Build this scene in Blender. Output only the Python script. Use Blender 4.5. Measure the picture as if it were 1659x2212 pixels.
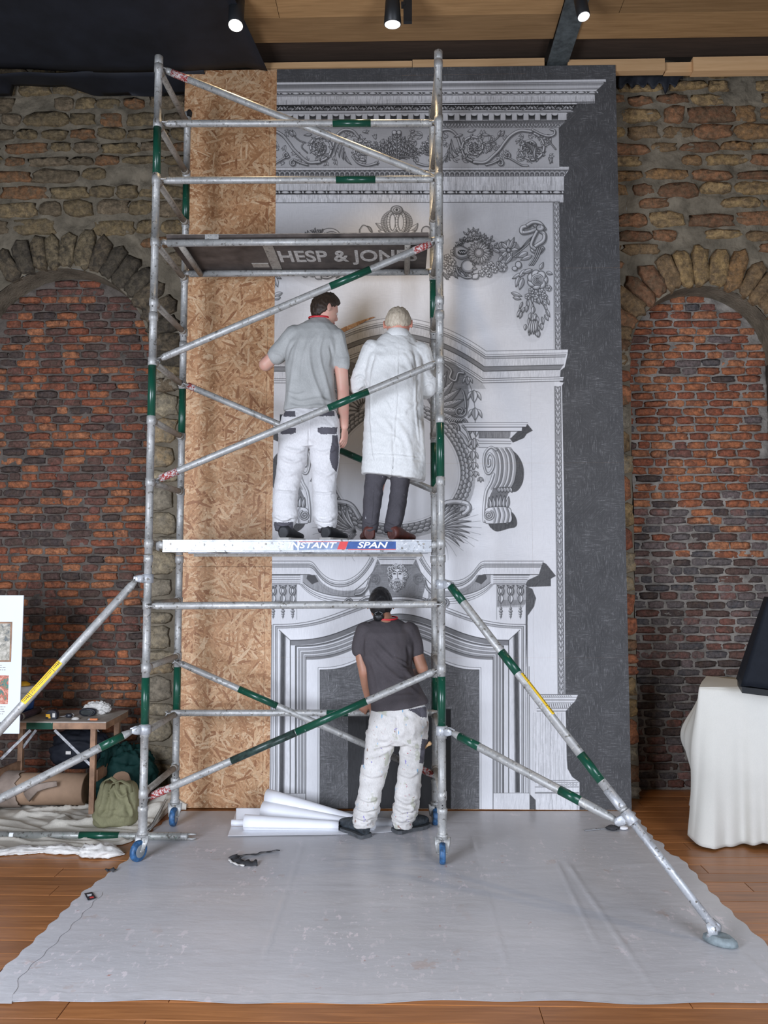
import bpy, bmesh, math, random
import numpy as np
from mathutils import Vector, Matrix
for _o in list(bpy.data.objects): bpy.data.objects.remove(_o, do_unlink=True)
SC = bpy.context.scene
COL = SC.collection
R = math.radians
rng = random.Random(7)
nrng = np.random.RandomState(11)

# ------------------------------------------------------------------ camera
CAM = Vector((0.0, 0.0, 1.85)); YAW, PITCH, FPX = R(1.2), R(4.0), 1680.0
cd = bpy.data.cameras.new('camera'); cam = bpy.data.objects.new('camera', cd); COL.objects.link(cam)
cd.sensor_fit = 'HORIZONTAL'; cd.sensor_width = 36.0; cd.lens = 36.0*FPX/1659.0
cd.clip_start = 0.05; cd.clip_end = 100
cam.location = CAM; cam.rotation_euler = (R(90)+PITCH, 0, YAW)
SC.camera = cam
# ------------------------------------------------------------------ world
W = bpy.data.worlds.new('room_daylight'); SC.world = W; W.use_nodes = True
bg = W.node_tree.nodes['Background']; bg.inputs[0].default_value = (0.90, 0.95, 1.0, 1); bg.inputs[1].default_value = 0.15
# ------------------------------------------------------------------ large lights: two tall windows behind the camera
def area(name, loc, target, sx, sy, power, col):
    l = bpy.data.lights.new(name, 'AREA'); l.shape = 'RECTANGLE'; l.size = sx; l.size_y = sy
    l.energy = power; l.color = col
    o = bpy.data.objects.new(name, l); COL.objects.link(o); o.location = loc
    o.rotation_euler = (Vector(target)-Vector(loc)).to_track_quat('-Z', 'Y').to_euler()
    return o
area('window_daylight', (-3.0, 0.3, 1.7), (0.1, 6.0, 0.5), 2.0, 2.2, 350, (0.80, 0.86, 1.0))
area('window_daylight', (3.0, -0.2, 1.5), (0.5, 6.0, 0.4), 2.0, 2.2, 225, (0.80, 0.86, 1.0))
# ------------------------------------------------------------------ exposure
SC.view_settings.view_transform = 'Standard'; SC.view_settings.look = 'None'
SC.view_settings.gamma = 1.0; SC.view_settings.use_curve_mapping = False
SC.view_settings.exposure = 0.0
SC.cycles.use_denoising = True
SC.cycles.max_bounces = 6; SC.cycles.diffuse_bounces = 3; SC.cycles.glossy_bounces = 3
SC.cycles.transparent_max_bounces = 6
SC.cycles.caustics_reflective = False; SC.cycles.caustics_refractive = False

# ------------------------------------------------------------------ pixel -> world helpers (real depth planes)
_f = Vector((-math.sin(YAW)*math.cos(PITCH), math.cos(YAW)*math.cos(PITCH), math.sin(PITCH)))
_r = Vector((math.cos(YAW), math.sin(YAW), 0)); _u = _r.cross(_f)
def ray(px, py): return _f + _r*((px-829.5)/FPX) + _u*((1106.0-py)/FPX)
def at(px, py, Y):
    d = ray(px, py); return CAM + d*(Y/d.y)
def onz(px, py, z=0.0):
    d = ray(px, py); return CAM + d*((z-CAM.z)/d.z)
def proj(p):
    v = Vector(p)-CAM; k = v.dot(_f); return (829.5+FPX*v.dot(_r)/k, 1106.0-FPX*v.dot(_u)/k)
def mpp(Y): return Y/FPX*1.0
Z = Vector((0, 0, 1)); V = Vector

# ------------------------------------------------------------------ objects
WL = {}
def reg(o, label=None, cat=None, group=None, kind=None):
    if label: o['label'] = label
    if cat: o['category'] = cat
    if group: o['group'] = group
    if kind: o['kind'] = kind
    return o
def thing(name, loc, label=None, cat=None, group=None, kind=None):
    o = bpy.data.objects.new(name, None); COL.objects.link(o); o.empty_display_size = 0.1
    o.location = loc; WL[o.name] = V(loc)
    return reg(o, label, cat, group, kind)
def link(name, me, parent, wloc):
    o = bpy.data.objects.new(name, me); COL.objects.link(o)
    wloc = V(wloc)
    if parent is not None:
        o.parent = parent; o.location = wloc - WL[parent.name]
    else: o.location = wloc
    WL[o.name] = wloc
    return o
class MB:
    def __init__(s): s.v = []; s.f = []; s.m = []; s.s = []; s.mi = 0; s.sm = False
    def add(s, vs, fs, sm=None):
        b = len(s.v); s.v.extend([tuple(p) for p in vs])
        for f in fs:
            s.f.append(tuple(b+i for i in f)); s.m.append(s.mi); s.s.append(s.sm if sm is None else sm)
        return s
    def box(s, x0, x1, y0, y1, z0, z1, M=None):
        P = [V((x, y, z)) for z in (z0, z1) for y in (y0, y1) for x in (x0, x1)]
        if M is not None: P = [M @ p for p in P]
        return s.add(P, [(0, 2, 3, 1), (4, 5, 7, 6), (0, 1, 5, 4), (2, 6, 7, 3), (0, 4, 6, 2), (1, 3, 7, 5)], False)
    def bar(s, a, b, w, h, up=Z):     # rectangular bar between two points
        a, b = V(a), V(b); d = (b-a).normalized(); x = d.cross(up)
        if x.length < 1e-4: x = d.cross(V((1, 0, 0)))
        x.normalize(); y = x.cross(d).normalized(); P = []
        for c in (a, b):
            for i, j in ((-1, -1), (1, -1), (1, 1), (-1, 1)): P.append(c+x*(i*w/2)+y*(j*h/2))
        return s.add(P, [(0, 1, 2, 3), (7, 6, 5, 4), (0, 4, 5, 1), (1, 5, 6, 2), (2, 6, 7, 3), (3, 7, 4, 0)], False)
    def tube(s, a, b, r, n=14, r2=None, cap=True): return s.sweep([a, b], [r, r if r2 is None else r2], n, cap)
    def sweep(s, pts, rad, n=12, cap=True, sy=None):
        pts = [V(p) for p in pts]; N = len(pts)
        if not hasattr(rad, '__len__'): rad = [rad]*N
        t = [(pts[min(i+1, N-1)]-pts[max(i-1, 0)]).normalized() for i in range(N)]
        ref = Z if abs(t[0].z) < 0.9 else V((0, 1, 0))
        x = t[0].cross(ref).normalized(); P = []
        for i in range(N):
            x = (x - t[i]*x.dot(t[i])).normalized(); y = t[i].cross(x)
            for k in range(n):
                a = 2*math.pi*k/n; q = rad[i]
                qx, qy = (q if hasattr(q, '__len__') else (q, q))
                P.append(pts[i]+x*(math.cos(a)*qx)+y*(math.sin(a)*qy))
        F = [(i*n+k, i*n+(k+1) % n, (i+1)*n+(k+1) % n, (i+1)*n+k) for i in range(N-1) for k in range(n)]
        s.add(P, F, True)
        if cap:
            b = len(s.v)-len(P)
            s.f.append(tuple(b+k for k in range(n))[::-1]); s.m.append(s.mi); s.s.append(False)
            s.f.append(tuple(b+(N-1)*n+k for k in range(n))); s.m.append(s.mi); s.s.append(False)
        return s
    def lathe(s, c, axis, prof, n=20, x=None):   # prof: (distance along axis, radius)
        c = V(c); axis = V(axis).normalized()
        x = axis.cross(Z if abs(axis.z) < 0.9 else V((1, 0, 0))).normalized(); y = axis.cross(x)
        P = [c+axis*h+x*(math.cos(2*math.pi*k/n)*r)+y*(math.sin(2*math.pi*k/n)*r) for h, r in prof for k in range(n)]
        F = [(i*n+k, i*n+(k+1) % n, (i+1)*n+(k+1) % n, (i+1)*n+k) for i in range(len(prof)-1) for k in range(n)]
        s.add(P, F, True); b = len(s.v)-len(P)
        s.f.append(tuple(b+k for k in range(n))[::-1]); s.m.append(s.mi); s.s.append(False)
        s.f.append(tuple(b+(len(prof)-1)*n+k for k in range(n))); s.m.append(s.mi); s.s.append(False)
        return s
    def rings(s, R_, cap=True, sm=True):
        n = len(R_[0]); P = [p for r in R_ for p in r]
        F = [(i*n+k, i*n+(k+1) % n, (i+1)*n+(k+1) % n, (i+1)*n+k) for i in range(len(R_)-1) for k in range(n)]
        s.add(P, F, sm)
        if cap:
            b = len(s.v)-len(P)
            s.f.append(tuple(b+k for k in range(n))[::-1]); s.m.append(s.mi); s.s.append(False)
            s.f.append(tuple(b+(len(R_)-1)*n+k for k in range(n))); s.m.append(s.mi); s.s.append(False)
        return s
    def prism(s, poly, off):     # polygon (list of points) extruded by vector off
        n = len(poly); off = V(off); A = [V(p) for p in poly]
        F = [tuple(range(n)), tuple(range(2*n-1, n-1, -1))]+[(k, k+n, (k+1) % n+n, (k+1) % n) for k in range(n)]
        return s.add(A+[p+off for p in A], F, False)
    def grid(s, P, sm=True, close=False):    # P: 2D list of points
        r, c = len(P), len(P[0])
        F = [(i*c+j, i*c+j+1, (i+1)*c+j+1, (i+1)*c+j) for i in range(r-1) for j in range(c-1)]
        return s.add([p for row in P for p in row], F, sm)
    def mesh(s, name, mats, org):
        me = bpy.data.meshes.new(name); org = V(org)
        v = np.array(s.v, dtype=np.float64)-np.array(org)
        me.from_pydata([tuple(p) for p in v], [], s.f)
        me.polygons.foreach_set('material_index', np.array(s.m, dtype=np.int32))
        me.polygons.foreach_set('use_smooth', np.array(s.s, dtype=bool))
        for m in (mats if isinstance(mats, (list, tuple)) else [mats]): me.materials.append(m)
        bm = bmesh.new(); bm.from_mesh(me); bmesh.ops.recalc_face_normals(bm, faces=bm.faces); bm.to_mesh(me); bm.free()
        me.update(); return me
    def build(s, name, mats, parent=None, org=None):
        a = np.array(s.v); lo, hi = a.min(0), a.max(0)
        if org is None: org = ((lo[0]+hi[0])/2, (lo[1]+hi[1])/2, lo[2] if parent is None else (lo[2]+hi[2])/2)
        return link(name, s.mesh(name, mats, org), parent, org)
def child_copy(o, parent, name=None):
    c = o.copy(); COL.objects.link(c); c.parent = parent; WL[c.name] = WL[parent.name]+V(c.location)
    return c
def copy_tree(o, loc):
    c = o.copy(); COL.objects.link(c); c.location = loc; WL[c.name] = V(loc)
    for ch in [x for x in bpy.data.objects if x.parent == o]:
        d = child_copy(ch, c)
        for g in [x for x in bpy.data.objects if x.parent == ch]: child_copy(g, d)
    return c

# ------------------------------------------------------------------ noise
_perm = nrng.permutation(4096)
def _h(i, j, k=0): return _perm[(_perm[(i*1619+j*31+k*7919) & 4095]+j*131+i*17) & 4095]/4095.0
def vnoise(x, y, k=0):
    x = np.asarray(x, float); y = np.asarray(y, float)
    i = np.floor(x).astype(int); j = np.floor(y).astype(int); u = x-i; v = y-j
    u = u*u*(3-2*u); v = v*v*(3-2*v)
    return (_h(i, j, k)*(1-u)+_h(i+1, j, k)*u)*(1-v)+(_h(i, j+1, k)*(1-u)+_h(i+1, j+1, k)*u)*v
def fbm(x, y, o=4, k=0):
    s = 0; a = 0.5
    for q in range(o): s = s+a*vnoise(np.asarray(x)*2**q, np.asarray(y)*2**q, k+q); a *= 0.5
    return s

# ------------------------------------------------------------------ materials
def new_mat(name):
    m = bpy.data.materials.new(name); m.use_nodes = True; nt = m.node_tree
    return m, nt, nt.nodes['Principled BSDF']
def N(nt, t, **kw):
    n = nt.nodes.new(t)
    for k, v in kw.items():
        if k.startswith('i_'):
            key = k[2:]; n.inputs[int(key) if key.isdigit() else key.replace('_', ' ')].default_value = v
        else: setattr(n, k, v)
    return n
def ramp(nt, stops, interp='LINEAR'):
    n = nt.nodes.new('ShaderNodeValToRGB'); n.color_ramp.interpolation = interp; e = n.color_ramp.elements
    while len(e) < len(stops): e.new(0.5)
    for q, (p, c) in zip(e, stops): q.position = p; q.color = (c[0], c[1], c[2], 1) if hasattr(c, '__len__') else (c, c, c, 1)
    return n
def coords(nt, kind='Object', scale=(1, 1, 1), rot=(0, 0, 0)):
    tc = N(nt, 'ShaderNodeTexCoord'); mp = N(nt, 'ShaderNodeMapping'); mp.inputs['Scale'].default_value = scale; mp.inputs['Rotation'].default_value = rot
    nt.links.new(tc.outputs[kind], mp.inputs['Vector']); return mp.outputs[0]
def geo_coords(nt, scale=(1, 1, 1), rot=(0, 0, 0)):
    tc = N(nt, 'ShaderNodeNewGeometry'); mp = N(nt, 'ShaderNodeMapping'); mp.inputs['Scale'].default_value = scale; mp.inputs['Rotation'].default_value = rot
    nt.links.new(tc.outputs['Position'], mp.inputs['Vector']); return mp.outputs[0]
def noise(nt, vec, scale, detail=4, rough=0.55, dist=0.0):
    n = N(nt, 'ShaderNodeTexNoise'); n.inputs['Scale'].default_value = scale; n.inputs['Detail'].default_value = detail
    n.inputs['Roughness'].default_value = rough; n.inputs['Distortion'].default_value = dist
    if vec is not None: nt.links.new(vec, n.inputs['Vector'])
    return n
def mix(nt, fac, a, b, mode='MIX'):
    n = N(nt, 'ShaderNodeMix', data_type='RGBA', blend_type=mode)
    def put(s, v):
        if hasattr(v, 'is_output') or isinstance(v, bpy.types.NodeSocket): nt.links.new(v, s)
        elif hasattr(v, '__len__'): s.default_value = (v[0], v[1], v[2], 1)
        else: s.default_value = v
    put(n.inputs[0], fac); put(n.inputs[6], a); put(n.inputs[7], b)
    return n.outputs[2]
def bump(nt, bsdf, h, strength=0.3, dist=0.01):
    b = N(nt, 'ShaderNodeBump'); b.inputs['Strength'].default_value = strength; b.inputs['Distance'].default_value = dist
    nt.links.new(h, b.inputs['Height']); nt.links.new(b.outputs[0], bsdf.inputs['Normal'])
def math_(nt, op, a, b=0.0):
    n = N(nt, 'ShaderNodeMath', operation=op)
    for s, v in ((n.inputs[0], a), (n.inputs[1], b)):
        if isinstance(v, bpy.types.NodeSocket): nt.links.new(v, s)
        else: s.default_value = v
    return n.outputs[0]
def simple(name, col, rough=0.6, metal=0.0, var=0.12, scale=12, bumpk=0.0, bscale=None, spec=0.5, sheen=0.0, stretch=(1, 1, 1), geo=True):
    m, nt, b = new_mat(name)
    vec = geo_coords(nt, stretch) if geo else coords(nt, 'Object', stretch)
    n = noise(nt, vec, scale)
    lo = tuple(max(0, c*(1-var)) for c in col); hi = tuple(min(1, c*(1+var)) for c in col)
    rp = ramp(nt, [(0.3, lo), (0.7, hi)]); nt.links.new(n.outputs[0], rp.inputs[0]); nt.links.new(rp.outputs[0], b.inputs['Base Color'])
    b.inputs['Roughness'].default_value = rough; b.inputs['Metallic'].default_value = metal
    b.inputs['Specular IOR Level'].default_value = spec
    if sheen: b.inputs['Sheen Weight'].default_value = sheen
    if bumpk:
        n2 = noise(nt, vec, bscale or scale*4, 5); bump(nt, b, n2.outputs[0], bumpk, 0.01)
    return m
MAT = {}
def alu(name, base, spots, metal=0.55, rough=0.42):
    m, nt, b = new_mat(name); vec = geo_coords(nt)
    n = noise(nt, vec, 14, 5, 0.65); rp = ramp(nt, [(0.3, tuple(c*0.72 for c in base)), (0.55, base), (0.75, tuple(min(1, c*1.12) for c in base))])
    nt.links.new(n.outputs[0], rp.inputs[0])
    n2 = noise(nt, vec, 55, 4, 0.7); r2 = ramp(nt, [(0.58, 0), (0.66, 1)]); nt.links.new(n2.outputs[0], r2.inputs[0])
    c = mix(nt, r2.outputs[0], rp.outputs[0], spots)
    n3 = noise(nt, vec, 38, 4, 0.6); r3 = ramp(nt, [(0.33, 1), (0.42, 0)]); nt.links.new(n3.outputs[0], r3.inputs[0])
    c = mix(nt, r3.outputs[0], c, (0.16, 0.15, 0.13)); nt.links.new(c, b.inputs['Base Color'])
    b.inputs['Metallic'].default_value = metal; b.inputs['Roughness'].default_value = rough
    bump(nt, b, n2.outputs[0], 0.12, 0.004); return m
MAT['alu'] = alu('weathered_aluminium', (0.42, 0.42, 0.405), (0.62, 0.60, 0.54), 0.35, 0.5)
MAT['rung'] = alu('dusty_rung', (0.36, 0.33, 0.285), (0.5, 0.47, 0.42), 0.25, 0.6)
MAT['deckalu'] = alu('deck_aluminium', (0.50, 0.52, 0.54), (0.7, 0.7, 0.7), 0.35, 0.45)
def greenm():
    m, nt, b = new_mat('green_band'); vec = geo_coords(nt); n = noise(nt, vec, 45, 4, 0.7)
    r = ramp(nt, [(0.66, 0), (0.72, 1)]); nt.links.new(n.outputs[0], r.inputs[0])
    c = mix(nt, r.outputs[0], (0.006, 0.062, 0.036), (0.45, 0.5, 0.45)); nt.links.new(c, b.inputs['Base Color'])
    b.inputs['Roughness'].default_value = 0.28; return m
MAT['green'] = greenm()
def redm():
    m, nt, b = new_mat('worn_red_sticker'); vec = geo_coords(nt); n = noise(nt, vec, 60, 3, 0.7)
    r = ramp(nt, [(0.47, 0), (0.56, 1)]); nt.links.new(n.outputs[0], r.inputs[0])
    c = mix(nt, r.outputs[0], (0.30, 0.035, 0.03), (0.55, 0.5, 0.48)); nt.links.new(c, b.inputs['Base Color']); b.inputs['Roughness'].default_value = 0.5; return m
MAT['red'] = redm()
MAT['wornband'] = simple('worn_dark_green_paint', (0.028, 0.05, 0.042), 0.35, 0.1, 0.6, 40)
MAT['rubber'] = simple('black_rubber', (0.03, 0.03, 0.032), 0.7)
MAT['wheelblue'] = simple('blue_tyre', (0.03, 0.10, 0.22), 0.5, 0, 0.6, 40)
MAT['wheelhub'] = simple('grey_hub', (0.30, 0.32, 0.33), 0.5, 0.3)
MAT['dark'] = simple('black_metal', (0.012, 0.014, 0.016), 0.45)
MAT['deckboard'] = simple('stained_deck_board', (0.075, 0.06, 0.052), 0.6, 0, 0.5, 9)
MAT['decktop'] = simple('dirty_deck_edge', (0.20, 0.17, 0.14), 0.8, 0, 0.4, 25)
MAT['stencil'] = simple('worn_stencil_paint', (0.48, 0.46, 0.43), 0.7, 0, 0.35, 50)
MAT['white'] = simple('white_print', (0.82, 0.84, 0.86), 0.5, 0, 0.05)
MAT['blueprint'] = simple('blue_decal', (0.03, 0.085, 0.27), 0.4, 0, 0.2, 30)
MAT['palebluedecal'] = simple('faded_decal', (0.20, 0.27, 0.42), 0.45, 0, 0.3, 20)
MAT['reddecal'] = simple('red_decal', (0.62, 0.05, 0.05), 0.4, 0, 0.1)
MAT['yellow'] = simple('yellow_sticker', (0.85, 0.55, 0.03), 0.5, 0, 0.1)
MAT['blackprint'] = simple('black_print', (0.03, 0.028, 0.025), 0.6)
# ================================================================== STRUCTURE
YW, YB, YP = 6.40, 6.66, 6.06      # stone face, brick infill, panel face
def masonry(name, cols, blotch, rough=0.92, bscale=40, bk=0.7):
    """each separate piece takes one colour of the ramp, plus mottling"""
    m, nt, b = new_mat(name)
    oi = N(nt, 'ShaderNodeObjectInfo'); ge = N(nt, 'ShaderNodeNewGeometry')
    f = math_(nt, 'FRACT', math_(nt, 'ADD', oi.outputs['Random'], ge.outputs['Random Per Island']))
    rp = ramp(nt, [(i/len(cols), c) for i, c in enumerate(cols)], 'CONSTANT'); nt.links.new(f, rp.inputs[0])
    vec = geo_coords(nt); n = noise(nt, vec, 16, 6, 0.7, 0.6); r2 = ramp(nt, [(0.40, 0), (0.62, 1)]); nt.links.new(n.outputs[0], r2.inputs[0])
    fac = math_(nt, 'MULTIPLY', r2.outputs[0], 0.85)
    c = mix(nt, fac, rp.outputs[0], blotch)
    n2 = noise(nt, vec, bscale, 6, 0.75); r3 = ramp(nt, [(0.3, 0.42), (0.7, 1.38)]); nt.links.new(n2.outputs[0], r3.inputs[0])
    c = mix(nt, 1.0, c, r3.outputs[0], 'MULTIPLY'); nt.links.new(c, b.inputs['Base Color'])
    b.inputs['Roughness'].default_value = rough; b.inputs['Specular IOR Level'].default_value = 0.2
    bump(nt, b, n2.outputs[0], bk, 0.02); return m
OR = [(0.42, 0.155, 0.07), (0.36, 0.125, 0.06), (0.30, 0.10, 0.055), (0.46, 0.19, 0.09)]
DK = [(0.15, 0.078, 0.062), (0.11, 0.068, 0.058), (0.19, 0.082, 0.062), (0.075, 0.058, 0.054)]
GY = [(0.115, 0.098, 0.094), (0.08, 0.074, 0.075), (0.19, 0.10, 0.082), (0.15, 0.112, 0.105)]
sc_ = lambda L, k: [tuple(min(.8, c*k) for c in q) for q in L]
MAT['brick_o'] = masonry('orange_brick', sc_(OR, 1.25), (0.19, 0.09, 0.06))
MAT['brick_d'] = masonry('dark_brick', sc_(DK, 1.3), (0.13, 0.09, 0.07))
MAT['brick_g'] = masonry('sooty_brick', sc_(GY, 1.35), (0.17, 0.14, 0.128))
MAT['stone'] = masonry('rubble_stone', [(0.34, 0.25, 0.13), (0.29, 0.215, 0.115), (0.40, 0.29, 0.15), (0.23, 0.175, 0.11), (0.31, 0.235, 0.15), (0.34, 0.17, 0.08)], (0.165, 0.13, 0.085), 0.92, 26, 1.0)
MAT['stone_r'] = masonry('warm_rubble_stone', [(0.45, 0.30, 0.135), (0.42, 0.24, 0.105), (0.50, 0.34, 0.16), (0.33, 0.215, 0.11), (0.43, 0.21, 0.105), (0.28, 0.14, 0.075)], (0.185, 0.13, 0.08), 0.92, 26, 1.0)
MAT['jamb'] = masonry('jamb_stone', [(0.46, 0.38, 0.25), (0.40, 0.33, 0.22), (0.44, 0.32, 0.18), (0.35, 0.30, 0.22)], (0.27, 0.235, 0.175), 0.92, 26, 0.9)
MAT['soot'] = masonry('sooty_voussoir', [(0.26, 0.20, 0.12), (0.20, 0.155, 0.10), (0.30, 0.235, 0.14), (0.14, 0.115, 0.08)], (0.07, 0.06, 0.048), 0.92, 26, 1.0)
MAT['mortar'] = simple('old_mortar', (0.185, 0.158, 0.115), 0.95, 0, 0.35, 7, 0.9, 45, 0.2)
MAT['mortar_b'] = simple('brick_mortar', (0.135, 0.115, 0.098), 0.95, 0, 0.45, 9, 1.0, 60, 0.2)
MAT['mortar_c'] = simple('grey_brick_mortar', (0.25, 0.225, 0.195), 0.95, 0, 0.45, 9, 1.0, 60, 0.2)
MAT['mortar_s'] = simple('dark_reveal_mortar', (0.06, 0.052, 0.042), 0.95, 0, 0.5, 6, 0.9, 50, 0.2)  # much darker mortar colour, used on the side walls of the recesses

# ---- floor of planks
def woodm(name, c0, c1, rough, sx=1.2, sy=22, gl=0.5):
    m, nt, b = new_mat(name); oi = N(nt, 'ShaderNodeObjectInfo')
    tc = N(nt, 'ShaderNodeNewGeometry'); mp = N(nt, 'ShaderNodeMapping'); mp.inputs['Scale'].default_value = (sx, sy, sy)
    off = N(nt, 'ShaderNodeCombineXYZ'); nt.links.new(math_(nt, 'MULTIPLY', oi.outputs['Random'], 40.0), off.inputs[0])
    va = N(nt, 'ShaderNodeVectorMath', operation='ADD'); nt.links.new(tc.outputs['Position'], va.inputs[0]); nt.links.new(off.outputs[0], va.inputs[1]); nt.links.new(va.outputs[0], mp.inputs['Vector'])
    n = noise(nt, mp.outputs[0], 2.2, 6, 0.6, 0.7); rp = ramp(nt, [(0.28, c0), (0.72, c1)]); nt.links.new(n.outputs[0], rp.inputs[0])
    r2 = ramp(nt, [(0, 0.78), (1, 1.2)]); nt.links.new(oi.outputs['Random'], r2.inputs[0])
    c = mix(nt, 1.0, rp.outputs[0], r2.outputs[0], 'MULTIPLY'); nt.links.new(c, b.inputs['Base Color'])
    b.inputs['Roughness'].default_value = rough; b.inputs['Specular IOR Level'].default_value = gl
    bump(nt, b, n.outputs[0], 0.06, 0.004); return m
MAT['floor'] = woodm('polished_floor_wood', (0.235, 0.088, 0.026), (0.42, 0.175, 0.060), 0.33)
MAT['timber'] = woodm('ceiling_timber', (0.28, 0.155, 0.06), (0.42, 0.245, 0.105), 0.7)
MAT['batten'] = woodm('pale_batten', (0.60, 0.36, 0.17), (0.72, 0.46, 0.24), 0.65)
MAT['darkwood'] = woodm('dark_boarding', (0.035, 0.022, 0.014), (0.06, 0.038, 0.025), 0.8)
fl = thing('floor', (0, 4.5, 0), 'polished orange-brown timber plank floor', 'floor', kind='structure')
mb = MB(); mb.box(-6, 6, -4, 6.9, -0.08, -0.014); mb.build('subfloor', MAT['darkwood'], fl)
y = 2.9; row = 0; PW = 0.132
while y < 6.72:
    x = -4.2+((row*0.83) % 1.9)
    if x > -4.0: x -= 1.9
    while x < 4.0:
        L = 1.5+rng.random()*0.9
        if x+L > -3.3 and x < 3.3:
            mb = MB(); g = 0.0012; b_ = 0.002; zz = rng.uniform(-.0006, .0006)
            x0, x1, y0, y1 = x+g, x+L-g, y+g, y+PW-g
            mb.add([(x0, y0, -.014), (x1, y0, -.014), (x1, y1, -.014), (x0, y1, -.014), (x0, y0, zz-b_), (x1, y0, zz-b_), (x1, y1, zz-b_), (x0, y1, zz-b_), (x0+b_, y0+b_, zz), (x1-b_, y0+b_, zz), (x1-b_, y1-b_, zz), (x0+b_, y1-b_, zz)],
                   [(0, 1, 5, 4), (1, 2, 6, 5), (2, 3, 7, 6), (3, 0, 4, 7), (4, 5, 9, 8), (5, 6, 10, 9), (6, 7, 11, 10), (7, 4, 8, 11), (8, 9, 10, 11)])
            mb.build('plank', MAT['floor'], fl)
        x += L
    y += PW; row += 1

# ---- arches, measured on the stone face
def arch(cx, cy, rp, foot):
    c = at(cx, cy, YW); r = (at(cx+rp, cy, YW)-c).length; return c.x, c.z, r
ALx, ALz, ALr = arch(128, 772, 196, 0)
ARx, ARz, ARr = arch(1522, 775, 163, 0)
def arch_z(x):
    for cx, cz, r in ((ALx, ALz, ALr), (ARx, ARz, ARr)):
        if abs(x-cx) < r: return cz+math.sqrt(max(0, r*r-(x-cx)**2))
    return 0.0
ZT = at(100, 150, YW).z
# ---- mortar body of the stone wall: front face with openings, reveals back to the infill
wb = thing('wall_back', (0, YW, 0), 'rubble stone wall with two arched recesses', 'wall', kind='structure')
mb = MB(); mb.sm = True
xs = sorted(set([round(v, 4) for v in list(np.arange(-4.2, -3.6, 0.1))+list(np.arange(-3.6, -1.6, 0.032))+list(np.arange(-1.6, 1.55, 0.15))+list(np.arange(1.55, 3.6, 0.032))+list(np.arange(3.6, 4.2, .1))]+[ALx-ALr, ALx+ALr, ARx-ARr, ARx+ARr]+[cx+r*math.sin(a) for cx, r in ((ALx, ALr), (ARx, ARr)) for a in np.linspace(-1.5, 1.5, 25)]))
NZ = 150
for i in range(len(xs)-1):
    xa, xb = xs[i], xs[i+1]; xm = (xa+xb)/2
    inside = any(abs(xm-cx) < r for cx, r in ((ALx, ALr), (ARx, ARr)))
    def zb(x):
        if not inside: return 0.0
        for cx, cz, r in ((ALx, ALz, ALr), (ARx, ARz, ARr)):
            if abs(xm-cx) < r: return cz+math.sqrt(max(0, r*r-(x-cx)**2))
    cols = []
    for x in (xa, xb):
        b0 = zb(x); zz = np.linspace(b0, ZT, NZ); d = (fbm(np.full(NZ, x*11), zz*13, 4)-0.47)*0.060
        cols.append([(x, YW-0.002+dd, z_) for z_, dd in zip(zz, d)])
    mb.grid(cols)
    if inside:      # soffit of the arch
        mb.add([(xa, YW, zb(xa)), (xb, YW, zb(xb)), (xb, YB+0.05, zb(xb)), (xa, YB+0.05, zb(xa))], [(0, 1, 2, 3)], True)
mb.build('mortar', MAT['mortar'], wb, (0, YW, 2))
mb = MB()
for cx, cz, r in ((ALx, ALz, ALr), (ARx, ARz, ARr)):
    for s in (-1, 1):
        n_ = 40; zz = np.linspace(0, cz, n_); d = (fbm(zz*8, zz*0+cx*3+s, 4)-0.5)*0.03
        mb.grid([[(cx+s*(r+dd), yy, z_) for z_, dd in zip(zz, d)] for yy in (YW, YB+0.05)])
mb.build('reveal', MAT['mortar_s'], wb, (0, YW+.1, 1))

def lump(nx, nz, jit, round_, depth, seed, power=5.0):
    """irregular dressed lump, unit size in X and Z, outer ring at the back, proud inner rings"""
    g = random.Random(seed); n = 14; P = []; mb = MB()
    ph = [2*math.pi*(k+0.5)/n for k in range(n)]; rj = [1+g.uniform(-jit, jit) for _ in ph]
    def ring(sc, y, jy):
        out = []
        for a, q in zip(ph, rj):
            c, s = math.cos(a), math.sin(a); rr = (abs(c)**power+abs(s)**power)**(-1/power)*0.5*q*sc
            out.append((c*rr, y+g.uniform(-jy, jy), s*rr))
        return out
    k1, k2 = (0.965, 0.93) if power > 6 else (0.975, 0.90)
    Rr = [ring(1.0, 0.6*depth, 0), ring(k1+.02, -depth*0.45, depth*0.12), ring(k2, -depth*0.88, depth*0.2), ring(0.5, -depth, depth*0.35)]
    mb.rings(Rr, False); b = len(mb.v); mb.v.append((0, -depth*g.uniform(.85, 1.15), 0))
    for k in range(n): mb.f.append((b-n+k, b-n+(k+1) % n, b)); mb.m.append(0); mb.s.append(True)
    return mb
BR = [lump(1, 1, 0.085, 0, 0.017, 100+i, 14.0) for i in range(12)]
ST = [lump(1, 1, 0.14, 0, 0.034, 300+i, 6.0) for i in range(14)]
_cache = {}
def lump_mesh(kind, i, mat):
    key = (kind, i, mat)
    if key not in _cache:
        _cache[key] = (BR if kind == 'brick' else ST)[i].mesh(kind, MAT[mat], (0, 0, 0))
    return _cache[key]
def piece(kind, name, parent, mat, c, w, h, rot=0.0, dscale=1.0):
    i = rng.randrange(12 if kind == 'brick' else 14)
    o = link(name, lump_mesh(kind, i, mat), parent, c)
    o.scale = (w*(-1 if False else 1), dscale, h); o.rotation_euler = (0, rot, 0); return o
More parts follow.
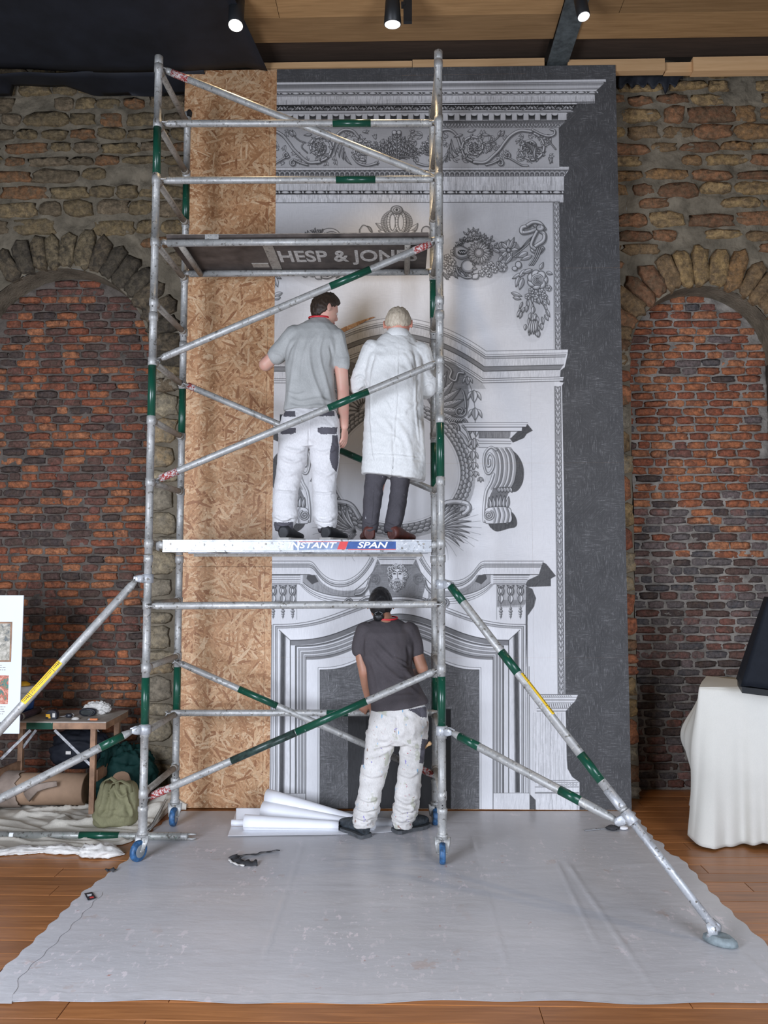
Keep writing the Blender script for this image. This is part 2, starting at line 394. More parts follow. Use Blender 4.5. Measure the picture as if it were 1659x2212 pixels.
def joined(kind, name, parent, lst):
    mb = MB(); mats = sorted(set(l[0] for l in lst))
    for mat, c, w, h, rot in lst:
        src = (BR if kind == 'brick' else ST)[rng.randrange(12)]; mb.mi = mats.index(mat); b = len(mb.v)
        ca, sa = math.cos(rot), math.sin(rot)
        mb.add([(c[0]+p[0]*w*ca+p[2]*h*sa, c[1]+p[1], c[2]-p[0]*w*sa+p[2]*h*ca) for p in src.v], src.f, True)
    o = mb.build(name, [MAT[m] for m in mats], parent); o['kind'] = 'stuff'; return o

# ---- stones of the wall above the arches (courses), voussoirs, jambs
def near_arch(x, z, pad):
    for cx, cz, r in ((ALx, ALz, ALr), (ARx, ARz, ARr)):
        d = math.hypot(x-cx, z-cz)
        if z > cz and d < r+pad: return True
        if z <= cz and abs(x-cx) < r+0.02: return True
    return False
VL, VR = 0.34, 0.36
def courses(xlo, xhi, zlo, zhi, mat):
    z = zlo
    while z < zhi:
        h = rng.uniform(0.105, 0.165); x = xlo+rng.uniform(-.2, 0)
        while x < xhi:
            w = rng.uniform(0.16, 0.40); gap = rng.uniform(0.010, 0.04)
            xc, zc = x+w/2, z+h/2+rng.uniform(-.012, .012); x += w+gap
            if near_arch(xc, zc, 0.34+h*0.3) or near_arch(xc-w*.4, zc-h*.3, 0.30) or near_arch(xc+w*.4, zc-h*.3, 0.30): continue
            if rng.random() < 0.05: continue
            hh = (h-rng.uniform(0.008, 0.035))*rng.uniform(.8, 1.06)
            piece('stone', 'stone', wb, mat, (xc, YW+0.006, zc), w, hh, rng.uniform(-.05, .05), rng.uniform(.6, 1.15))
        z += h
xpl = at(398, 300, YW).x+0.12; xpr = at(1330, 300, YW).x-0.12
courses(at(-25, 300, YW).x, xpl, ALz-0.3, ZT-0.06, 'stone')
courses(xpr, at(1690, 300, YW).x, ARz-0.4, ZT-0.06, 'stone_r')
for (cx, cz, r, mat, n0, n1) in ((ALx, ALz, ALr, 'soot', R(-6), R(118)), (ARx, ARz, ARr, 'stone_r', R(-4), R(186))):
    a = n0
    while a < n1:
        wv = rng.uniform(0.11, 0.16); da = wv/(r+0.16); L = rng.uniform(0.27, 0.36); am = a+da/2; rr = r+L/2+0.005
        # angle measured from the +x side of the arch
        ang = am if cx < 0 else math.pi-am
        c = (cx+rr*math.cos(ang), YW-0.004, cz+rr*math.sin(ang))
        piece('stone', 'voussoir', wb, mat, c, wv+0.004, L, math.pi/2-ang, 1.0)
        a += da
for (xe, sgn, mat, wj) in ((ALx+ALr, 1, 'jamb', 0.25), (ARx-ARr, -1, 'jamb', 0.16)):
    z = 0.0; top = (ALz if sgn > 0 else ARz)-0.02
    while z < top:
        h = rng.uniform(0.09, 0.23); w = wj+rng.uniform(-.03, .05)
        mt = mat if sgn > 0 or rng.random() < .35 else ('stone_r' if rng.random() < .5 else 'brick_o')
        piece('stone', 'jamb_stone', wb, mt, (xe+sgn*(w/2+rng.uniform(-.012, .012)), YW+0.006, z+h/2), w, h-0.018, rng.uniform(-.03, .03), 1.0)
        z += h

# ---- brick infills: one wall piece each side
def infill(name, label, cx, cz, r, dark, xl, xr, seed):
    g = random.Random(seed)
    t = thing(name, (cx, YB, 0), label, 'wall', kind='structure')
    mb = MB(); n_ = 190; zz = np.linspace(0, cz+r+0.03, n_); xx = np.linspace(cx-r-0.08, cx+r+0.08, 80)
    P = []
    for z_ in zz: P.append([(x_, YB-0.003+dd, z_) for x_, dd in zip(xx, (fbm(xx*16, np.full(80, z_*26), 4)-0.48)*0.034)])
    mb.grid(P); mb.build('mortar', MAT['mortar_c' if dark else 'mortar_b'], t, (cx, YB, 1))
    cand = []; z = 0.012; row = 0
    while z < cz+r:
        h = 0.070+g.uniform(-.004, .006); x = cx-r-0.1+(0.09 if row % 2 else 0)+g.uniform(-.05, .05)
        while x < cx+r:
            w = g.choice([0.20, 0.21, 0.19, 0.13, 0.10, 0.16]) if g.random() < .6 else g.uniform(.13, .22)
            xc, zc = x+w/2, z+h/2
            ok = abs(xc-cx) < r-0.01 if zc < cz else math.hypot(xc-cx, zc-cz) < r-0.015
            if ok:
                hz = zc/(cz+r); soft = float(fbm(xc*1.6+seed, zc*1.6, 3))
                u = g.random()*0.75+soft*0.5
                if dark == 0:    # left recess: orange among dark, darker at the bottom and under the crown
                    p = 0.70 if hz < 0.15 else (0.56 if hz < .3 else (0.50 if hz < 0.82 else 0.62)); mt = 'brick_o' if u > p else 'brick_d'
                else:            # right recess: orange above, sooty below
                    p = 0.95 if hz < 0.45 else (0.72 if hz < 0.56 else 0.40); mt = 'brick_o' if u > p else ('brick_g' if g.random() < .62 else 'brick_d')
                cand.append((mt, (xc, YB, zc+g.uniform(-.004, .004)), w-g.uniform(.002, .010), h-g.uniform(.006, .016), g.uniform(-.025, .025)))
            x += w+g.uniform(0.004, 0.012)
        z += h; row += 1
    vis = []; rest = []
    for c in cand:
        px, py = proj(c[1]); (vis if xl-10 < px < xr+10 and py < 1720 else rest).append(c)
    g.shuffle(vis); vis.sort(key=lambda c: -(c[2]*c[3]))
    rest += vis[300:]
    for mt, c, w, h, ro in vis[:300]: piece('brick', 'brick', t, mt, c, w, h, ro, g.uniform(.55, 1.35))
    if rest: joined('brick', 'brickwork', t, rest)
    return t
infill('wall_left', 'old brick infill of the arched recess behind the folding table', ALx, ALz, ALr, 0, 0, 345, 5)
infill('wall_right', 'old brick infill of the arched recess behind the cream draped table', ARx, ARz, ARr, 1, 1350, 1659, 9)
for s in (-1, 1):    # plinth strip closing the gap beyond the infill
    pass

# ---- ceiling: horizontal boards, steel beam, battens
ZC = 5.95
ce = thing('ceiling', (0, 5.5, ZC), 'timber boarded ceiling with a steel beam', 'ceiling', kind='structure')
mb = MB(); mb.box(-5, 5, -4, 7.0, ZC+0.32, ZC+0.4); mb.build('upper_boarding', MAT['darkwood'], ce)
xs0 = at(1196, 95, 5.82).x; xs1 = at(1243, 95, 5.82).x
yb = [3.9, 4.15, 4.4, 4.65, 4.9, 5.12, 5.33, 5.545, 5.825]
for i in range(len(yb)-1):
    for (xa, xb) in ((-4.6, xs0-0.002), (xs1+0.002, 4.6)):
        zz = ZC+rng.uniform(0, .006)
        cuts = [xa, xb] if i != 6 else ([xa, -.9, xb] if xa < 0 else [xa, at(1345, 20, 5.45).x, xb])
        for q in range(len(cuts)-1):
            mb = MB(); mb.box(cuts[q]+.002, cuts[q+1]-.002, yb[i]+.003, yb[i+1]-.003, zz, zz+0.045); mb.build('ceiling_board', MAT['timber'], ce)
mb = MB(); mb.box(-4.6, xs0, 5.83, 6.2, ZC+.10, ZC+.14); mb.box(xs1, 4.6, 5.83, 6.2, ZC+.10, ZC+.14); mb.build('recess_board', MAT['darkwood'], ce)
MAT['steel'] = simple('grey_steel', (0.10, 0.115, 0.115), 0.6, 0.2, 0.4, 22, 0.1)
mb = MB(); mb.box(xs0, xs1, 3.9, 6.3, ZC-0.02, ZC-0.005); mb.box((xs0+xs1)/2-.006, (xs0+xs1)/2+.006, 3.9, 6.3, ZC-.005, ZC+.2); mb.build('steel_beam', MAT['steel'], ce)
def batten(x0p, x1p, y0p, y1p, Y, dep, name='batten'):
    a, b = at(x0p, y1p, Y), at(x1p, y0p, Y); mb = MB(); mb.box(a.x, b.x, Y, Y+dep, a.z, b.z); return mb.build(name, MAT['batten'], ce)
batten(562, 890, 131, 147.5, 6.062, .045); batten(891, 1176, 125, 145, 6.062, .045); batten(1227, 1436, 126, 155, 6.07, .06)
batten(1437, 1497, 134, 156, 6.10, .05); batten(1498, 1720, 120, 153, 6.07, .08)
mb = MB(); mb.tube(at(1330, 160, 6.2), at(1720, 155, 6.2), 0.02, 10); mb.build('steel_rod', MAT['dark'], ce)
mb = MB(); mb.box(-4.6, 4.6, 6.34, 6.5, at(0, 182, 6.4).z, ZC+.1); mb.build('wall_plate', MAT['darkwood'], ce)
# ---- black membrane hung under the ceiling at the left
MAT['membrane'] = simple('black_membrane', (0.010, 0.012, 0.018), 0.7, 0, 0.4, 4, 0.15, 9)
mb = MB(); P = []
for j in range(24):
    t = j/23; row_ = []
    Y = 3.9+t*(6.02-3.9)
    for i in range(40):
        s = i/39; xr = at(528, 0, 5.4).x+(at(578, 150, 6.02).x-at(528, 0, 5.4).x)*(Y-5.4)/(6.02-5.4)
        X = -4.4+(xr+4.4)*s
        z = ZC-0.055-0.03*math.sin(X*2.1+Y)-0.02*float(fbm(X*2, Y*2, 3))-(0.05*max(0, 1-abs(s-1)*18))
        row_.append((X, Y, z))
    P.append(row_)
mb.grid(P)
# drop at the wall: lower edge follows the photograph's outline
edge = [(-60, 208), (0, 208), (29, 208), (31, 181), (100, 180), (143, 181), (175, 196), (200, 205), (300, 209), (345, 206), (400, 206), (460, 206)]
ex = np.array([e[0] for e in edge]); ey = np.array([e[1] for e in edge])
P = []
for i in range(80):
    px = -60+i*520/79; pe = at(px, float(np.interp(px, ex, ey)), 6.33); top = P and None
    col = []
    for k in range(6):
        t = k/5; zt = ZC-0.08; Yk = 6.02+(6.33-6.02)*min(1, t*1.3)
        col.append((pe.x, Yk+0.01*math.sin(px*.05+t*3), zt+(pe.z-zt)*t))
    P.append(col)
mb.grid(P)
o = mb.build('black_membrane', MAT['membrane']); reg(o, 'black fabric membrane sagging under the ceiling above the left arch', 'fabric')
mod = o.modifiers.new('thick', 'SOLIDIFY'); mod.thickness = 0.004
mb = MB(); P = []
for i in range(30):
    px = 1336+i*140/29; lo = 186+6*math.sin(i*1.3)-max(0, (i-25)*4)+(12 if i in (21, 22) else 0); a, b = at(px, 158, 6.32), at(px, lo, 6.34)
    P.append([tuple(a+(b-a)*(k/4)+V((0, -.012*math.sin(i*.9+k), 0))) for k in range(5)])
mb.grid(P); o = mb.build('torn_membrane', MAT['membrane']); reg(o, 'torn strip of black fabric hanging over the stones beside the panel top', 'fabric')
mod = o.modifiers.new('thick', 'SOLIDIFY'); mod.thickness = 0.003

# ---- spotlights on a track above the frame
MAT['lampglass'] = None
def emis(name, col, s):
    m, nt, b = new_mat(name); b.inputs['Emission Color'].default_value = (*col, 1); b.inputs['Emission Strength'].default_value = s
    b.inputs['Base Color'].default_value = (*col, 1); return m
MAT['lens'] = emis('lit_lens', (1, 0.93, 0.85), 6)
MAT['lens2'] = emis('dim_lens', (0.95, 0.97, 1), 1.6)
def spot(px, py, Y, d, r0, r1, L, lens, label, power, bracket):
    c = at(px, py, Y); d = V(d).normalized()
    t = thing('spotlight', c, label, 'spotlight', 'ceiling spotlights')
    mb = MB(); mb.lathe(c, -d, [(0.0, r1*0.93), (0.002, r1), (L*.6, (r0+r1)/2), (L, r0), (L+.006, r0*.8)], 24); mb.build('lamp_body', MAT['dark'], t)
    mb = MB(); mb.lathe(c+d*0.001, d, [(0, r1*.9), (0.002, r1*.84)], 24); mb.build('lens', MAT[lens], t)
    top = c-d*L*0.55; mb = MB()
    if bracket:
        mb.box(top.x+r1*0.98, top.x+r1*0.98+.03, top.y-.02, top.y+.02, top.z-.012, top.z+.012)
        mb.box(top.x+r1+.015, top.x+r1+.075, top.y-.015, top.y+.015, c.z, ZC-.001)
    elif px < 600: q = top+Z*.10; mb.tube(top, q, .012, 8); mb.lathe(q, Z, [(0, .045), (.015, .045)], 14)
    else: mb.tube(top, V((top.x+.02, top.y-.05, ZC-.0215)), .012, 8)
    mb.build('bracket', MAT['dark'], t)
    l = bpy.data.lights.new('spot', 'SPOT'); l.energy = power; l.color = (1.0, 0.74, 0.43); l.spot_size = R(80); l.spot_blend = 0.8; l.shadow_soft_size = 0.05
    o = bpy.data.objects.new('spot_beam', l); COL.objects.link(o); o.parent = t; o.location = d*0.02
    o.rotation_euler = d.to_track_quat('-Z', 'Y').to_euler()
spot(509, 55, 5.25, (0.02, -0.25, -1), 0.055, 0.055, 0.24, 'lens', 'lit black spotlight against the black membrane', 35, False)
spot(848, 53, 5.25, (0.0, 0.12, -1), 0.042, 0.062, 0.24, 'lens2', 'conical black spotlight with a side bracket under the timber boards', 75, True)
spot(1261, 36, 5.25, (0.1, -0.2, -1), 0.045, 0.045, 0.22, 'lens2', 'black cylindrical spotlight beside the grey steel beam', 75, False)
# ================================================================== PRINTED MURAL (flat print: drawn as a print, mapped on the paper sheets)
MX0, MX1, MZ0, MZ1 = -1.0, 1.745, 0.012, 5.895
TS = 400.0
TW, TH = int((MX1-MX0)*TS), int((MZ1-MZ0)*TS)
_fn, _rn, _un, _cn = (np.array(v) for v in (_f, _r, _u, CAM))
def p2t(pts):
    a = np.asarray(pts, float); d = _fn+((a[:, 0:1]-829.5)/FPX)*_rn+((1106.0-a[:, 1:2])/FPX)*_un
    w = _cn+d*((YP-0.004)/d[:, 1:2])
    return np.stack([(w[:, 0]-MX0)*TS, (MZ1-w[:, 2])*TS], 1)
G = np.full((TH, TW), 0.86, np.float32)
KS = TS/277.0      # texture pixels per photograph pixel
def boxblur(a, n, ax):
    c = np.cumsum(np.concatenate([a, a], ax), ax)
    L = a.shape[ax]; s1 = [slice(None)]*2; s2 = [slice(None)]*2
    s1[ax] = slice(n, n+L); s2[ax] = slice(0, L); return (c[tuple(s1)]-c[tuple(s2)])/n
_n0 = nrng.rand(TH, TW).astype(np.float32)
def nz(a): return np.clip((a-a.mean())/(a.std()*2.5), -1, 1)
HV = nz(boxblur(_n0, 15, 0)); HH = nz(boxblur(nrng.rand(TH, TW).astype(np.float32), 15, 1))
_yy, _xx = np.mgrid[0:TH, 0:TW]
HD = HV[_yy, (_xx+_yy) % TW]; HE = HV[_yy, (_xx-_yy) % TW]
LOW = nz(boxblur(boxblur(boxblur(boxblur(nrng.rand(TH, TW).astype(np.float32), 40, 0), 40, 1), 30, 0), 30, 1))
LOW2 = np.roll(LOW, (331, 173), (0, 1))
CROSS = np.where(LOW > 0.15, HH, np.where(LOW2 > 0.2, HD, np.where(LOW2 < -0.35, HE, HV)))*0.55+0.3*HV+0.25*HH
FINE = nz(nrng.rand(TH, TW).astype(np.float32))
def cover(pts, pad=1):
    """anti-aliased coverage of a closed polygon (texture coordinates) -> (mask, y0, x0)"""
    p = p2t(pts); x, y = p[:, 0], p[:, 1]
    x0, x1 = max(0, int(x.min())-pad), min(TW, int(x.max())+pad+2); y0, y1 = max(0, int(y.min())-pad), min(TH, int(y.max())+pad+2)
    if x1 <= x0 or y1 <= y0: return None
    M = np.zeros((y1-y0, x1-x0+1), np.float32); S = 3; xn, yn = np.roll(x, -1), np.roll(y, -1)
    W_ = x1-x0
    for j in range((y1-y0)*S):
        yc = y0+(j+0.5)/S; m = ((y <= yc) & (yn > yc)) | ((yn <= yc) & (y > yc))
        if not m.any(): continue
        xc = np.sort(x[m]+(yc-y[m])/(yn[m]-y[m])*(xn[m]-x[m]))-x0; row = M[j//S]
        for a, b in zip(xc[0::2], xc[1::2]):
            a = min(max(a, 0), W_); b = min(max(b, 0), W_)
            ia, ib = int(a), int(b)
            if ia == ib: row[ia] += (b-a)/S
            else:
                row[ia] += (ia+1-a)/S; row[ia+1:ib] += 1.0/S; row[ib] += (b-ib)/S
    return M[:, :-1], y0, x0
def blend(c, val, alpha=1.0, hatch=None, hk=0.06):
    if c is None: return
    M, y0, x0 = c; sl = (slice(y0, y0+M.shape[0]), slice(x0, x0+M.shape[1])); M = np.clip(M, 0, 1)*alpha
    v = val
    if hatch is not None: v = val+hatch[sl]*hk
    G[sl] = G[sl]*(1-M)+v*M
def poly(pts, val, alpha=1.0, hatch=None, hk=0.06): blend(cover(pts), val, alpha, hatch, hk)
def gpoly(pts, stops, horiz=False, hatch=None, hk=0.05, alpha=1.0):
    """vertical (or horizontal) tone profile across the polygon; stops in photograph px"""
    c = cover(pts)
    if c is None: return
    M, y0, x0 = c; a = np.array([s[0] for s in stops], float); b = np.array([s[1] for s in stops], float)
    mid = np.asarray(pts, float).mean(0)
    t = p2t([(q, mid[1]) if horiz else (mid[0], q) for q in a]); k = t[:, 0] if horiz else t[:, 1]
    n = np.arange(M.shape[1])+x0 if horiz else np.arange(M.shape[0])+y0
    v = np.interp(n, k, b).astype(np.float32); v = np.broadcast_to(v[None, :] if horiz else v[:, None], M.shape)
    blend(c, v, alpha, hatch, hk)
def strk(pts, w, val, alpha=1.0, closed=False, taper=False):
    p = p2t(pts)
    if closed: p = np.vstack([p, p[:1]])
    hw = max(0.5, w*KS/2); pad = int(hw+2)
    x0, y0 = np.floor(p.min(0)).astype(int)-pad; x1, y1 = np.ceil(p.max(0)).astype(int)+pad
    x0, y0 = max(0, x0), max(0, y0); x1, y1 = min(TW, x1), min(TH, y1)
    if x1 <= x0 or y1 <= y0: return
    M = np.zeros((y1-y0, x1-x0), np.float32); n = len(p)-1
    for i in range(n):
        a, b = p[i], p[i+1]; h = hw
        if taper: h = max(0.45, hw*(1-abs(2*(i+.5)/n-1)**2) if taper == 2 else hw*(1-(i+.5)/n))
        q = int(h+2); ax, bx = int(min(a[0], b[0]))-q, int(max(a[0], b[0]))+q+1; ay, by = int(min(a[1], b[1]))-q, int(max(a[1], b[1]))+q+1
        ax, ay = max(ax, x0), max(ay, y0); bx, by = min(bx, x1), min(by, y1)
        if bx <= ax or by <= ay: continue
        X = np.arange(ax, bx)[None, :]+0.5-a[0]; Y_ = np.arange(ay, by)[:, None]+0.5-a[1]; d = b-a; L = d@d+1e-9
        t = np.clip((X*d[0]+Y_*d[1])/L, 0, 1); D = np.sqrt((X-t*d[0])**2+(Y_-t*d[1])**2)
        m = np.clip(h-D+0.5, 0, 1); s = (slice(ay-y0, by-y0), slice(ax-x0, bx-x0)); M[s] = np.maximum(M[s], m)
    blend((M, y0, x0), val, alpha)
AXC = 857.0          # axis of the drawing
def mir(pts): return [(2*AXC-x+(y-1000)*0.0, y) for x, y in pts]
MIRR = [False]
def both(fn):
    fn(lambda pts: pts); fn(mir)
def arc(cx, cy, r, a0, a1, n=24, ry=None): return [(cx+r*math.cos(R(a0+(a1-a0)*i/n)), cy+(ry or r)*math.sin(R(a0+(a1-a0)*i/n))) for i in range(n+1)]
def bez(*P, n=16):
    P = [np.array(p, float) for p in P]; out = []
    for i in range(n+1):
        t = i/n; Q = P
        while len(Q) > 1: Q = [Q[k]*(1-t)+Q[k+1]*t for k in range(len(Q)-1)]
        out.append(tuple(Q[0]))
    return out
def cat(pts, n=8):
    P = [np.array(p, float) for p in pts]; P = [2*P[0]-P[1]]+P+[2*P[-1]-P[-2]]; out = []
    for i in range(1, len(P)-2):
        for k in range(n):
            t = k/n; a, b, c, d = P[i-1:i+3]
            out.append(tuple(0.5*(2*b+(c-a)*t+(2*a-5*b+4*c-d)*t*t+(3*b-a-3*c+d)*t**3)))
    out.append(tuple(P[-2])); return out
def spiral(cx, cy, r, turns, a0, d=1, n=40, k=0.12):
    return [(cx+r*(1-(1-k)*i/n)*math.cos(R(a0)+d*2*math.pi*turns*i/n), cy+r*(1-(1-k)*i/n)*math.sin(R(a0)+d*2*math.pi*turns*i/n)) for i in range(n+1)]
INK = 0.20
def relief(pts, w, light=0.80, mid=0.56, ink=INK, sh=2.0):
    """engraved raised band: cast shade, dark outline, body, shaded lower side, lit upper side"""
    off = [(x+sh, y+sh*1.1) for x, y in pts]
    strk(off, w+1.5, 0.34, 0.55); strk(pts, w+1.6, ink); strk(pts, w, mid)
    strk([(x-w*.14, y-w*.16) for x, y in pts], w*0.55, light); strk([(x+w*.3, y+w*.3) for x, y in pts], 0.8, ink+.1, .7)
def blob(pts, light=0.80, mid=0.58, ink=INK, sh=2.0, f=0.72):
    a = np.array(pts, float); c = a.mean(0)
    poly(a+np.array([sh, sh*1.2]), 0.36, .5); poly(a, mid); strk(a, 1.0, ink, .95, True); poly(c+(a-c)*f-np.array([.8, .9]), light, .9)
def leaf(p, q, w, light=0.82, mid=0.6, rib=True, ink=INK, bend=0.0, sh=1.5):
    p, q = np.array(p, float), np.array(q, float); d = q-p; L = np.hypot(*d)+1e-6; nrm = np.array([-d[1], d[0]])/L
    def side(s): return [tuple(p+d*t+nrm*(s*w*math.sin(math.pi*t**0.8)*.5+bend*L*math.sin(math.pi*t))) for t in np.linspace(0, 1, 9)]
    A, B = side(1), side(-1); o = A+B[::-1][1:-1]
    if sh: poly([(x+sh, y+sh) for x, y in o], 0.36, .5)
    poly(o, mid); mid_ = [tuple(p+d*t+nrm*(bend*L*math.sin(math.pi*t))) for t in np.linspace(0, 1, 9)]
    poly(A+mid_[::-1] if d[0]*0+nrm[1] < 0 else B+mid_[::-1], light, .9); strk(o, 0.9, ink, .9, True)
    if rib: strk(mid_, 0.8, ink+.12, .8)
def acanthus(p, q, w, lobes=4, bend=0.1, sgn=1):
    p, q = np.array(p, float), np.array(q, float); d = q-p; L = np.hypot(*d); u_ = d/L; nrm = np.array([-u_[1], u_[0]])*sgn
    sp = [p+d*t+nrm*(bend*L*math.sin(math.pi*t)) for t in np.linspace(0, 1, lobes+2)]
    for i in range(lobes+1):
        for s in (1, -1):
            t = i/(lobes+1); ln = w*(0.55+0.6*math.sin(math.pi*(t*.8+.1)))
            leaf(sp[i], sp[i]+u_*ln*0.8+nrm*s*ln*0.75, ln*0.36, rib=False, sh=.8)
    relief([tuple(s) for s in sp], max(1.6, w*.13), sh=.5)
    leaf(sp[-2], q+u_*w*.3, w*.34, rib=True, sh=.8)
def petal_flower(cx, cy, r, n, rc=0.28, light=0.84, rot=0, w=None, sq=1.0):
    poly(arc(cx+1.5, cy+2, r*1.02, 0, 360, 20, r*sq), 0.34, .45)
    for k in range(n):
        a = rot+2*math.pi*k/n; leaf((cx+r*.18*math.cos(a), cy+r*.18*math.sin(a)*sq), (cx+r*math.cos(a), cy+r*math.sin(a)*sq), w or r*5.0/n, light, .66, r > 9, INK, 0, 0)
    poly(arc(cx, cy, r*rc, 0, 360, 14, r*rc*sq), 0.55); strk(arc(cx, cy, r*rc, 0, 360, 14, r*rc*sq), .9, INK); poly(arc(cx-.6, cy-.8, r*rc*.55, 0, 360, 10), .75)
def rose(cx, cy, r):
    poly(arc(cx+2, cy+3, r*1.05, 0, 360), .34, .5)
    for k in range(7):
        a = k*2*math.pi/7; blob(arc(cx+r*.62*math.cos(a), cy+r*.55*math.sin(a), r*.48, 0, 360, 14), .83, .64, INK, 0)
    for q, t in ((.66, .8), (.48, .72), (.32, .78), (.18, .5)):
        poly(arc(cx, cy, r*q, 0, 360, 18, r*q*.92), .58); poly(arc(cx-r*.05, cy-r*.06, r*q*.88, 0, 360, 18, r*q*.8), t); strk(arc(cx, cy, r*q, 30, 330, 18, r*q*.92), .9, INK)
def lines(y0, y1, xa, xb, n, val, a, w=.7):
    for i in range(n): x = xa+(xb-xa)*rng.random(); h = (y1-y0)*rng.uniform(.2, .7); y = y0 if rng.random() < .5 else y1-h; strk([(x, y), (x, y+h)], w, val, a)

# ---- ground tones
G += 0.020*HV+0.012*CROSS+0.006*FINE
_px = p2t([(1210, 160), (1210, 1000)])
# dark hatched surround: everything right of the engraving's outline and above the cornice
SUR = [(560, 120), (1420, 120), (1420, 1800), (1252, 1800), (1252, 1690), (1236, 1678), (1226, 1660), (1224, 1640), (1222, 1536), (1226, 1532), (1243, 1512), (1249, 1500), (1221, 1500),
       (1219, 1100), (1214, 833), (1218, 826), (1209, 825), (1211, 800), (1220, 793), (1226, 766), (1227, 757), (1211, 757), (1207, 436), (1217, 436), (1216, 420), (1217, 412), (1218, 382), (1228, 368), (1229, 361), (1208, 361), (1207, 276), (1219, 264), (1224, 246), (1232, 240), (1240, 232), (1248, 222), (1285, 219), (1284, 200), (1290, 194), (1300, 184), (1309, 171), (560, 181)]
c = cover(SUR); M, y0, x0 = c; sl = (slice(y0, y0+M.shape[0]), slice(x0, x0+M.shape[1]))
blend(c, 0.305+0.022*CROSS[sl]+0.018*LOW[sl]+.01*FINE[sl], 1.0)
D_ = (np.clip(CROSS, 0.12, 1)-0.12)**1.2*0.26; G[sl] += D_*np.clip(M, 0, 1)
# ---- cornice
def hb(y0, y1, xr, stops, hk=0.05, hatch=None, dr=0.0, xr2=None):
    """horizontal moulding band up to xr; the lines rise slightly to the right"""
    xr2 = xr if xr2 is None else xr2
    P = [(580, y0), (xr, y0+dr), (xr2, y1+dr), (580, y1)]; gpoly(P, [(y0+(y1-y0)*t, v) for t, v in stops], False, HV if hatch is None else hatch, hk)
LT = 0.80
hb(178, 183, 1309, [(0, .84), (1, .80)], .03, dr=-6)
strk([(580, 183.5), (1307, 177)], 1.2, .25)
hb(184, 196, 1306, [(0, .50), (.25, .62), (.55, .80), (.8, .72), (1, .5)], .03, dr=-5, xr2=1293); strk([(580, 197.5), (1292, 192)], 1.3, .22)
hb(199, 206, 1290, [(0, .55), (1, .62)], .03, dr=-3, xr2=1285)
for i in range(30):
    x = 592+i*23.7; yy = 202.5-i*.1; blob(arc(x, yy, 8.5, 0, 360, 14, 2.6), .84, .6, .2, .8); blob(arc(x+11.6, yy, 2.4, 0, 360, 8), .84, .6, .2, .5)
strk([(580, 207.5), (1285, 204.5)], 1.1, .3)
hb(208, 226, 1285, [(0, .82), (.8, .76), (1, .68)], .09, dr=-3)
lines(208, 226, 590, 1284, 260, .35, .45)
strk([(580, 227.5), (1284, 220)], 1.6, .15)
hb(228, 240, 1247, [(0, .16), (1, .24)], .03, dr=-3, xr2=1238)
for i in range(17):
    x = 590+i*38.6; 
    if x > 1240: break
    yy = 233-i*.1
    for k in range(-2, 3): leaf((x, yy+6), (x+k*4.2, yy-3+abs(k)*1.6), 3.6, .84, .6, False, .15, 0, 0)
    xm = x+19.3
    for s in (-1, 1):
        leaf((xm+s*2, yy-4), (xm+s*13, yy+5), 5.5, .78, .55, True, .15, s*.12, 0)
        leaf((xm+s*9, yy+1), (xm+s*14, yy-5), 3, .74, .55, False, .15, 0, 0)
    blob(arc(xm, yy+2, 2.6, 0, 360, 10, 3.6), .8, .5, .15, 0)
hb(240.5, 246, 1238, [(0, .74), (.4, .42), (.6, .7), (1, .35)], .02, dr=-2)
hb(246, 262, 1224, [(0, .78), (1, .74)], .05, dr=-3)
for i in range(26):
    x = 601+i*24.9
    if x > 1214: break
    yy = -i*.09; gpoly([(x-6.5, 248+yy), (x+6.5, 248+yy), (x+6, 260.5+yy), (x-6, 260.5+yy)], [(247, .12), (253, .22), (261, .5)])
    poly([(x-6.5, 247+yy)]+[(x+6.5*math.cos(R(a)), 248+yy+3.6*math.sin(R(a))) for a in range(180, -1, -20)][::-1]+[(x+6.5, 247+yy)], .8)
    strk([(x-6.7, 248+yy), (x-6.3, 261+yy)], .8, .2); strk([(x+6.7, 248+yy), (x+6.3, 261+yy)], .8, .2)
strk([(580, 262.5), (1224, 260)], 1.2, .2)
hb(263, 276, 1222, [(0, .30), (.5, .55), (1, .62)], .04, dr=-2, xr2=1208)
for i in range(92):
    x = 590+i*6.8
    if x > 1212: break
    leaf((x, 265), (x+(3.4 if (i//7) % 2 else -3.4), 274.5), 4.6, .82, .5, False, .18, .1 if (i//7) % 2 else -.1, 0)
strk([(580, 277), (1208, 275)], 1.0, .25)
# ---- frieze with scrolling acanthus
gpoly([(580, 277), (1207, 276), (1207, 361), (580, 364)], [(277, .66), (300, .70), (350, .72), (363, .70)], False, CROSS, .03)
def scroll(T, cx, cy, r, a0, d, turns):
    sp = spiral(cx, cy, r, turns, a0, d, 46, .16); relief(T(sp), 4.6, .82, .58, .18, 1.6)
    for i in range(2, 40, 3):
        x, y = sp[i]; nx, ny = sp[i+1][0]-x, sp[i+1][1]-y; L = math.hypot(nx, ny)+1e-6; nx, ny = nx/L, ny/L
        for s in (-1, 1):
            if i > 24 and s < 0: continue
            P = T([(x, y), (x+nx*7-ny*s*d*6.5, y+ny*7+nx*s*d*6.5)]); leaf(P[0], P[1], 3.4, .82, .56, False, .18, .12*s, .7)
    for k in range(9):
        a = k*2*math.pi/9; P = T([(cx, cy), (cx+r*.42*math.cos(a), cy+r*.42*math.sin(a))]); leaf(P[0], P[1], 4.2, .84, .5, True, .15, .1, .6)
    P = T([(cx, cy)]); poly(arc(P[0][0], P[0][1], 2.6, 0, 360, 10), .62)
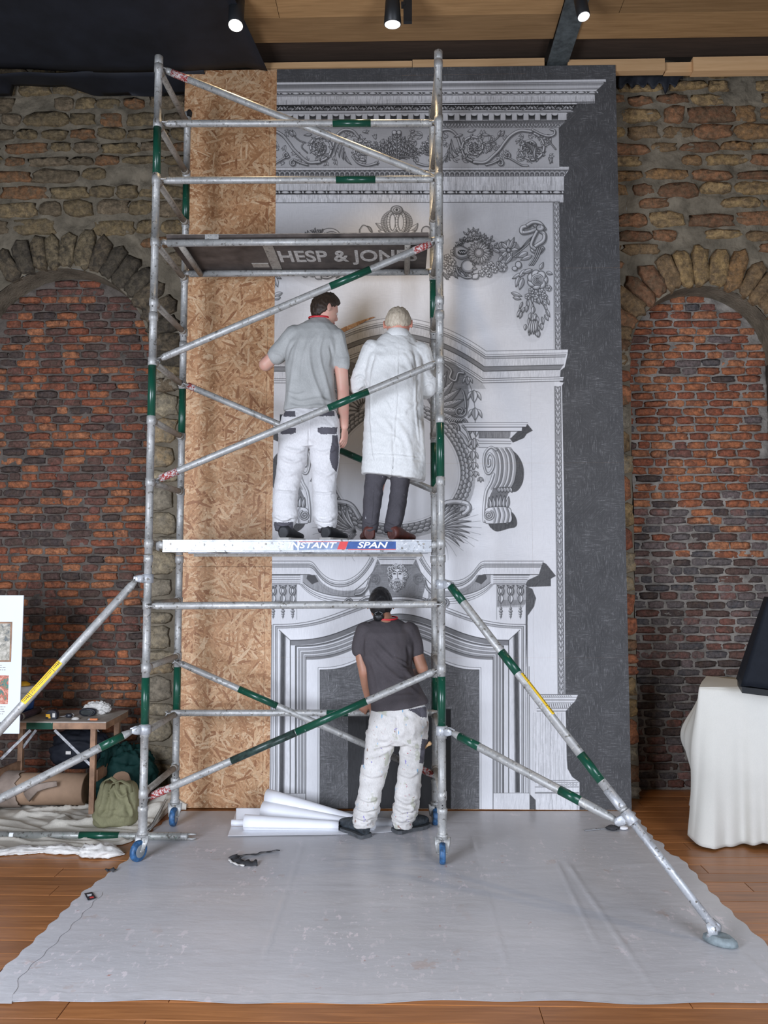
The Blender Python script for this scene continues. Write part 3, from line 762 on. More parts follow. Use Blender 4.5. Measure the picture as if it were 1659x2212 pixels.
def frieze(T):
    for k in range(70):
        x = rng.uniform(866, 1194); y = rng.uniform(284, 352); a = rng.uniform(0, 6.28); ln = rng.uniform(10, 17)
        for q in (-.5, 0, .5): P = T([(x, y), (x+ln*math.cos(a+q)*(1-.25*abs(q)), max(280, min(358, y+ln*math.sin(a+q))))]); leaf(P[0], P[1], 4.4, .80, .60, False, .30, .12*(1 if q >= 0 else -1), .8)
    # centre palmette
    relief(T(cat([(940, 296), (952, 283), (970, 280), (985, 290), (992, 306), (1000, 330), (1014, 345), (1030, 352)])), 5.0)
    relief(T(cat([(900, 352), (920, 357), (940, 352), (952, 338)])), 4)
    scroll(T, 928, 322, 24, 90, -1, 1.55)
    scroll(T, 1024, 318, 29, 100, 1, 1.75)
    relief(T(cat([(1024, 350), (1048, 350), (1066, 336), (1080, 322), (1090, 308), (1104, 292), (1124, 282), (1148, 284)])), 5.6)
    scroll(T, 1146, 320, 33, -75, 1, 1.5)
    relief(T(spiral(1081, 352, 8, 1.1, 200, 1, 20, .3)), 3.4); relief(T(cat([(1050, 356), (1064, 352), (1078, 345)])), 3.6)
    relief(T(spiral(1096, 334, 7, 1.1, 150, -1, 20, .3)), 3.2); relief(T(cat([(1098, 340), (1112, 348), (1128, 357), (1140, 358)])), 3)
    relief(T(cat([(1150, 280), (1170, 290), (1186, 294), (1197, 290), (1198, 282), (1190, 279)])), 4)
    relief(T(cat([(1054, 308), (1066, 304), (1076, 296), (1082, 288)])), 1.8, sh=.6)
    relief(T(cat([(1050, 330), (1062, 318), (1058, 308)])), 1.6, sh=.6)
    relief(T(cat([(1182, 300), (1192, 312), (1200, 322)])), 2.4, sh=.8)
    for (a, b, w) in (((1080, 294), (1090, 282), 8), ((1076, 294), (1082, 281), 6), ((1185, 340), (1194, 352), 6), ((1192, 340), (1188, 354), 5), ((1000, 290), (980, 296), 6), ((1040, 290), (1058, 292), 6), ((1010, 284), (1028, 280), 7)): 
        P = T([a, b]); leaf(P[0], P[1], w)
    for k in range(5): P = T([(975-k*2, 300+k*9), (990-k*9, 336+k*5)]); leaf(P[0], P[1], 5, bend=.12)
    for k in range(7): P = T([(1128+k*5, 302+k*2), (1170-k*2, 318+k*5)]); leaf(P[0], P[1], 5.5, bend=.14)
    for k in range(6): P = T([(862+k*1.5, 344-k), (866+k*8.5, 292+k*7.5)]); acanthus(P[0], P[1], 11-k*.6, 4, .05)
both(frieze); acanthus((AXC, 346), (AXC, 286), 11, 4, 0); blob(arc(AXC-5, 286, 5, 0, 360, 12)); blob(arc(AXC+5, 286, 5, 0, 360, 12))
hb(361, 367, 1229, [(0, .80), (1, .76)], .05, dr=-1); strk([(580, 361.5), (1208, 361)], .6, .4); strk([(580, 368), (1228, 367)], 1.3, .16)
hb(368.5, 380, 1227, [(0, .40), (1, .58)], .03, dr=-1, xr2=1218)
for i in range(60):
    x = 588+i*10.8
    if x > 1216: break
    strk(arc(x, 379, 5.4, 180, 360, 10, 9.5), 1.0, .82); strk(arc(x, 379, 3.2, 180, 360, 8, 5), .9, .2); blob(arc(x+5.4, 374, 1.9, 0, 360, 8, 2.6), .8, .6, .2, 0)
strk([(580, 381), (1218, 380)], 1.3, .18)
hb(382, 411, 1218, [(0, .82), (1, .78)], .10); lines(382, 411, 590, 1216, 260, .4, .4)
hb(411.5, 420, 1217, [(0, .18), (1, .32)], .02)
for i in range(26):
    x = 591+i*25.5
    if x > 1214: break
    blob(arc(x, 415.5, 9.5, 0, 360, 14, 2.9), .84, .62, .18, .3); blob(arc(x+12.7, 415.5, 2.5, 0, 360, 8, 2.8), .86, .7, .18, .2)
hb(420.5, 437, 1217, [(0, .84), (1, .77)], .09); lines(420, 437, 590, 1216, 240, .38, .45); strk([(580, 438), (1209, 436)], 1.3, .2)
# ---- panel field, with cast tone around the festoons
gpoly([(580, 439), (1194, 437), (1195, 757), (580, 770)], [(438, .76), (520, .78), (640, .82), (760, .84)], False, CROSS, .03)
def haze(cx, cy, rx, ry, k):
    for q in (1.0, .8, .6, .4): poly(arc(cx, cy, rx*q, 0, 360, 24, ry*q), .45, k)
for T in ((lambda p: p), mir):
    for (cx, cy, rx, ry) in ((1020, 560, 80, 62), (1085, 560, 50, 40), (1150, 560, 48, 90), (1150, 660, 40, 80)):
        P = T([(cx, cy)])[0]; haze(P[0], P[1], rx, ry, .07)
# leaf strip on the right edge of the panel and down the jamb
def leafstrip(xa, ya, xb, yb, w=13):
    n = int((yb-ya)/13)
    poly([(xa-w/2, ya), (xa+w/2, ya), (xb+w/2, yb), (xb-w/2, yb)], .66); strk([(xa-w/2, ya), (xb-w/2, yb)], 1, .4); strk([(xa+w/2, ya), (xb+w/2, yb)], 1, .35)
    for i in range(n):
        t = i/n; x = xa+(xb-xa)*t; y = ya+(yb-ya)*t
        if i % 9 == 8:
            for k in range(-2, 3): strk([(x+k*2.4, y), (x+k*2.4, y+11)], .8, .4)
            continue
        for s in (-1, 1): leaf((x, y+13), (x+s*4.6, y), 5.2, .86, .68, False, .3, s*.06, 0)
        leaf((x, y+15), (x, y+2), 4.6, .88, .72, False, .3, 0, 0)
leafstrip(1202, 437, 1206, 756); leafstrip(1205, 834, 1213, 1500)
strk([(1194, 437), (1197, 757)], 1, .55); strk([(1197, 834), (1205, 1500)], 1, .55)
# ---- ribbon, festoons
def festoon(T):
    def L(a, b, w, **k): P = T([a, b]); leaf(P[0], P[1], w, **k)
    def PF(x, y, *a, **k): p = T([(x, y)])[0]; petal_flower(p[0], p[1], *a, **k)
    def RL(pts, *a, **k): relief(T(pts), *a, **k)
    def BL(pts, *a, **k): blob(T(pts), *a, **k)
    for k in range(26):     # twigs fanning over the top of the fruit swag
        a = R(192+k*6.4); q = rng.uniform(.62, .98); x, y = 1026+46*q*math.cos(a), 548+52*q*math.sin(a); L((x, y), (x+11*math.cos(a+1.0), y+11*math.sin(a+1.0)), 4.5, bend=.1); L((x, y), (x+10*math.cos(a-.3), y+10*math.sin(a-.3)), 4)
    for k in range(20):
        a = R(185+k*8); p = (1018+36*math.cos(a)*rng.uniform(.75, 1.1), 545+32*math.sin(a)*rng.uniform(.75, 1.1)); BL(arc(p[0], p[1], 3.6, 0, 360, 10), .84, .5, .15, 1); BL(arc(p[0], p[1], 1.4, 0, 360, 8), .3, .3, .2, 0)
    for k in range(22): L((955+k*3.3, 585+8*math.sin(k*.4)), (962+k*3.3, 600-k*.5+6*math.sin(k)), 5)
    for (x, y, r) in ((966, 556, 8), (976, 566, 9), (962, 574, 8), (980, 545, 8), (970, 585, 7), (985, 580, 7), (1060, 572, 8), (1048, 580, 9), (1068, 582, 8), (1040, 590, 8), (1078, 570, 7), (1056, 592, 7)): PF(x, y, r, 5, .25)
    BL(cat([(980, 534), (995, 530), (1012, 538), (1022, 546), (1012, 556), (995, 560), (982, 552), (980, 534)], 4), .76, .5)
    BL(arc(999, 545, 10, 0, 360, 14, 5), .25, .3, .15, 0)
    for k in range(7): BL(arc(993+k*2.3, 545+(k % 2)*2-1, 1.7, 0, 360, 8), .85, .7, .2, 0)
    BL(arc(1011, 575, 15, 0, 360, 20, 14), .84, .62); L((1020, 572), (1030, 566), 6); L((1020, 580), (1031, 580), 6)
    PF(1035, 546, 27, 19, .40, sq=.95)
    RL(cat([(985, 577), (992, 592), (1008, 600), (1026, 596)]), 3.4); BL(cat([(1020, 594), (1034, 590), (1032, 602), (1020, 603)], 3))
    # link flowers
    BL(arc(1084, 531, 7, 0, 360, 12, 9)); PF(1099, 540, 24, 8, .2, w=9)
    for a, b in (((1100, 538), (1111, 512)), ((1080, 545), (1062, 536)), ((1108, 550), (1090, 572)), ((1086, 552), (1076, 566))): L(a, b, 8)
    PF(1085, 577, 11, 6, .2)
    for k in range(5): RL(cat([(1108, 546+k*2), (1126, 536+k), (1140, 520+k*2), (1150, 512+k)]), 1.8, sh=.6)
    # ribbon knot
    RL(cat([(1162, 492), (1150, 482), (1140, 488), (1128, 492), (1128, 502), (1145, 500), (1160, 494)]), 8, .82, .55)
    RL(cat([(1166, 498), (1176, 506), (1174, 520), (1160, 530), (1150, 540), (1164, 544), (1172, 536)]), 8, .80, .52)
    RL(cat([(1160, 500), (1152, 516), (1148, 530), (1156, 538)]), 7, .78, .5); RL(cat([(1140, 486), (1152, 480), (1166, 482), (1176, 494)]), 7)
    BL(arc(1167, 492, 9, 0, 360, 14, 7)); 
    for k in range(14): p = (1133+k*2.6, 493-.7*k); strk(T([p, (p[0]+1, p[1]+8)]), .7, .25)
    for k in range(3): RL(cat([(1170-k*4, 536), (1162-k*4, 556), (1152-k*4, 572)]), 2.2, sh=.6)
    L((1140, 545), (1118, 556), 12); L((1150, 552), (1124, 562), 9); BL(arc(1120, 572, 7, 0, 360, 12, 8)); BL(arc(1112, 580, 6, 0, 360, 12, 5))
    # drop
    for a, b, w in (((1130, 590), (1106, 602), 9), ((1136, 582), (1120, 600), 10), ((1122, 596), (1114, 620), 10), ((1130, 600), (1122, 626), 11), ((1150, 582), (1128, 590), 9), ((1180, 588), (1194, 592), 8), ((1166, 582), (1174, 566), 8), ((1104, 632), (1128, 640), 9), ((1108, 642), (1126, 646), 8)): L(a, b, w)
    p = T([(1161, 604)])[0]; rose(p[0], p[1], 21)
    for (x, y, r) in ((1156, 634, 9), (1170, 630, 8), (1148, 628, 7), (1160, 646, 8), (1176, 640, 7), (1185, 622, 7), (1140, 640, 7)): PF(x, y, r, 5, .25)
    for k in range(34):
        y = 638+k*2.3; hw = 34*(1-(y-638)/98)+6; x = 1152+rng.uniform(-1, 1)*hw; L((x, y), (x+(x-1152)*.22+rng.uniform(-3, 3), y+rng.uniform(13, 20)), rng.uniform(5, 8), light=.86, mid=.58)
    for k in range(4): L((1148+k*4, 690), (1142+k*5, 724-abs(k-1.5)*3), 7, light=.86)
festoon(lambda p: p); festoon(mir)
def bow():
    for k in range(16):
        for s in (-1, 1): leaf((AXC+s*8, 500), (AXC+s*(30+k*1.6), 486+k*4), 5, bend=.1*s)
    for s in (-1, 1):
        leaf((AXC+s*26, 500), (AXC+s*46, 482), 12, bend=.1); leaf((AXC+s*24, 506), (AXC+s*40, 498), 10)
        blob(arc(AXC+s*64, 500, 11, 0, 360, 16, 12), .76, .5)
    for rx, ry in ((31, 25), (25, 22)): strk(arc(AXC, 480, rx, 0, 360, 40, ry), 7, .25); strk(arc(AXC, 480, rx, 0, 360, 40, ry), 5.6, .62)
    for k in range(40): a = 2*math.pi*k/40; strk([(AXC+24*math.cos(a), 480+20*math.sin(a)), (AXC+33*math.cos(a), 480+27*math.sin(a))], .8, .28)
    for s in (-1, 1):
        E = arc(AXC+s*9, 480, 9, 0, 360, 30, 21); strk(E, 7.5, .2); strk(E, 6, .6); strk([(x-1, y-1) for x, y in E], 2.6, .80)
        for k in range(22): a = 2*math.pi*k/22; strk([(AXC+s*9+6*math.cos(a), 480+18*math.sin(a)), (AXC+s*9+12*math.cos(a), 480+24*math.sin(a))], .7, .3)
    blob(arc(AXC, 453, 13, 0, 360, 20, 9), .75, .5); strk(arc(AXC, 453, 7, 0, 360, 14, 5), 1.2, .2); poly(arc(AXC, 453, 3, 0, 360, 10), .3)
bow(); blob(cat([(776, 496), (784, 486), (794, 490), (800, 500), (808, 508), (776, 510)], 4)); strk(arc(712, 512, 24, 180, 360, 20, 19), 1.2, .25); strk(arc(714, 514, 20, 180, 360, 20, 18), 3, .8); strk(arc(716, 516, 18, 180, 360, 20, 16), 1.2, .3)
# ---- broken pediment band: arch then level to the right
gpoly([(580, 757), (1196, 757), (1204, 1500), (580, 1560)], [(757, .80), (900, .84), (1200, .88), (1500, .88)], False, CROSS, .03)
def ped(off):
    Rr = 205-off; cy = 690+185-0; xe = 1050-off*.12
    # arc through the crown (857,690) to (1050,762)
    A = []
    for i in range(25):
        t = i/24; x = 857+(xe-857)*t; A.append((x, 690+off*1.0+(762-690)*(t**1.9)*(1.0)+0))
    return A
def pedline(off, xr, dy=0): A = ped(off); return [(2*AXC-x, y) for x, y in A[::-1]][:-1]+A+[(xr, 760+off*1.0-2+dy)]
def pedband(o0, o1, xr0, xr1, v, hatch=None, hk=.05):
    a, b = pedline(o0, xr0), pedline(o1, xr1)
    a = [(580, 762+o0)]+a; b = [(580, 762+o1)]+b
    poly(a+b[::-1], v, 1, HV if hatch is None else hatch, hk)
pedband(-3, 8, 1227, 1225, .86); pedband(8, 13, 1223, 1222, .70); pedband(13, 30, 1220, 1218, .80, None, .09); pedband(30, 40, 1217, 1211, .52, HH, .04); pedband(40, 56, 1209, 1209, .81, None, .10); pedband(56, 64, 1218, 1216, .84)
for o, xr, v in ((-3.5, 1227, .45), (4, 1226, .5), (8, 1223, .28), (13, 1221, .4), (30, 1218, .25), (40, 1210, .18), (56, 1209, .3), (60, 1217, .4), (65, 1216, .25)): strk([(580, 762+o)]+pedline(o, xr), 1.1, v)
# tympanum shade under the arch
poly([(2*AXC-x, y) for x, y in ped(66)[::-1]]+ped(66)+[(1050, 840), (664, 840)], .62, .55, CROSS, .08)
# ---- cartouche: shell, oval, scale border, leaves
def cart(T):
    def L(a, b, w, **k): P = T([a, b]); leaf(P[0], P[1], w, **k)
    poly(T(cat([(930, 790), (965, 780), (990, 792), (1010, 830), (1012, 880), (990, 900), (950, 900), (920, 860)], 6)), .44, .7, CROSS, .1)
    for k in range(7):
        a = R(-75+k*16); p0 = (925+14*math.cos(a), 885+14*math.sin(a)); p1 = (925+80*math.cos(a), 880+92*math.sin(a)); L(p0, p1, 17, light=.80, mid=.50, bend=.03)
        for q in range(3, 9): x = p0[0]+(p1[0]-p0[0])*q/9; y = p0[1]+(p1[1]-p0[1])*q/9; strk(T([(x-5, y-3), (x, y), (x+5, y-4)]), .8, .3, .7)
    relief(T(cat([(962, 788), (975, 800), (972, 816), (984, 822), (990, 806), (1002, 806)])), 4.2)
    relief(T(spiral(994, 888, 13, 1.2, -20, 1, 24, .3)), 3); relief(T(cat([(1006, 880), (1004, 858), (1000, 844)])), 3)
    for k in range(7): relief(T(bez((966+k*5, 912-k*.5), (972+k*5, 898), (986+k*4, 902+k*2))), 3, sh=.8)
    relief(T(spiral(979, 927, 15, 1.9, -150, 1, 40, .12)), 3.6); relief(T(cat([(992, 934), (1002, 944), (1010, 958), (1020, 966)])), 8, .84, .64)
    relief(T(cat([(1000, 920), (1010, 932), (1016, 948), (1028, 962)])), 4)
both(cart)
def oval_pt(a, q=1.0): return (AXC+(140*q)*math.sin(a)*(1.0-0.10*math.cos(a)), 1010-125*q*math.cos(a))
OV = [oval_pt(a) for a in np.linspace(0, 2*math.pi, 60)]
poly([(AXC+(x-AXC)*1.18+4, 1010+(y-1010)*1.16+8) for x, y in OV], .5, .45, CROSS, .1)
for ring_, off in ((1.13, 0), (1.065, .5), (1.01, 0)):
    n = 74
    for i in range(n): 
        a = 2*math.pi*(i+off)/n; p, q = oval_pt(a, ring_), oval_pt(a+.11, ring_+.012); leaf(p, q, 10, .80, .55, False, .28, 0, .6)
poly([oval_pt(a, .985) for a in np.linspace(0, 2*math.pi, 60)], .89, 1, HV, .008); strk([oval_pt(a, .985) for a in np.linspace(0, 2*math.pi, 60)], 1.2, .4, 1, True); strk([oval_pt(a, .95) for a in np.linspace(0, 2*math.pi, 60)], .8, .75, 1, True)
def spray(T):
    def L(a, b, w, **k): P = T([a, b]); leaf(P[0], P[1], w, **k)
    relief(T(cat([(938, 1118), (955, 1092), (980, 1084), (1008, 1088), (1012, 1100), (1002, 1110)])), 10, .84, .62)
    for k in range(11):
        a = R(-72+k*11); ln = 76-abs(k-4)*3; L((945, 1148), (945+ln*math.cos(a)*1.05, 1146+ln*math.sin(a)*.95), 9-k*.3, light=.86, mid=.64, bend=-.10)
    for k in range(5): a = R(20+k*17); strk(T(bez((945, 1155), (970, 1158+k*6), (945+70*math.cos(a), 1155+58*math.sin(a)))), 2.2, .5, .8, taper=True)
    for k in range(9): a = R(-60+k*12); strk(T(bez((955, 1140), (985, 1110+k*5), (960+80*math.cos(a), 1140+70*math.sin(a)))), 1.2, .4, .8, taper=True)
both(spray)
def bells(T):
    for (x, y, s) in ((1010, 822, 10), (1024, 856, 14), (1026, 894, 14), (1028, 930, 13), (1024, 958, 12), (1021, 984, 11), (1023, 1006, 9), (1027, 1024, 7), (1038, 1036, 6)):
        for k in (-1, 1): P = T([(x, y-s*.8), (x+k*s*1.05, y+s*.62)]); leaf(P[0], P[1], s*.62, .84, .56, False, .22, -k*.12)
        P = T([(x, y-s), (x, y+s)]); leaf(P[0], P[1], s*1.0, .87, .62, True, .22)
    strk(T([(1008, 812), (1020, 845), (1026, 880), (1028, 1000)]), 1.4, .4)
both(bells)
# ---- console brackets
def console(T):
    g = lambda pts, *a, **k: poly(T(pts), *a, **k)
    g([(1130, 920), (1138, 914), (1151, 930), (1138, 937), (1132, 946), (1108, 956), (1102, 948)], .33, 1, CROSS, .1)
    g([(1004, 913), (1140, 913), (1136, 922), (1004, 922)], .86); g([(1006, 922), (1128, 922), (1127, 931), (1010, 931)], .86)
    strk(T([(1004, 913), (1140, 913)]), 1, .35); strk(T([(1004, 917), (1138, 917)]), .8, .5); strk(T([(1004, 922.5), (1136, 922.5)]), 1.2, .25); strk(T([(1010, 931.5), (1127, 931.5)]), 1.2, .25)
    g([(1034, 932), (1103, 932), (1102, 943), (1096, 950), (1034, 950)], .52, 1, HV, .1); g([(1034, 946), (1100, 946), (1098, 952), (1034, 952)], .84); g([(1030, 952), (1106, 954), (1100, 966), (1036, 966)], .82)
    for y in (946, 952.5, 958, 966.5): strk(T([(1034, y), (1104, y+.5)]), 1, .3)
    g(cat([(1104, 970), (1120, 985), (1131, 1010), (1130, 1040), (1118, 1060), (1104, 1062), (1088, 1056)], 6), .35, 1, CROSS, .1)
    # big volute
    g(cat([(1046, 1000), (1046, 980), (1056, 968), (1070, 967), (1095, 968), (1108, 984), (1111, 1010), (1109, 1040), (1102, 1054), (1078, 1056), (1062, 1060), (1052, 1084), (1046, 1110), (1046, 1040)], 6), .80, 1, HV, .05)
    for k, (w, v) in enumerate(((5, .62), (5, .5), (5, .62), (5, .5), (5, .6))):
        x = 1064+k*9.5; strk(T(cat([(x, 969), (x+8, 984), (x+11, 1010), (x+7, 1038), (x-2, 1056)])), w*.9, v); strk(T(cat([(x+3, 969), (x+11, 984), (x+14, 1010), (x+10, 1038), (x+1, 1056)])), 1.0, .25)
    relief(T(cat([(1072, 972), (1060, 966), (1048, 978), (1045, 1000), (1050, 1020), (1058, 1022), (1066, 1008), (1066, 990), (1058, 980), (1052, 990), (1053, 1006), (1058, 1004), (1058, 994)])), 3.6, .86, .7, .3, .8)
    relief(T(cat([(1066, 1024), (1060, 1042), (1050, 1062), (1046, 1090), (1045, 1110), (1046, 1126)])), 4.5, .88, .74, .35, .8)
    g(cat([(1066, 1054), (1102, 1052), (1098, 1066), (1092, 1084), (1096, 1096), (1056, 1098), (1054, 1080)], 5), .42, .9, CROSS, .1)
    for k in range(6): P = T([(1060+k*7, 1098), (1056+k*8.6, 1068+abs(k-3)*2)]); leaf(P[0], P[1], 8, .82, .55)
    for k in range(5): P = T([(1076+k*6, 1052), (1078+k*7, 1064)]); leaf(P[0], P[1], 7, .85, .6)
    # small volute
    g(cat([(1096, 1100), (1110, 1110), (1117, 1126), (1114, 1138), (1098, 1142), (1074, 1148), (1060, 1140), (1054, 1130)], 6), .35, 1, CROSS, .1)
    g(cat([(1046, 1114), (1054, 1097), (1098, 1096), (1105, 1112), (1102, 1128), (1080, 1130), (1054, 1131), (1047, 1124)], 6), .84)
    for k in range(4): x = 1066+k*9.5; strk(T(cat([(x, 1097), (x+4, 1112), (x+1, 1129)])), 4.5, .58 if k % 2 else .68); strk(T(cat([(x+2, 1097), (x+6, 1112), (x+3, 1129)])), 1, .28)
    relief(T(spiral(1056, 1113, 11, 2.2, -60, 1, 44, .1)), 2.4, .86, .7, .3, .6); strk(T(cat([(1046, 1114), (1054, 1097), (1098, 1096), (1105, 1112), (1102, 1128), (1054, 1131), (1047, 1124)])), 1, .25)
both(console)
# ---- mantel shelf with swept centre, keystone head, shells
gpoly([(580, 1212), (1190, 1212), (1190, 1500), (580, 1500)], [(1212, .88), (1350, .86), (1500, .88)], False, HV, .02)
def mline(o, xr):      # moulding line: level, then a cyma sweep down, rising again to the keystone
    k = o*0.55
    return [(xr, 1213+o), (1046, 1213+o)]+bez((1046, 1213+o), (1030, 1215+o), (1030+0*k, 1238+o*.9), (1000, 1252+o), n=12)[1:]+bez((1000, 1252+o), (962, 1266+o), (930, 1240+o*1.1), (912-o*.5, 1200+o*.7), n=12)[1:]
def mantel(T):
    poly(T([(1172, 1214), (1180, 1218), (1201, 1244), (1190, 1250), (1190, 1266), (1140, 1268), (1130, 1258), (1164, 1242)]), .36, 1, CROSS, .1)
    def mb_(o0, o1, x0_, x1_, v, h=None, hk=.05): poly(T(mline(o0, x0_)+mline(o1, x1_)[::-1]), v, 1, HV if h is None else h, hk)
    mb_(-1, 7, 1173, 1171, .88); mb_(7, 12, 1170, 1168, .72); mb_(12, 28, 1165, 1164, .87, None, .06)
    for o, x, v in ((-1, 1174, .45), (4, 1172, .55), (7, 1170, .3), (12, 1167, .35), (28, 1164, .2)): strk(T(mline(o, x)), 1.2, v)
    # shaded second sweep below
    S1 = [(1075, 1243)]+bez((1075, 1243), (1062, 1252), (1050, 1284), (1000, 1290), (960, 1290), (930, 1288), n=16)
    S2 = [(1046, 1241)]+bez((1046, 1241), (1036, 1262), (1020, 1284), (985, 1284), (950, 1280), n=12)
    poly(T([(1075, 1242), (1030, 1242)]+bez((1030, 1242), (1020, 1262), (1000, 1280), (960, 1282), (925, 1268), n=12)+[(925, 1300)]+S1[::-1]), .58, .9, HV, .08)
    poly(T([(1050, 1242), (1034, 1242), (1026, 1256), (1040, 1262), (1052, 1250)]), .3, .9)
    for q, v in ((0, .3), (6, .5), (11, .35), (16, .55)): strk(T([(x-q*.3, y+q) for x, y in S1]), 1.2, v)
    poly(T([(1146, 1242), (1060, 1242), (1060, 1261), (1136, 1261)]), .84, 1, HV, .06)
    for y, v in ((1242.5, .2), (1247, .5), (1252, .4), (1257, .55), (1261, .25)): strk(T([(1066, y), (1144-(y-1242)*.5, y)]), 1.1, v)
    poly(T([(1136, 1266), (1150, 1272), (1158, 1292), (1154, 1310), (1140, 1330), (1137, 1440), (1135, 1440)]), .36, 1, CROSS, .1)
    poly(T([(1073, 1262), (1136, 1262), (1136, 1302), (1130, 1312), (1073, 1312)]), .70, 1, HV, .08); poly(T([(1074, 1296), (1136, 1296), (1134, 1306), (1074, 1310)]), .5, .7, HV, .08)
    for x in (1082, 1103, 1124):
        p = T([(x, 1276)])[0]; blob(arc(p[0], p[1], 7, 0, 360, 14, 10), .86, .6); strk(arc(p[0], p[1], 3, 0, 360, 10, 6), 1.4, .25); P = T([(x, 1284), (x, 1304)]); leaf(P[0], P[1], 11, .86, .6)
        for k in (-1, 1): P = T([(x, 1270), (x+k*8, 1264)]); leaf(P[0], P[1], 4)
        for q, (y, w) in enumerate(((1314, 4), (1320, 6.5), (1326, 4.5), (1331, 2.6))): p = T([(x, y)])[0]; blob(arc(p[0], p[1], w*.5+.6, 0, 360, 10, 2.8), .84, .55, .3, .8)
        strk(T([(x, 1304), (x, 1337)]), 1, .4)
    strk(T([(1073, 1262), (1073, 1338)]), 1, .55)
    # shell wing beside the head
    for k in range(9):
        t = k/8; p0 = (884+t*8, 1318-t*34+6); p1 = (905+t*42, 1322-t*2-26*math.sin(t*2.6)); P = T([p0, p1]); leaf(P[0], P[1], 11, .84, .58, False, .25, .1)
    relief(T(cat([(884, 1296), (900, 1290), (920, 1296), (940, 1310), (958, 1320)])), 4)
    relief(T(spiral(960, 1300, 9, 1.4, 60, -1, 26, .25)), 2.6); relief(T(spiral(905, 1250, 11, 1.5, 110, 1, 30, .2)), 3.2); relief(T(cat([(916, 1252), (922, 1270), (934, 1282), (946, 1284)])), 4)
both(mantel)
poly([(816, 1206), (898, 1206), (920, 1262), (905, 1318), (808, 1318), (794, 1262)], .45, .8, CROSS, .12)
poly([(812, 1199), (902, 1199), (892, 1220), (822, 1220)], .84, 1, HV, .05)
for y, a, b, v in ((1199, 812, 902, .3), (1204, 815, 899, .5), (1208, 819, 895, .3), (1220, 823, 891, .2)): strk([(a, y), (b, y)], 1.2, v)
def wig(T):
    for k in range(9):
        t = k/8; P = T([(875+t*14, 1326-t*20), (900+t*40, 1306-t*3-12*math.sin(t*3))]); leaf(P[0], P[1], 9, .86, .6, False, .3, .08)
both(wig)
# bearded mask
blob(arc(858, 1246, 19, 0, 360, 28, 26), .72, .5, .2, 3)
poly(arc(858, 1243, 12.5, 0, 360, 24, 17), .84)
for k in range(34):
    a = R(150+k*7.3); rr = rng.uniform(15, 22); x, y = 858+rr*math.cos(a)*.95, 1240+rr*math.sin(a); strk(spiral(x, y, rng.uniform(3, 5), 1.1, rng.uniform(0, 360), 1, 12, .3), 1.6, .80); strk(spiral(x+1, y+1, 4, 1, rng.uniform(0, 360), 1, 10, .3), .9, .22)
for k in range(60):
    x = 858+rng.uniform(-15, 15); y = 1256+rng.uniform(0, 22)*(1-abs(x-858)/26); strk(spiral(x, y, rng.uniform(2, 4), 1, rng.uniform(0, 360), 1, 10, .3), 1.2, .82); strk(spiral(x+.8, y+1, 2.8, .9, rng.uniform(0, 360), 1, 8, .3), .8, .25)
for s in (-1, 1):
    strk([(858+s*2.5, 1235), (858+s*6, 1233), (858+s*10, 1236)], 1.6, .2); poly(arc(858+s*6, 1239, 3, 0, 360, 10, 1.8), .35); strk([(858+s*3, 1240), (858+s*9, 1240)], .9, .2)
strk([(858, 1236), (859, 1248), (861, 1250)], 1.2, .35); strk([(854, 1250.5), (862, 1250.5)], 1.4, .25); strk([(852, 1257), (864, 1257)], 1.6, .2); strk(cat([(846, 1256), (852, 1253), (858, 1254), (864, 1253), (870, 1256)]), 2.4, .66)
# ---- fireplace surround: stepped frames with an ogee head
OXC = 863.0
def ogee(xh, yh, yc, ybot, flip=0):
    """outer half width xh, level head height yh at the corners, crown height yc"""
    A = [(OXC+xh, ybot), (OXC+xh, yh)]
    L1 = bez((OXC+xh, yh), (OXC+xh*.66, yh+1), (OXC+xh*.52, yh-(yh-yc)*.30), (OXC+xh*.36, yh-(yh-yc)*.72), (OXC+xh*.16, yc), (OXC, yc), n=22)
    H = A[:1]+L1
    return H+[(2*OXC-x, y) for x, y in H[::-1]]
def og(xh, yh, yc, v, h=None, hk=.04): poly(ogee(xh, yh, yc, 1800), v, 1, HV if h is None else h, hk)
def ol(xh, yh, yc, v, w=1.1): strk(ogee(xh, yh, yc, 1800), w, v)
og(273, 1349, 1289, .86); ol(273, 1349, 1289, .35); og(268, 1353, 1295, .70); ol(268, 1353, 1295, .3); og(264, 1357, 1300, .88); ol(264, 1357, 1300, .45)
og(260, 1361, 1305, .89, None, .03)
for T in ((lambda p: p), (lambda p: [(2*OXC-x, y) for x, y in p])):
    gpoly(T([(OXC+260, 1361), (OXC+236, 1383), (OXC+236, 1712), (OXC+260, 1712)]), sorted([(T([(OXC+q, 0)])[0][0], v) for q, v in ((260, .78), (257, .36), (251, .30), (248, .55), (246, .84), (236, .89))]), True, HV, .05)
    strk(T([(OXC+260, 1361), (OXC+236, 1383)]), 1.2, .3)
og(236, 1383, 1326, .50, HH, .05); ol(236, 1383, 1326, .22, 1.4)
og(235, 1394, 1337, .86, None, .03); og(225, 1395, 1338, .50, HV, .06); ol(225, 1395, 1338, .22)
for q in range(6): xq = 222-q*3.4; og(xq, 1397+q*3.8, 1341+q*4.2, (.88, .66, .84, .6, .82, .7)[q], None, .03); ol(xq, 1397+q*3.8, 1341+q*4.2, .40, .9)
og(203, 1419, 1366, .52, HH, .04); og(202, 1425, 1370, .89, HV, .02); ol(202, 1419, 1366, .3)
ol(176, 1442, 1392, .5, 1); og(175, 1443, 1393, .93); og(172, 1447, 1397, .42, CROSS, .10); 
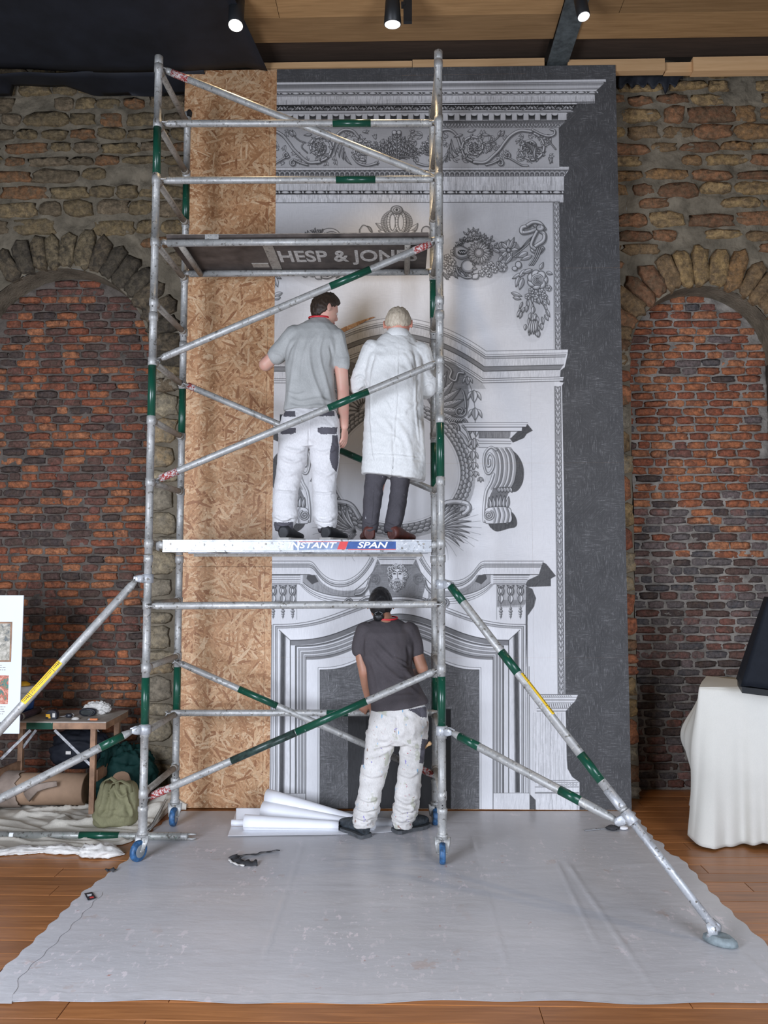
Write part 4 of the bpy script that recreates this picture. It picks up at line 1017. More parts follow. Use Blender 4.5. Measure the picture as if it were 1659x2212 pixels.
c = cover(ogee(171, 1448, 1398, 1800)); M, y0, x0 = c; sl = (slice(y0, y0+M.shape[0]), slice(x0, x0+M.shape[1])); G[sl] += np.clip(M, 0, 1)*(np.clip(CROSS[sl], .1, 1)-.1)*.16
ol(172, 1447, 1397, .3)
poly([(752, 1536), (972, 1536), (972, 1800), (752, 1800)], .20, 1, HV, .012); poly([(958, 1532), (974, 1532), (974, 1800), (958, 1800)], .16, 1)
poly([(752, 1536), (790, 1536), (790, 1800), (752, 1800)], .26, 1, HV, .03)
# plinth blocks under the frames, right pilaster
for T in ((lambda p: p), (lambda p: [(2*OXC-x, y) for x, y in p])):
    poly(T([(1066, 1713), (1143, 1713), (1145, 1800), (1066, 1800)]), .87, 1, HV, .06); strk(T([(1066, 1713), (1143, 1713)]), .9, .55); strk(T([(1143, 1440), (1145, 1800)]), 1.1, .3); strk(T([(1139, 1350), (1141, 1713)]), 1.2, .3)
poly([(1145, 1716), (1157, 1728), (1158, 1800), (1145, 1800)], .36, 1, CROSS, .1)
poly([(1150, 1536), (1222, 1536), (1225, 1660), (1236, 1680), (1250, 1692), (1251, 1800), (1159, 1800), (1158, 1690)], .87, 1, HV, .07)
poly([(1160, 1500), (1249, 1500), (1243, 1514), (1222, 1534), (1160, 1536)], .86, 1, HV, .04)
for y, x, v in ((1500.5, 1249, .35), (1506, 1247, .45), (1512, 1244, .3), (1518, 1240, .5), (1530, 1228, .4), (1536, 1222, .3)): strk([(1160, y), (x, y)], 1.1, v)
for k in range(16): x = 1163+k*4.6; strk([(x, 1520), (x+2, 1529)], 1.5, .45); strk([(x, 1502), (x+2, 1505)], 1.2, .5)
for y, x, v in ((1686, 1244, .35), (1690, 1249, .4), (1700, 1250, .35), (1712, 1250, .3), (1714, 1250, .5)): strk([(1156, y), (x, y)], 1.0, v)
for k in range(14): strk(spiral(1166+k*6, 1695, 3, 1, k*50, 1, 8, .3), .9, .5)
lines(1540, 1690, 1150, 1222, 60, .55, .4, .8); lines(1714, 1760, 1160, 1250, 40, .55, .4, .8)
# ---- joints of the paper sheets, bare margin, then pack
HX = [869, 1148]; HY = [163, 582, 1001, 1420]
G = np.clip(G, 0.05, 0.95)
img = bpy.data.images.new('engraving_print', TW, TH, alpha=False)
buf = np.ones((TH, TW, 4), np.float32); g_ = G[::-1]; buf[:, :, 0] = g_; buf[:, :, 1] = g_; buf[:, :, 2] = np.clip(g_*1.004+.002, 0, 1)
img.pixels.foreach_set(buf.ravel()); img.update(); img.pack()
def printmat():
    m, nt, b = new_mat('printed_paper'); tc = N(nt, 'ShaderNodeUVMap'); ti = N(nt, 'ShaderNodeTexImage'); ti.image = img; ti.extension = 'EXTEND'; ti.interpolation = 'Cubic'
    nt.links.new(tc.outputs[0], ti.inputs[0]); n = noise(nt, geo_coords(nt), 3.0, 3)
    r = ramp(nt, [(0.3, .965), (0.7, 1.0)]); nt.links.new(n.outputs[0], r.inputs[0]); nt.links.new(mix(nt, 1.0, ti.outputs[0], r.outputs[0], 'MULTIPLY'), b.inputs['Base Color'])
    b.inputs['Roughness'].default_value = 0.75; b.inputs['Specular IOR Level'].default_value = 0.25; return m
MAT['print'] = printmat(); MAT['paperback'] = simple('white_paper', (0.84, 0.85, 0.88), 0.6, 0, .02)
# ================================================================== OSB PANEL
def osbm():
    m, nt, b = new_mat('strand_board'); hs = []; cs = []
    for k in range(5):
        vec = geo_coords(nt, (1, 1, 1), (0, R(14+k*37), 0)); mp = N(nt, 'ShaderNodeMapping'); mp.inputs['Scale'].default_value = (9.5, 1, 62); mp.inputs['Location'].default_value = (k*3.1, 0, k*7.7)
        nt.links.new(vec, mp.inputs['Vector']); nn = noise(nt, mp.outputs[0], .9, 1); ad = N(nt, 'ShaderNodeVectorMath', operation='MULTIPLY_ADD'); ad.inputs[1].default_value = (1.3, 0, 1.3)
        nt.links.new(nn.outputs['Color'], ad.inputs[0]); nt.links.new(mp.outputs[0], ad.inputs[2])
        fl_ = N(nt, 'ShaderNodeVectorMath', operation='MULTIPLY'); fl_.inputs[1].default_value = (1, 0, 1); nt.links.new(ad.outputs[0], fl_.inputs[0])
        v = N(nt, 'ShaderNodeTexVoronoi'); v.inputs['Scale'].default_value = 1.0; nt.links.new(fl_.outputs[0], v.inputs['Vector'])
        sep = N(nt, 'ShaderNodeSeparateColor'); nt.links.new(v.outputs['Color'], sep.inputs[0])
        cs.append(sep.outputs[1]); hs.append(sep.outputs[0])
    h, c = hs[0], cs[0]
    for k in range(1, 5):
        g = math_(nt, 'GREATER_THAN', hs[k], h); mx = N(nt, 'ShaderNodeMix', data_type='FLOAT'); nt.links.new(g, mx.inputs[0]); nt.links.new(c, mx.inputs[2]); nt.links.new(cs[k], mx.inputs[3]); c = mx.outputs[0]
        h = math_(nt, 'MAXIMUM', h, hs[k])
    rp = ramp(nt, [(0.0, (0.30, 0.130, 0.054)), (0.22, (0.43, 0.220, 0.099)), (0.5, (0.525, 0.295, 0.148)), (0.78, (0.59, 0.365, 0.197)), (1.0, (0.67, 0.465, 0.283))]); nt.links.new(c, rp.inputs[0])
    n2 = noise(nt, geo_coords(nt, (1, 1, 1)), 90, 3); r2 = ramp(nt, [(0.3, .82), (0.7, 1.12)]); nt.links.new(n2.outputs[0], r2.inputs[0])
    nt.links.new(mix(nt, 1.0, rp.outputs[0], r2.outputs[0], 'MULTIPLY'), b.inputs['Base Color']); b.inputs['Roughness'].default_value = .6
    bump(nt, b, c, .25, .004); return m
MAT['osb'] = osbm()
PXL, PXR, PZT = -1.755, 1.745, 5.897
op = thing('board_panel', (0, YP+.05, 0), 'tall strand board panel standing in front of the stone wall between two arches', 'panel')
zc = [0.008, at(480, 1224, YP).z, at(480, 548, YP).z, PZT]; xc_ = [PXL, at(576, 900, YP).x, at(1148, 900, YP).x, PXR]
for i in range(3):
    for j in range(3):
        mb = MB(); mb.box(xc_[j]+.0008, xc_[j+1]-.0008, YP, YP+.018, zc[i]+.001, zc[i+1]-.001); mb.build('strand_board', MAT['osb'], op)
for x in (PXL+.002, -.6, .6, PXR-.047):
    mb = MB(); mb.box(x, x+.045, YP+.0185, YP+.11, .008, PZT-.02); mb.build('stud', MAT['batten'], op)
for z in (.03, 2.0, 4.0, PZT-.07):
    mb = MB(); mb.box(PXL+.05, PXR-.05, YP+.0185, YP+.108, z, z+.045); mb.build('noggin', MAT['batten'], op)
mu = thing('printed_mural', (0.37, YP, 0), 'black and white engraved fireplace mural printed on paper sheets, pasted on the strand board panel', 'mural')
xs_ = [MX0, at(869, 1000, YP).x, at(1148, 1000, YP).x, MX1]; zs_ = [MZ0]+[at(869, q, YP).z for q in HY[::-1]]+[MZ1]
for i in range(5):
    for j in range(3):
        g = 0.00025; x0, x1, z0, z1 = xs_[j]+(g if j else 0), xs_[j+1]-(g if j < 2 else 0), zs_[i]+g, zs_[i+1]-g; th = 0.0022+.0004*((i+j) % 2)
        mb = MB(); nx_, nz_ = (10, 12); P = []
        for a in range(nz_+1):
            rr = []
            for b_ in range(nx_+1):
                X = x0+(x1-x0)*b_/nx_; Zz = z0+(z1-z0)*a/nz_; w_ = 0.0
                if i == 0 and j == 0: w_ = 0.016*max(0, (0.75-Zz)/.75)*max(0, 1-(X-x0)/(x1-x0))*(1+math.sin(Zz*16)*.6)
                rr.append((X, YP-th-w_, Zz))
            P.append(rr)
        mb.grid(P, True); o = mb.build('paper_sheet', MAT['print'], mu)
        me = o.data; uv = me.uv_layers.new(name='UVMap'); co = np.zeros(len(me.vertices)*3); me.vertices.foreach_get('co', co); co = co.reshape(-1, 3)+np.array(WL[o.name])
        li = np.zeros(len(me.loops), np.int32); me.loops.foreach_get('vertex_index', li)
        U = np.stack([(co[li, 0]-MX0)/(MX1-MX0), (co[li, 2]-MZ0)/(MZ1-MZ0)], 1).astype(np.float32); uv.data.foreach_set('uv', U.ravel())
# bare board showing through a gap between sheets beside the younger man's head
gap = [(724, 716), (745, 706), (775, 694), (806, 684), (812, 685), (790, 694), (765, 707), (738, 720)]
mb = MB(); mb.prism([at(x, y, YP-.0042) for x, y in gap], (0, .0012, 0)); mb.build('uncovered_board', MAT['osb'], op)
# ================================================================== SCAFFOLD TOWER
FLX, FRX, RLX, RRX, YF, YR = -1.634, 0.261, -1.622, 0.249, 5.02, 5.69
TRAD = 0.0254
sc = thing('scaffold_tower', ((FLX+FRX)/2, (YF+YR)/2, 0), 'tall mobile scaffold tower of grey tubes with green bands in front of the mural', 'scaffold')
RZ = [0.41, 0.79, 1.2, 1.6, 2.0, 2.4, 2.81, 3.2, 3.6, 4.01, 4.44, 4.83, 5.22]
zf = lambda y: at(640, y, YF).z
JO = [0.30, 1.93, 3.53, zf(117)]
def upright(X, Y, ztop, greens, worn=()):
    js = JO[:-1]+[ztop]
    for k in range(3):
        z0, z1 = js[k], js[k+1]; mb = MB(); c = lambda z: V((X, Y, z))
        prof = [(0, TRAD*.9), (0.001, TRAD)]
        for z in RZ:
            if z0+.05 < z < z1-.02: prof += [(z-z0-.028, TRAD), (z-z0-.026, TRAD+.0045), (z-z0+.024, TRAD+.0045), (z-z0+.026, TRAD)]
        prof += [(z1-z0-.055, TRAD), (z1-z0-.053, TRAD+.005), (z1-z0-.006, TRAD+.005), (z1-z0-.004, TRAD)] if k < 2 else [(z1-z0-.06, TRAD), (z1-z0-.058, TRAD+.003), (z1-z0-.006, TRAD+.003), (z1-z0, TRAD*.8)]
        prof = sorted(prof, key=lambda p: p[0]); mb.lathe(c(z0), Z, prof, 18)
        u = mb.build('upright_tube', MAT['alu'], sc)
        mb = MB()
        for z in (z0+.035, z0+.055): mb.tube(V((X, Y-TRAD-.0008, z)), V((X, Y-TRAD+.002, z)), .0045, 8)
        mb.build('pin_hole', MAT['dark'], u)
        for a, b in greens:
            if z0 <= (a+b)/2 < z1:
                mb = MB(); mb.lathe(c(a), Z, [(0, TRAD+.0012), (b-a, TRAD+.0012)], 18); mb.build('green_band', MAT['green'], u)
zr = lambda y: at(640, y, YR).z
upright(FLX, YF, zf(117), [(zf(372), zf(264)), (zf(898), zf(780)), (zf(1565), zf(1464))])
upright(FRX, YF, zf(114), [(zf(1030), zf(914)), (zf(1566), zf(1460))])
upright(RLX, YR, zr(240), [(zr(476), zr(393)), (zr(945), zr(840)), (zr(1545), zr(1441))])
upright(RRX, YR, zr(240), [(zr(1052), zr(958)), (zr(690), zr(600)), (zr(1545), zr(1462))])
for X0, X1 in ((FLX, RLX), (FRX, RRX)):
    for z in RZ:
        mb = MB(); mb.tube((X0, YF+TRAD-.003, z), (X1, YR-TRAD+.003, z), 0.0215, 14)
        mb.tube((X0, YF+TRAD-.004, z), (X0+(X1-X0)*.06, YF+TRAD+.035, z), 0.0255, 14); mb.tube((X1, YR-TRAD-.035, z), (X1, YR-TRAD+.004, z), 0.0255, 14)
        mb.build('rung', MAT['rung'], sc)
def tpar(a, b, px=None, py=None):
    lo, hi = 0.0, 1.0; a, b = V(a), V(b); k = 0 if px is not None else 1; t_ = px if px is not None else py
    inc = proj(b)[k] > proj(a)[k]
    for _ in range(40):
        m = (lo+hi)/2
        if (proj(a+(b-a)*m)[k] < t_) == inc: lo = m
        else: hi = m
    return lo
def rail(name, a, b, bands=(), reds=(), r=0.0235, claw=True, yel=(), key='px', label=None):
    a, b = V(a), V(b); d = (b-a).normalized(); mb = MB()
    L = (b-a).length; prof = [(0, r*.8), (.012, r*.86), (.03, r*1.0)]
    for q in (.045, .06, .075): prof += [(q-.003, r), (q, r*.93), (q+.003, r)]
    prof += [(L-.078, r), (L-.075, r*.93), (L-.072, r), (L-.063, r), (L-.06, r*.93), (L-.057, r), (L-.03, r), (L-.012, r*.86), (L, r*.8)]
    mb.lathe(a, d, prof, 16); o = mb.build(name, MAT['alu'], sc)
    if label: o['label'] = label
    if claw:
        for e, s in ((a, -1), (b, 1)):
            mb = MB(); q = e+d*(s*.022); up = d.cross(V((0, 1, 0))).normalized()
            for w in (-1, 1):
                pts = [e+V((0, w*.016, 0))-d*(s*.02), q+V((0, w*.018, 0)), q+V((0, w*.018, 0))+d*(s*.014)+up*.012, q+V((0, w*.017, 0))+d*(s*.012)-up*.018]
                mb.sweep(pts[:3], [(.013, .006)]*3, 8); mb.sweep([pts[1], pts[3]], [(.012, .006)]*2, 8)
            mb.build('claw', MAT['alu'], o)
    for nm, lst, m, dr in (('green_band', bands, 'green', .0011), ('red_label', reds, 'red', .0013), ('yellow_band', yel, 'yellow', .0013)):
        for q0, q1 in lst:
            t0, t1 = sorted((tpar(a, b, **{key: q0}), tpar(a, b, **{key: q1}))); mb = MB(); mb.lathe(a+(b-a)*t0, d, [(0, r+dr), (L*(t1-t0), r+dr)], 16); mb.build(nm, MAT[m], o)
    return o
yfr = 5.045
rail('guard_rail', at(358, 267, yfr), at(934, 266, yfr), [(719, 801)]); rail('guard_rail', at(355, 390, yfr), at(936, 387, yfr), [(726, 811)])
rail('guard_rail', at(330, 1309, YF-.045), at(944, 1305, YF-.045))
rail('guard_rail', at(370, 1540, YR-.045), at(944, 1540, YR-.045), [(706, 752)])
yb_ = 5.075
rail('diagonal_brace', at(356, 151, yb_), at(936, 384, yb_), [], [(372, 408)])
rail('diagonal_brace', at(348, 774, yb_), at(936, 524, yb_), [(713, 800)], [(893, 930)])
rail('diagonal_brace', at(345, 1034, yb_), at(940, 785, yb_), [(709, 796)], [(346, 384)])
br_ = rail('diagonal_brace', at(322, 1722, yb_), at(941, 1449, yb_), [(640, 792)], [(323, 369)])
a, b = at(322, 1722, yb_), at(941, 1449, yb_); t0, t1 = tpar(a, b, px=500), tpar(a, b, px=639); mb = MB(); mb.lathe(a+(b-a)*t0, b-a, [(0, .0244), ((b-a).length*(t1-t0), .0244)], 16); mb.build('worn_band', MAT['wornband'], br_)
yq = YR-.05
rail('diagonal_brace', at(404, 832, yq), at(936, 1059, yq), [(735, 783)], [(406, 422)])
rail('diagonal_brace', at(386, 1431, yq), at(942, 1676, yq), [(516, 599)], [(908, 934)])
mb = MB(); mb.lathe((RLX+.02, YR-.02, zr(252)), Z, [(0, .018), (.03, .022), (.05, .012)], 12); mb.build('end_cap', MAT['rubber'], sc)
# ---- casters
def caster(X, Y, ang, tilt=0):
    root = V((X, Y, 0)); mb = MB()
    mb.lathe((X, Y, .155), Z, [(0, .03), (.004, .036), (.018, .037), (.022, .030), (.03, .029), (.145, .029), (.15, .033), (.175, .033), (.18, TRAD)], 18)
    o = mb.build('caster', MAT['alu'], sc)
    d = V((math.cos(ang), math.sin(ang), 0)); ax = V((-d.y, d.x, 0)); wc = root+d*.032+Z*.0660
    mb = MB(); n = 28
    prof = [(-.019, .044), (-.019, .056), (-.014, .0620), (-.006, .0645), (.006, .0645), (.014, .0620), (.019, .056), (.019, .044)]
    mb.lathe(wc, ax, prof, n); w = mb.build('tyre', MAT['wheelblue'], o)
    mb = MB(); mb.lathe(wc, ax, [(-.021, .012), (-.0205, .036), (-.016, .0445), (.016, .0445), (.0205, .036), (.021, .012)], n); mb.build('wheel_hub', MAT['wheelhub'], o)
    mb = MB()
    for s in (-1, 1):
        p = [root+ax*(s*.027)+Z*.155, root+ax*(s*.027)+d*.01+Z*.115, wc+ax*(s*.027)]
        mb.sweep(p, [(.026, .003), (.022, .003), (.012, .003)], 8)
    mb.tube(wc-ax*.031, wc+ax*.031, .007, 10); mb.lathe(root+Z*.146, Z, [(0, .02), (.003, .034), (.01, .034)], 16); mb.build('fork', MAT['alu'], o)
    mb = MB(); q = root-d*.03+Z*.185; mb.sweep([root+Z*.178-d*.01, q-d*.03, q-d*.07+Z*.022], [(.016, .006), (.018, .005), (.006, .004)], 8); mb.build('brake_lever', MAT['alu'], o)
caster(FLX, YF, R(-116)); caster(FRX, YF, R(-92)); caster(RLX, YR, R(-88)); caster(RRX, YR, R(95))
# ---- outriggers with clamps, sliding sleeve and foot
def clamp(o, c, d):     # half coupler hugging the post, hinge plates
    mb = MB(); mb.lathe(c-Z*.03, Z, [(0, TRAD+.001), (.002, TRAD+.011), (.058, TRAD+.011), (.06, TRAD+.001)], 16)
    side = V((d.x, d.y, 0)).normalized(); w = Z.cross(side)
    for s in (-1, 1):
        p = c+side*(TRAD)+w*(s*.018); mb.sweep([p-side*.01, p+side*.03, p+side*.062], [(.005, .026), (.005, .026), (.005, .015)], 10)
    q = c+side*(TRAD+.042); mb.tube(q-w*.026, q+w*.026, .007, 10); mb.build('clamp', MAT['deckalu'], o)
    return q
def wrap(o, a, b, t0, t1, r, dirv, span, name, mat, marks=False):
    a, b = V(a), V(b); d = (b-a).normalized(); x = (V(dirv)-d*V(dirv).dot(d)).normalized(); y = d.cross(x); mb = MB(); P = []
    for i in range(2):
        c = a+(b-a)*(t0 if i == 0 else t1); P.append([c+x*(math.cos(t)*(r+.0013))+y*(math.sin(t)*(r+.0013)) for t in np.linspace(-span, span, 8)])
    mb.grid(P); s = mb.build(name, MAT[mat], o)
    if marks:
        mb = MB(); g = random.Random(3)
        def strip(u0, u1, v0, v1):
            Q = []
            for u in (u0, u1):
                c = a+(b-a)*(t0+(t1-t0)*u); Q.append([c+x*(math.cos(t)*(r+.0018))+y*(math.sin(t)*(r+.0018)) for t in np.linspace(v0*span, v1*span, 5)])
            mb.grid(Q)
        for k, (u0, u1) in enumerate(((.02, .17), (.83, .98))):
            for q in range(4): uu = u0+(u1-u0)*q/4; strip(uu, uu+.012, -.6+q*.12, .6-q*.3)
            strip(u0, u1, -.2, -.05); strip(u0+.04, u1, .35, .48)
        strip(.195, .205, -.9, .9); strip(.795, .805, -.9, .9)
        for q in range(22): u = .23+q*.025; strip(u, u+.012+g.random()*.008, -.35+g.random()*.1, -.12); strip(u, u+.014, .15, .38)
        mb.build('sticker_print', MAT['blackprint'], o)
def outrigger(X, z0, foot, z1, sleeve_t, bands, sticker, lbands, join_t, label, facing):
    p0 = V((X, YF, z0)); d = (V(foot)-p0).normalized(); hz = V((d.x, d.y, 0)).normalized()
    st = p0+hz*.075-Z*.01; en = V(foot)+Z*.045-d*.02; ax = (en-st).normalized(); Lg = (en-st).length
    js = st+(en-st)*sleeve_t; mb = MB(); r = .0254
    mb.lathe(st, ax, [(0, .014), (.02, .018), (.05, r), (.052, r), (.06, r*.94), (.068, r), (.08, r), (.088, r*.94), (.096, r), (Lg*sleeve_t, r)], 18); o = mb.build('outrigger', MAT['alu'], sc); o['label'] = label
    mb = MB(); mb.lathe(js-ax*.02, ax, [(0, .021), ((en-js).length+.02, .021)], 18); mb.build('inner_tube', MAT['deckalu'], o)
    mb = MB(); mb.lathe(js-ax*.12, ax, [(0, r+.001), (.0, r+.0025), (.105, r+.0025), (.115, r+.001)], 18); mb.lathe(js+ax*.015, ax, [(0, .022), (.002, .031), (.07, .031), (.075, .022)], 18); mb.build('sliding_collar', MAT['deckalu'], o)
    mb = MB(); mb.lathe(js-ax*.004, ax, [(0, .024), (.017, .024)], 16); mb.build('locking_ring', MAT['alu'], o)
    q = clamp(o, p0, d)
    for a_, b_ in bands:
        t0, t1 = tpar(st, en, px=a_), tpar(st, en, px=b_); t0, t1 = sorted((t0, t1)); mb = MB(); mb.lathe(st+(en-st)*t0, ax, [(0, r+.0011), (Lg*(t1-t0), r+.0011)], 18); mb.build('green_band', MAT['green'], o)
    if sticker:
        t0, t1 = tpar(st, en, px=sticker[0]), tpar(st, en, px=sticker[1]); wrap(o, st, en, min(t0, t1), max(t0, t1), r, facing, .75, 'yellow_sticker', 'yellow', True)
    # foot pad
    mb = MB(); fc = V(foot); M = Matrix.Translation(fc) @ Matrix.Rotation(math.atan2(d.y, d.x), 4, 'Z')
    for (s0, s1, zz0, zz1, x0, x1) in ((1, 1, 0, .0, 0, 0),):
        rr = [[M @ V((x*sx, y*sy, z_)) for x, y in [(math.cos(t), math.sin(t)) for t in np.linspace(0, 2*math.pi, 17)[:-1]]] for (sx, sy, z_) in ((.075, .045, .005), (.085, .052, .012), (.08, .048, .03), (.055, .036, .046))]
        mb.rings(rr)
    mb.build('foot_pad', MAT['foot'], o)
    mb = MB(); w = Z.cross(hz)
    for s in (-1, 1): mb.sweep([fc+w*(s*.024)+Z*.03-hz*.03, fc+w*(s*.024)+Z*.07-hz*.025, fc+w*(s*.024)+Z*.095-hz*.05], [(.03, .004), (.028, .004), (.015, .004)], 8)
    mb.tube(fc+Z*.065-hz*.03-w*.032, fc+Z*.065-hz*.03+w*.032, .008, 8); mb.build('foot_bracket', MAT['deckalu'], o)
    # lower strut
    q0 = V((X, YF, z1)); dj = (js+ax*.05)-q0; h2 = V((dj.x, dj.y, 0)).normalized(); s0 = q0+h2*.075; s1 = js+ax*.05-h2*.06-Z*.035; a2 = (s1-s0).normalized(); L2 = (s1-s0).length
    mb = MB(); mb.lathe(s0, a2, [(0, .014), (.03, .02), (.06, r), (.07, r), (.078, r*.94), (.086, r), (.1, r), (.108, r*.94), (.116, r), (L2-.13, r), (L2-.12, r*.94), (L2-.11, r), (L2-.1, r*.94), (L2-.09, r), (L2-.03, .018), (L2, .012)], 18); o2 = mb.build('outrigger_strut', MAT['alu'], sc)
    for a_, b_ in lbands:
        t0, t1 = sorted((tpar(s0, s1, px=a_), tpar(s0, s1, px=b_))); mb = MB(); mb.lathe(s0+(s1-s0)*t0, a2, [(0, r+.0011), (L2*(t1-t0), r+.0011)], 18); mb.build('green_band', MAT['green'], o2)
    clamp(o2, q0, dj)
    mb = MB()
    for s in (-1, 1): mb.sweep([js+ax*.05+Z.cross(h2)*(s*.02), s1+Z.cross(h2)*(s*.02), s1-h2*.012+Z.cross(h2)*(s*.02)-Z*.004], [(.006, .03), (.006, .024), (.006, .014)], 8)
    mb.tube(s1-Z.cross(h2)*.028, s1+Z.cross(h2)*.028, .008, 10); mb.build('strut_lug', MAT['deckalu'], o2)
MAT['foot'] = simple('grey_rubber_foot', (0.20, 0.24, 0.25), 0.6, 0, .3, 30)
fR = onz(1556, 2040, 0.0); outrigger(FRX, zf(1262), fR, zf(1577), tpar(V((FRX, YF, zf(1262))), fR, py=1762), [(974, 1001), (1083, 1119), (1254, 1299)], (1123, 1191), [(992, 1035), (1209, 1254)], 0, 'right-hand outrigger tube with three green bands and a yellow sticker', (.8, -.5, .6))
fL = onz(-368, 2000, 0.0); outrigger(FLX, zf(1250), fL, zf(1577), tpar(V((FLX, YF, zf(1250))), fL, px=-196), [], (52, 132), [(216, 265)], 0, 'left-hand outrigger tube with a yellow sticker', (.15, -1, .55))

# ================================================================== SCAFFOLD DECKS (resting on the rungs)
def textmesh(body, size, M, mat, name, parent, ext=0.0006, shear=0.0, sx=1.0, bold=0.0):
    cu = bpy.data.curves.new(name, 'FONT'); cu.body = body; cu.size = size; cu.extrude = ext; cu.shear = shear; cu.align_x = 'CENTER'; cu.align_y = 'CENTER'; cu.resolution_u = 4; cu.offset = bold
    t = bpy.data.objects.new(name, cu); COL.objects.link(t); dg = bpy.context.evaluated_depsgraph_get(); me = bpy.data.meshes.new_from_object(t.evaluated_get(dg)); bpy.data.objects.remove(t, do_unlink=True)
    me.transform(Matrix.Diagonal((sx, 1, 1, 1))); me.transform(M); co = np.zeros(len(me.vertices)*3); me.vertices.foreach_get('co', co); c = co.reshape(-1, 3).mean(0)
    me.transform(Matrix.Translation(-V(c))); me.materials.clear(); me.materials.append(mat); return link(name, me, parent, V(c))
def frame(c, x, y): x, y = V(x).normalized(), V(y).normalized(); z = x.cross(y); return Matrix(((x.x, y.x, z.x, c[0]), (x.y, y.y, z.y, c[1]), (x.z, y.z, z.z, c[2]), (0, 0, 0, 1)))
zt = at(640, 523, 5.075).z; xa, xb = at(362, 523, 5.075).x, at(932, 523, 5.075).x
dk = thing('scaffold_deck', ((xa+xb)/2, 5.35, zt), 'upper scaffold platform, dark stencilled board on two tubes seen from below', 'platform', 'scaffold platforms')
for Y in (5.075, 5.625):
    mb = MB(); mb.tube((xa, Y, zt), (xb, Y, zt), .0235, 16); o = mb.build('side_tube', MAT['alu'], dk)
    for s, x in ((-1, xa), (1, xb)): mb = MB(); mb.sweep([(x-s*.02, Y, zt), (x+s*.03, Y, zt+.012), (x+s*.055, Y, zt-.004), (x+s*.058, Y, zt-.022)], [(.014, .02)]*4, 8); mb.build('claw', MAT['alu'], o)
for xp in (413, 880):
    X = at(xp, 560, 5.35).x; mb = MB(); mb.tube((X, 5.09, zt-.008), (X, 5.61, zt-.008), .021, 14); mb.build('cross_tube', MAT['rung'], dk)
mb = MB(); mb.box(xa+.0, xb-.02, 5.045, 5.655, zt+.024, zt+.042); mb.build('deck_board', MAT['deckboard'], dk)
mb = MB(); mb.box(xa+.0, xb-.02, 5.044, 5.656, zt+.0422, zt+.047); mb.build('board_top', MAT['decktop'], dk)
X = at(587, 560, 5.35).x; mb = MB(); mb.box(X-.035, X+.035, 5.10, 5.60, zt+.0195, zt+.0238); mb.build('strap', MAT['rung'], dk)
X = at(562, 578, 5.5).x; mb = MB(); mb.box(X-.06, X+.06, 5.49, 5.56, zt+.019, zt+.0238); mb.build('label_plate', MAT['rung'], dk)
X = at(458, 520, 5.05).x; mb = MB(); mb.box(X-.046, X+.046, 5.041, 5.0445, zt+.012, zt+.045)
for s in (-1, 1): mb.tube((X+s*.025, 5.036, zt+.03), (X+s*.025, 5.042, zt+.03), .005, 8)
mb.build('hinge_plate', MAT['alu'], dk)
tl_, tr_ = onz(607, 556, zt+.0232), onz(905, 553, zt+.0232)
tx_ = textmesh('HESP & JONES', .27, frame(((tl_.x+tr_.x)/2, (tl_.y+tr_.y)/2, zt+.0232), (1, 0, 0), (0, -1, 0)), MAT['stencil'], 'stencil_lettering', dk, .0006, 0, .50, .006)
tx_.location.x += (tl_.x+tr_.x)/2-WL[tx_.name].x; tx_.scale.x = (tr_.x-tl_.x)/tx_.dimensions.x
# lower deck
z1 = at(640, 1165.5, 4.99).z; z0 = at(640, 1193, 4.99).z; xa, xb = at(351, 1180, 4.99).x, at(932, 1180, 4.99).x
dl = thing('scaffold_deck', ((xa+xb)/2, 5.33, z0), 'lower scaffold platform with a silver side beam and decal, carrying two men', 'platform', 'scaffold platforms')
for Y0, Y1 in ((4.99, 5.03), (5.60, 5.64)):
    mb = MB(); f_ = Y0 < 5.2
    mb.add([(x, y, z) for x in (xa, xb) for y, z in ((Y0+.006, z0), (Y0, z0+.004), (Y0, z0+.012), (Y0+.004, z0+.014), (Y0+.004, z1-.014), (Y0, z1-.012), (Y0, z1-.002), (Y0+.004, z1), (Y1, z1), (Y1, z0))],
           [tuple(range(10))[::-1], tuple(range(10, 20))]+[(k, (k+1) % 10, 10+(k+1) % 10, 10+k) for k in range(10)], False)
    o = mb.build('side_beam', MAT['deckalu'], dl)
    for s, x in ((-1, xa), (1, xb)): mb = MB(); mb.sweep([(x-s*.01, (Y0+Y1)/2, (z0+z1)/2), (x+s*.025, (Y0+Y1)/2, (z0+z1)/2+.01), (x+s*.045, (Y0+Y1)/2+.03, (z0+z1)/2+.006), (x+s*.05, (Y0+Y1)/2+.045, (z0+z1)/2-.02)], [(.012, .026)]*4, 8); mb.build('claw', MAT['alu'], o)
    if f_:
        mb = MB()
        for xp in (368, 574, 915): q = at(xp, 1175, Y0); mb.lathe((q.x, Y0+.004, q.z), (0, -1, 0), [(0, .007), (.003, .006)], 10)
        mb.build('rivet', MAT['rung'], o)
mb = MB(); mb.box(xa+.01, xb-.01, 5.031, 5.599, z1-.014, z1-.001); mb.build('deck_board', MAT['decktop'], dl)
mb = MB(); mb.box(xa+.04, xb-.04, 5.605, 5.635, z0-.02, z0-.001); mb.build('rear_flange', MAT['rung'], dl)
for q in (.15, .5, .85): X = xa+(xb-xa)*q; mb = MB(); mb.box(X-.02, X+.02, 5.032, 5.598, z0+.002, z1-.015); mb.build('cross_member', MAT['deckalu'], dl)
yd = 4.9935
def quad(name, pts, mat, dy=0):
    mb = MB(); mb.prism([at(x, y, yd-dy) for x, y in pts], (0, .0005, 0)); return mb.build(name, MAT[mat], dl)
quad('decal', [(634, 1170), (738, 1169), (731, 1187), (634, 1188)], 'palebluedecal'); quad('decal', [(752, 1169), (855, 1169), (855, 1187), (747, 1187)], 'blueprint')
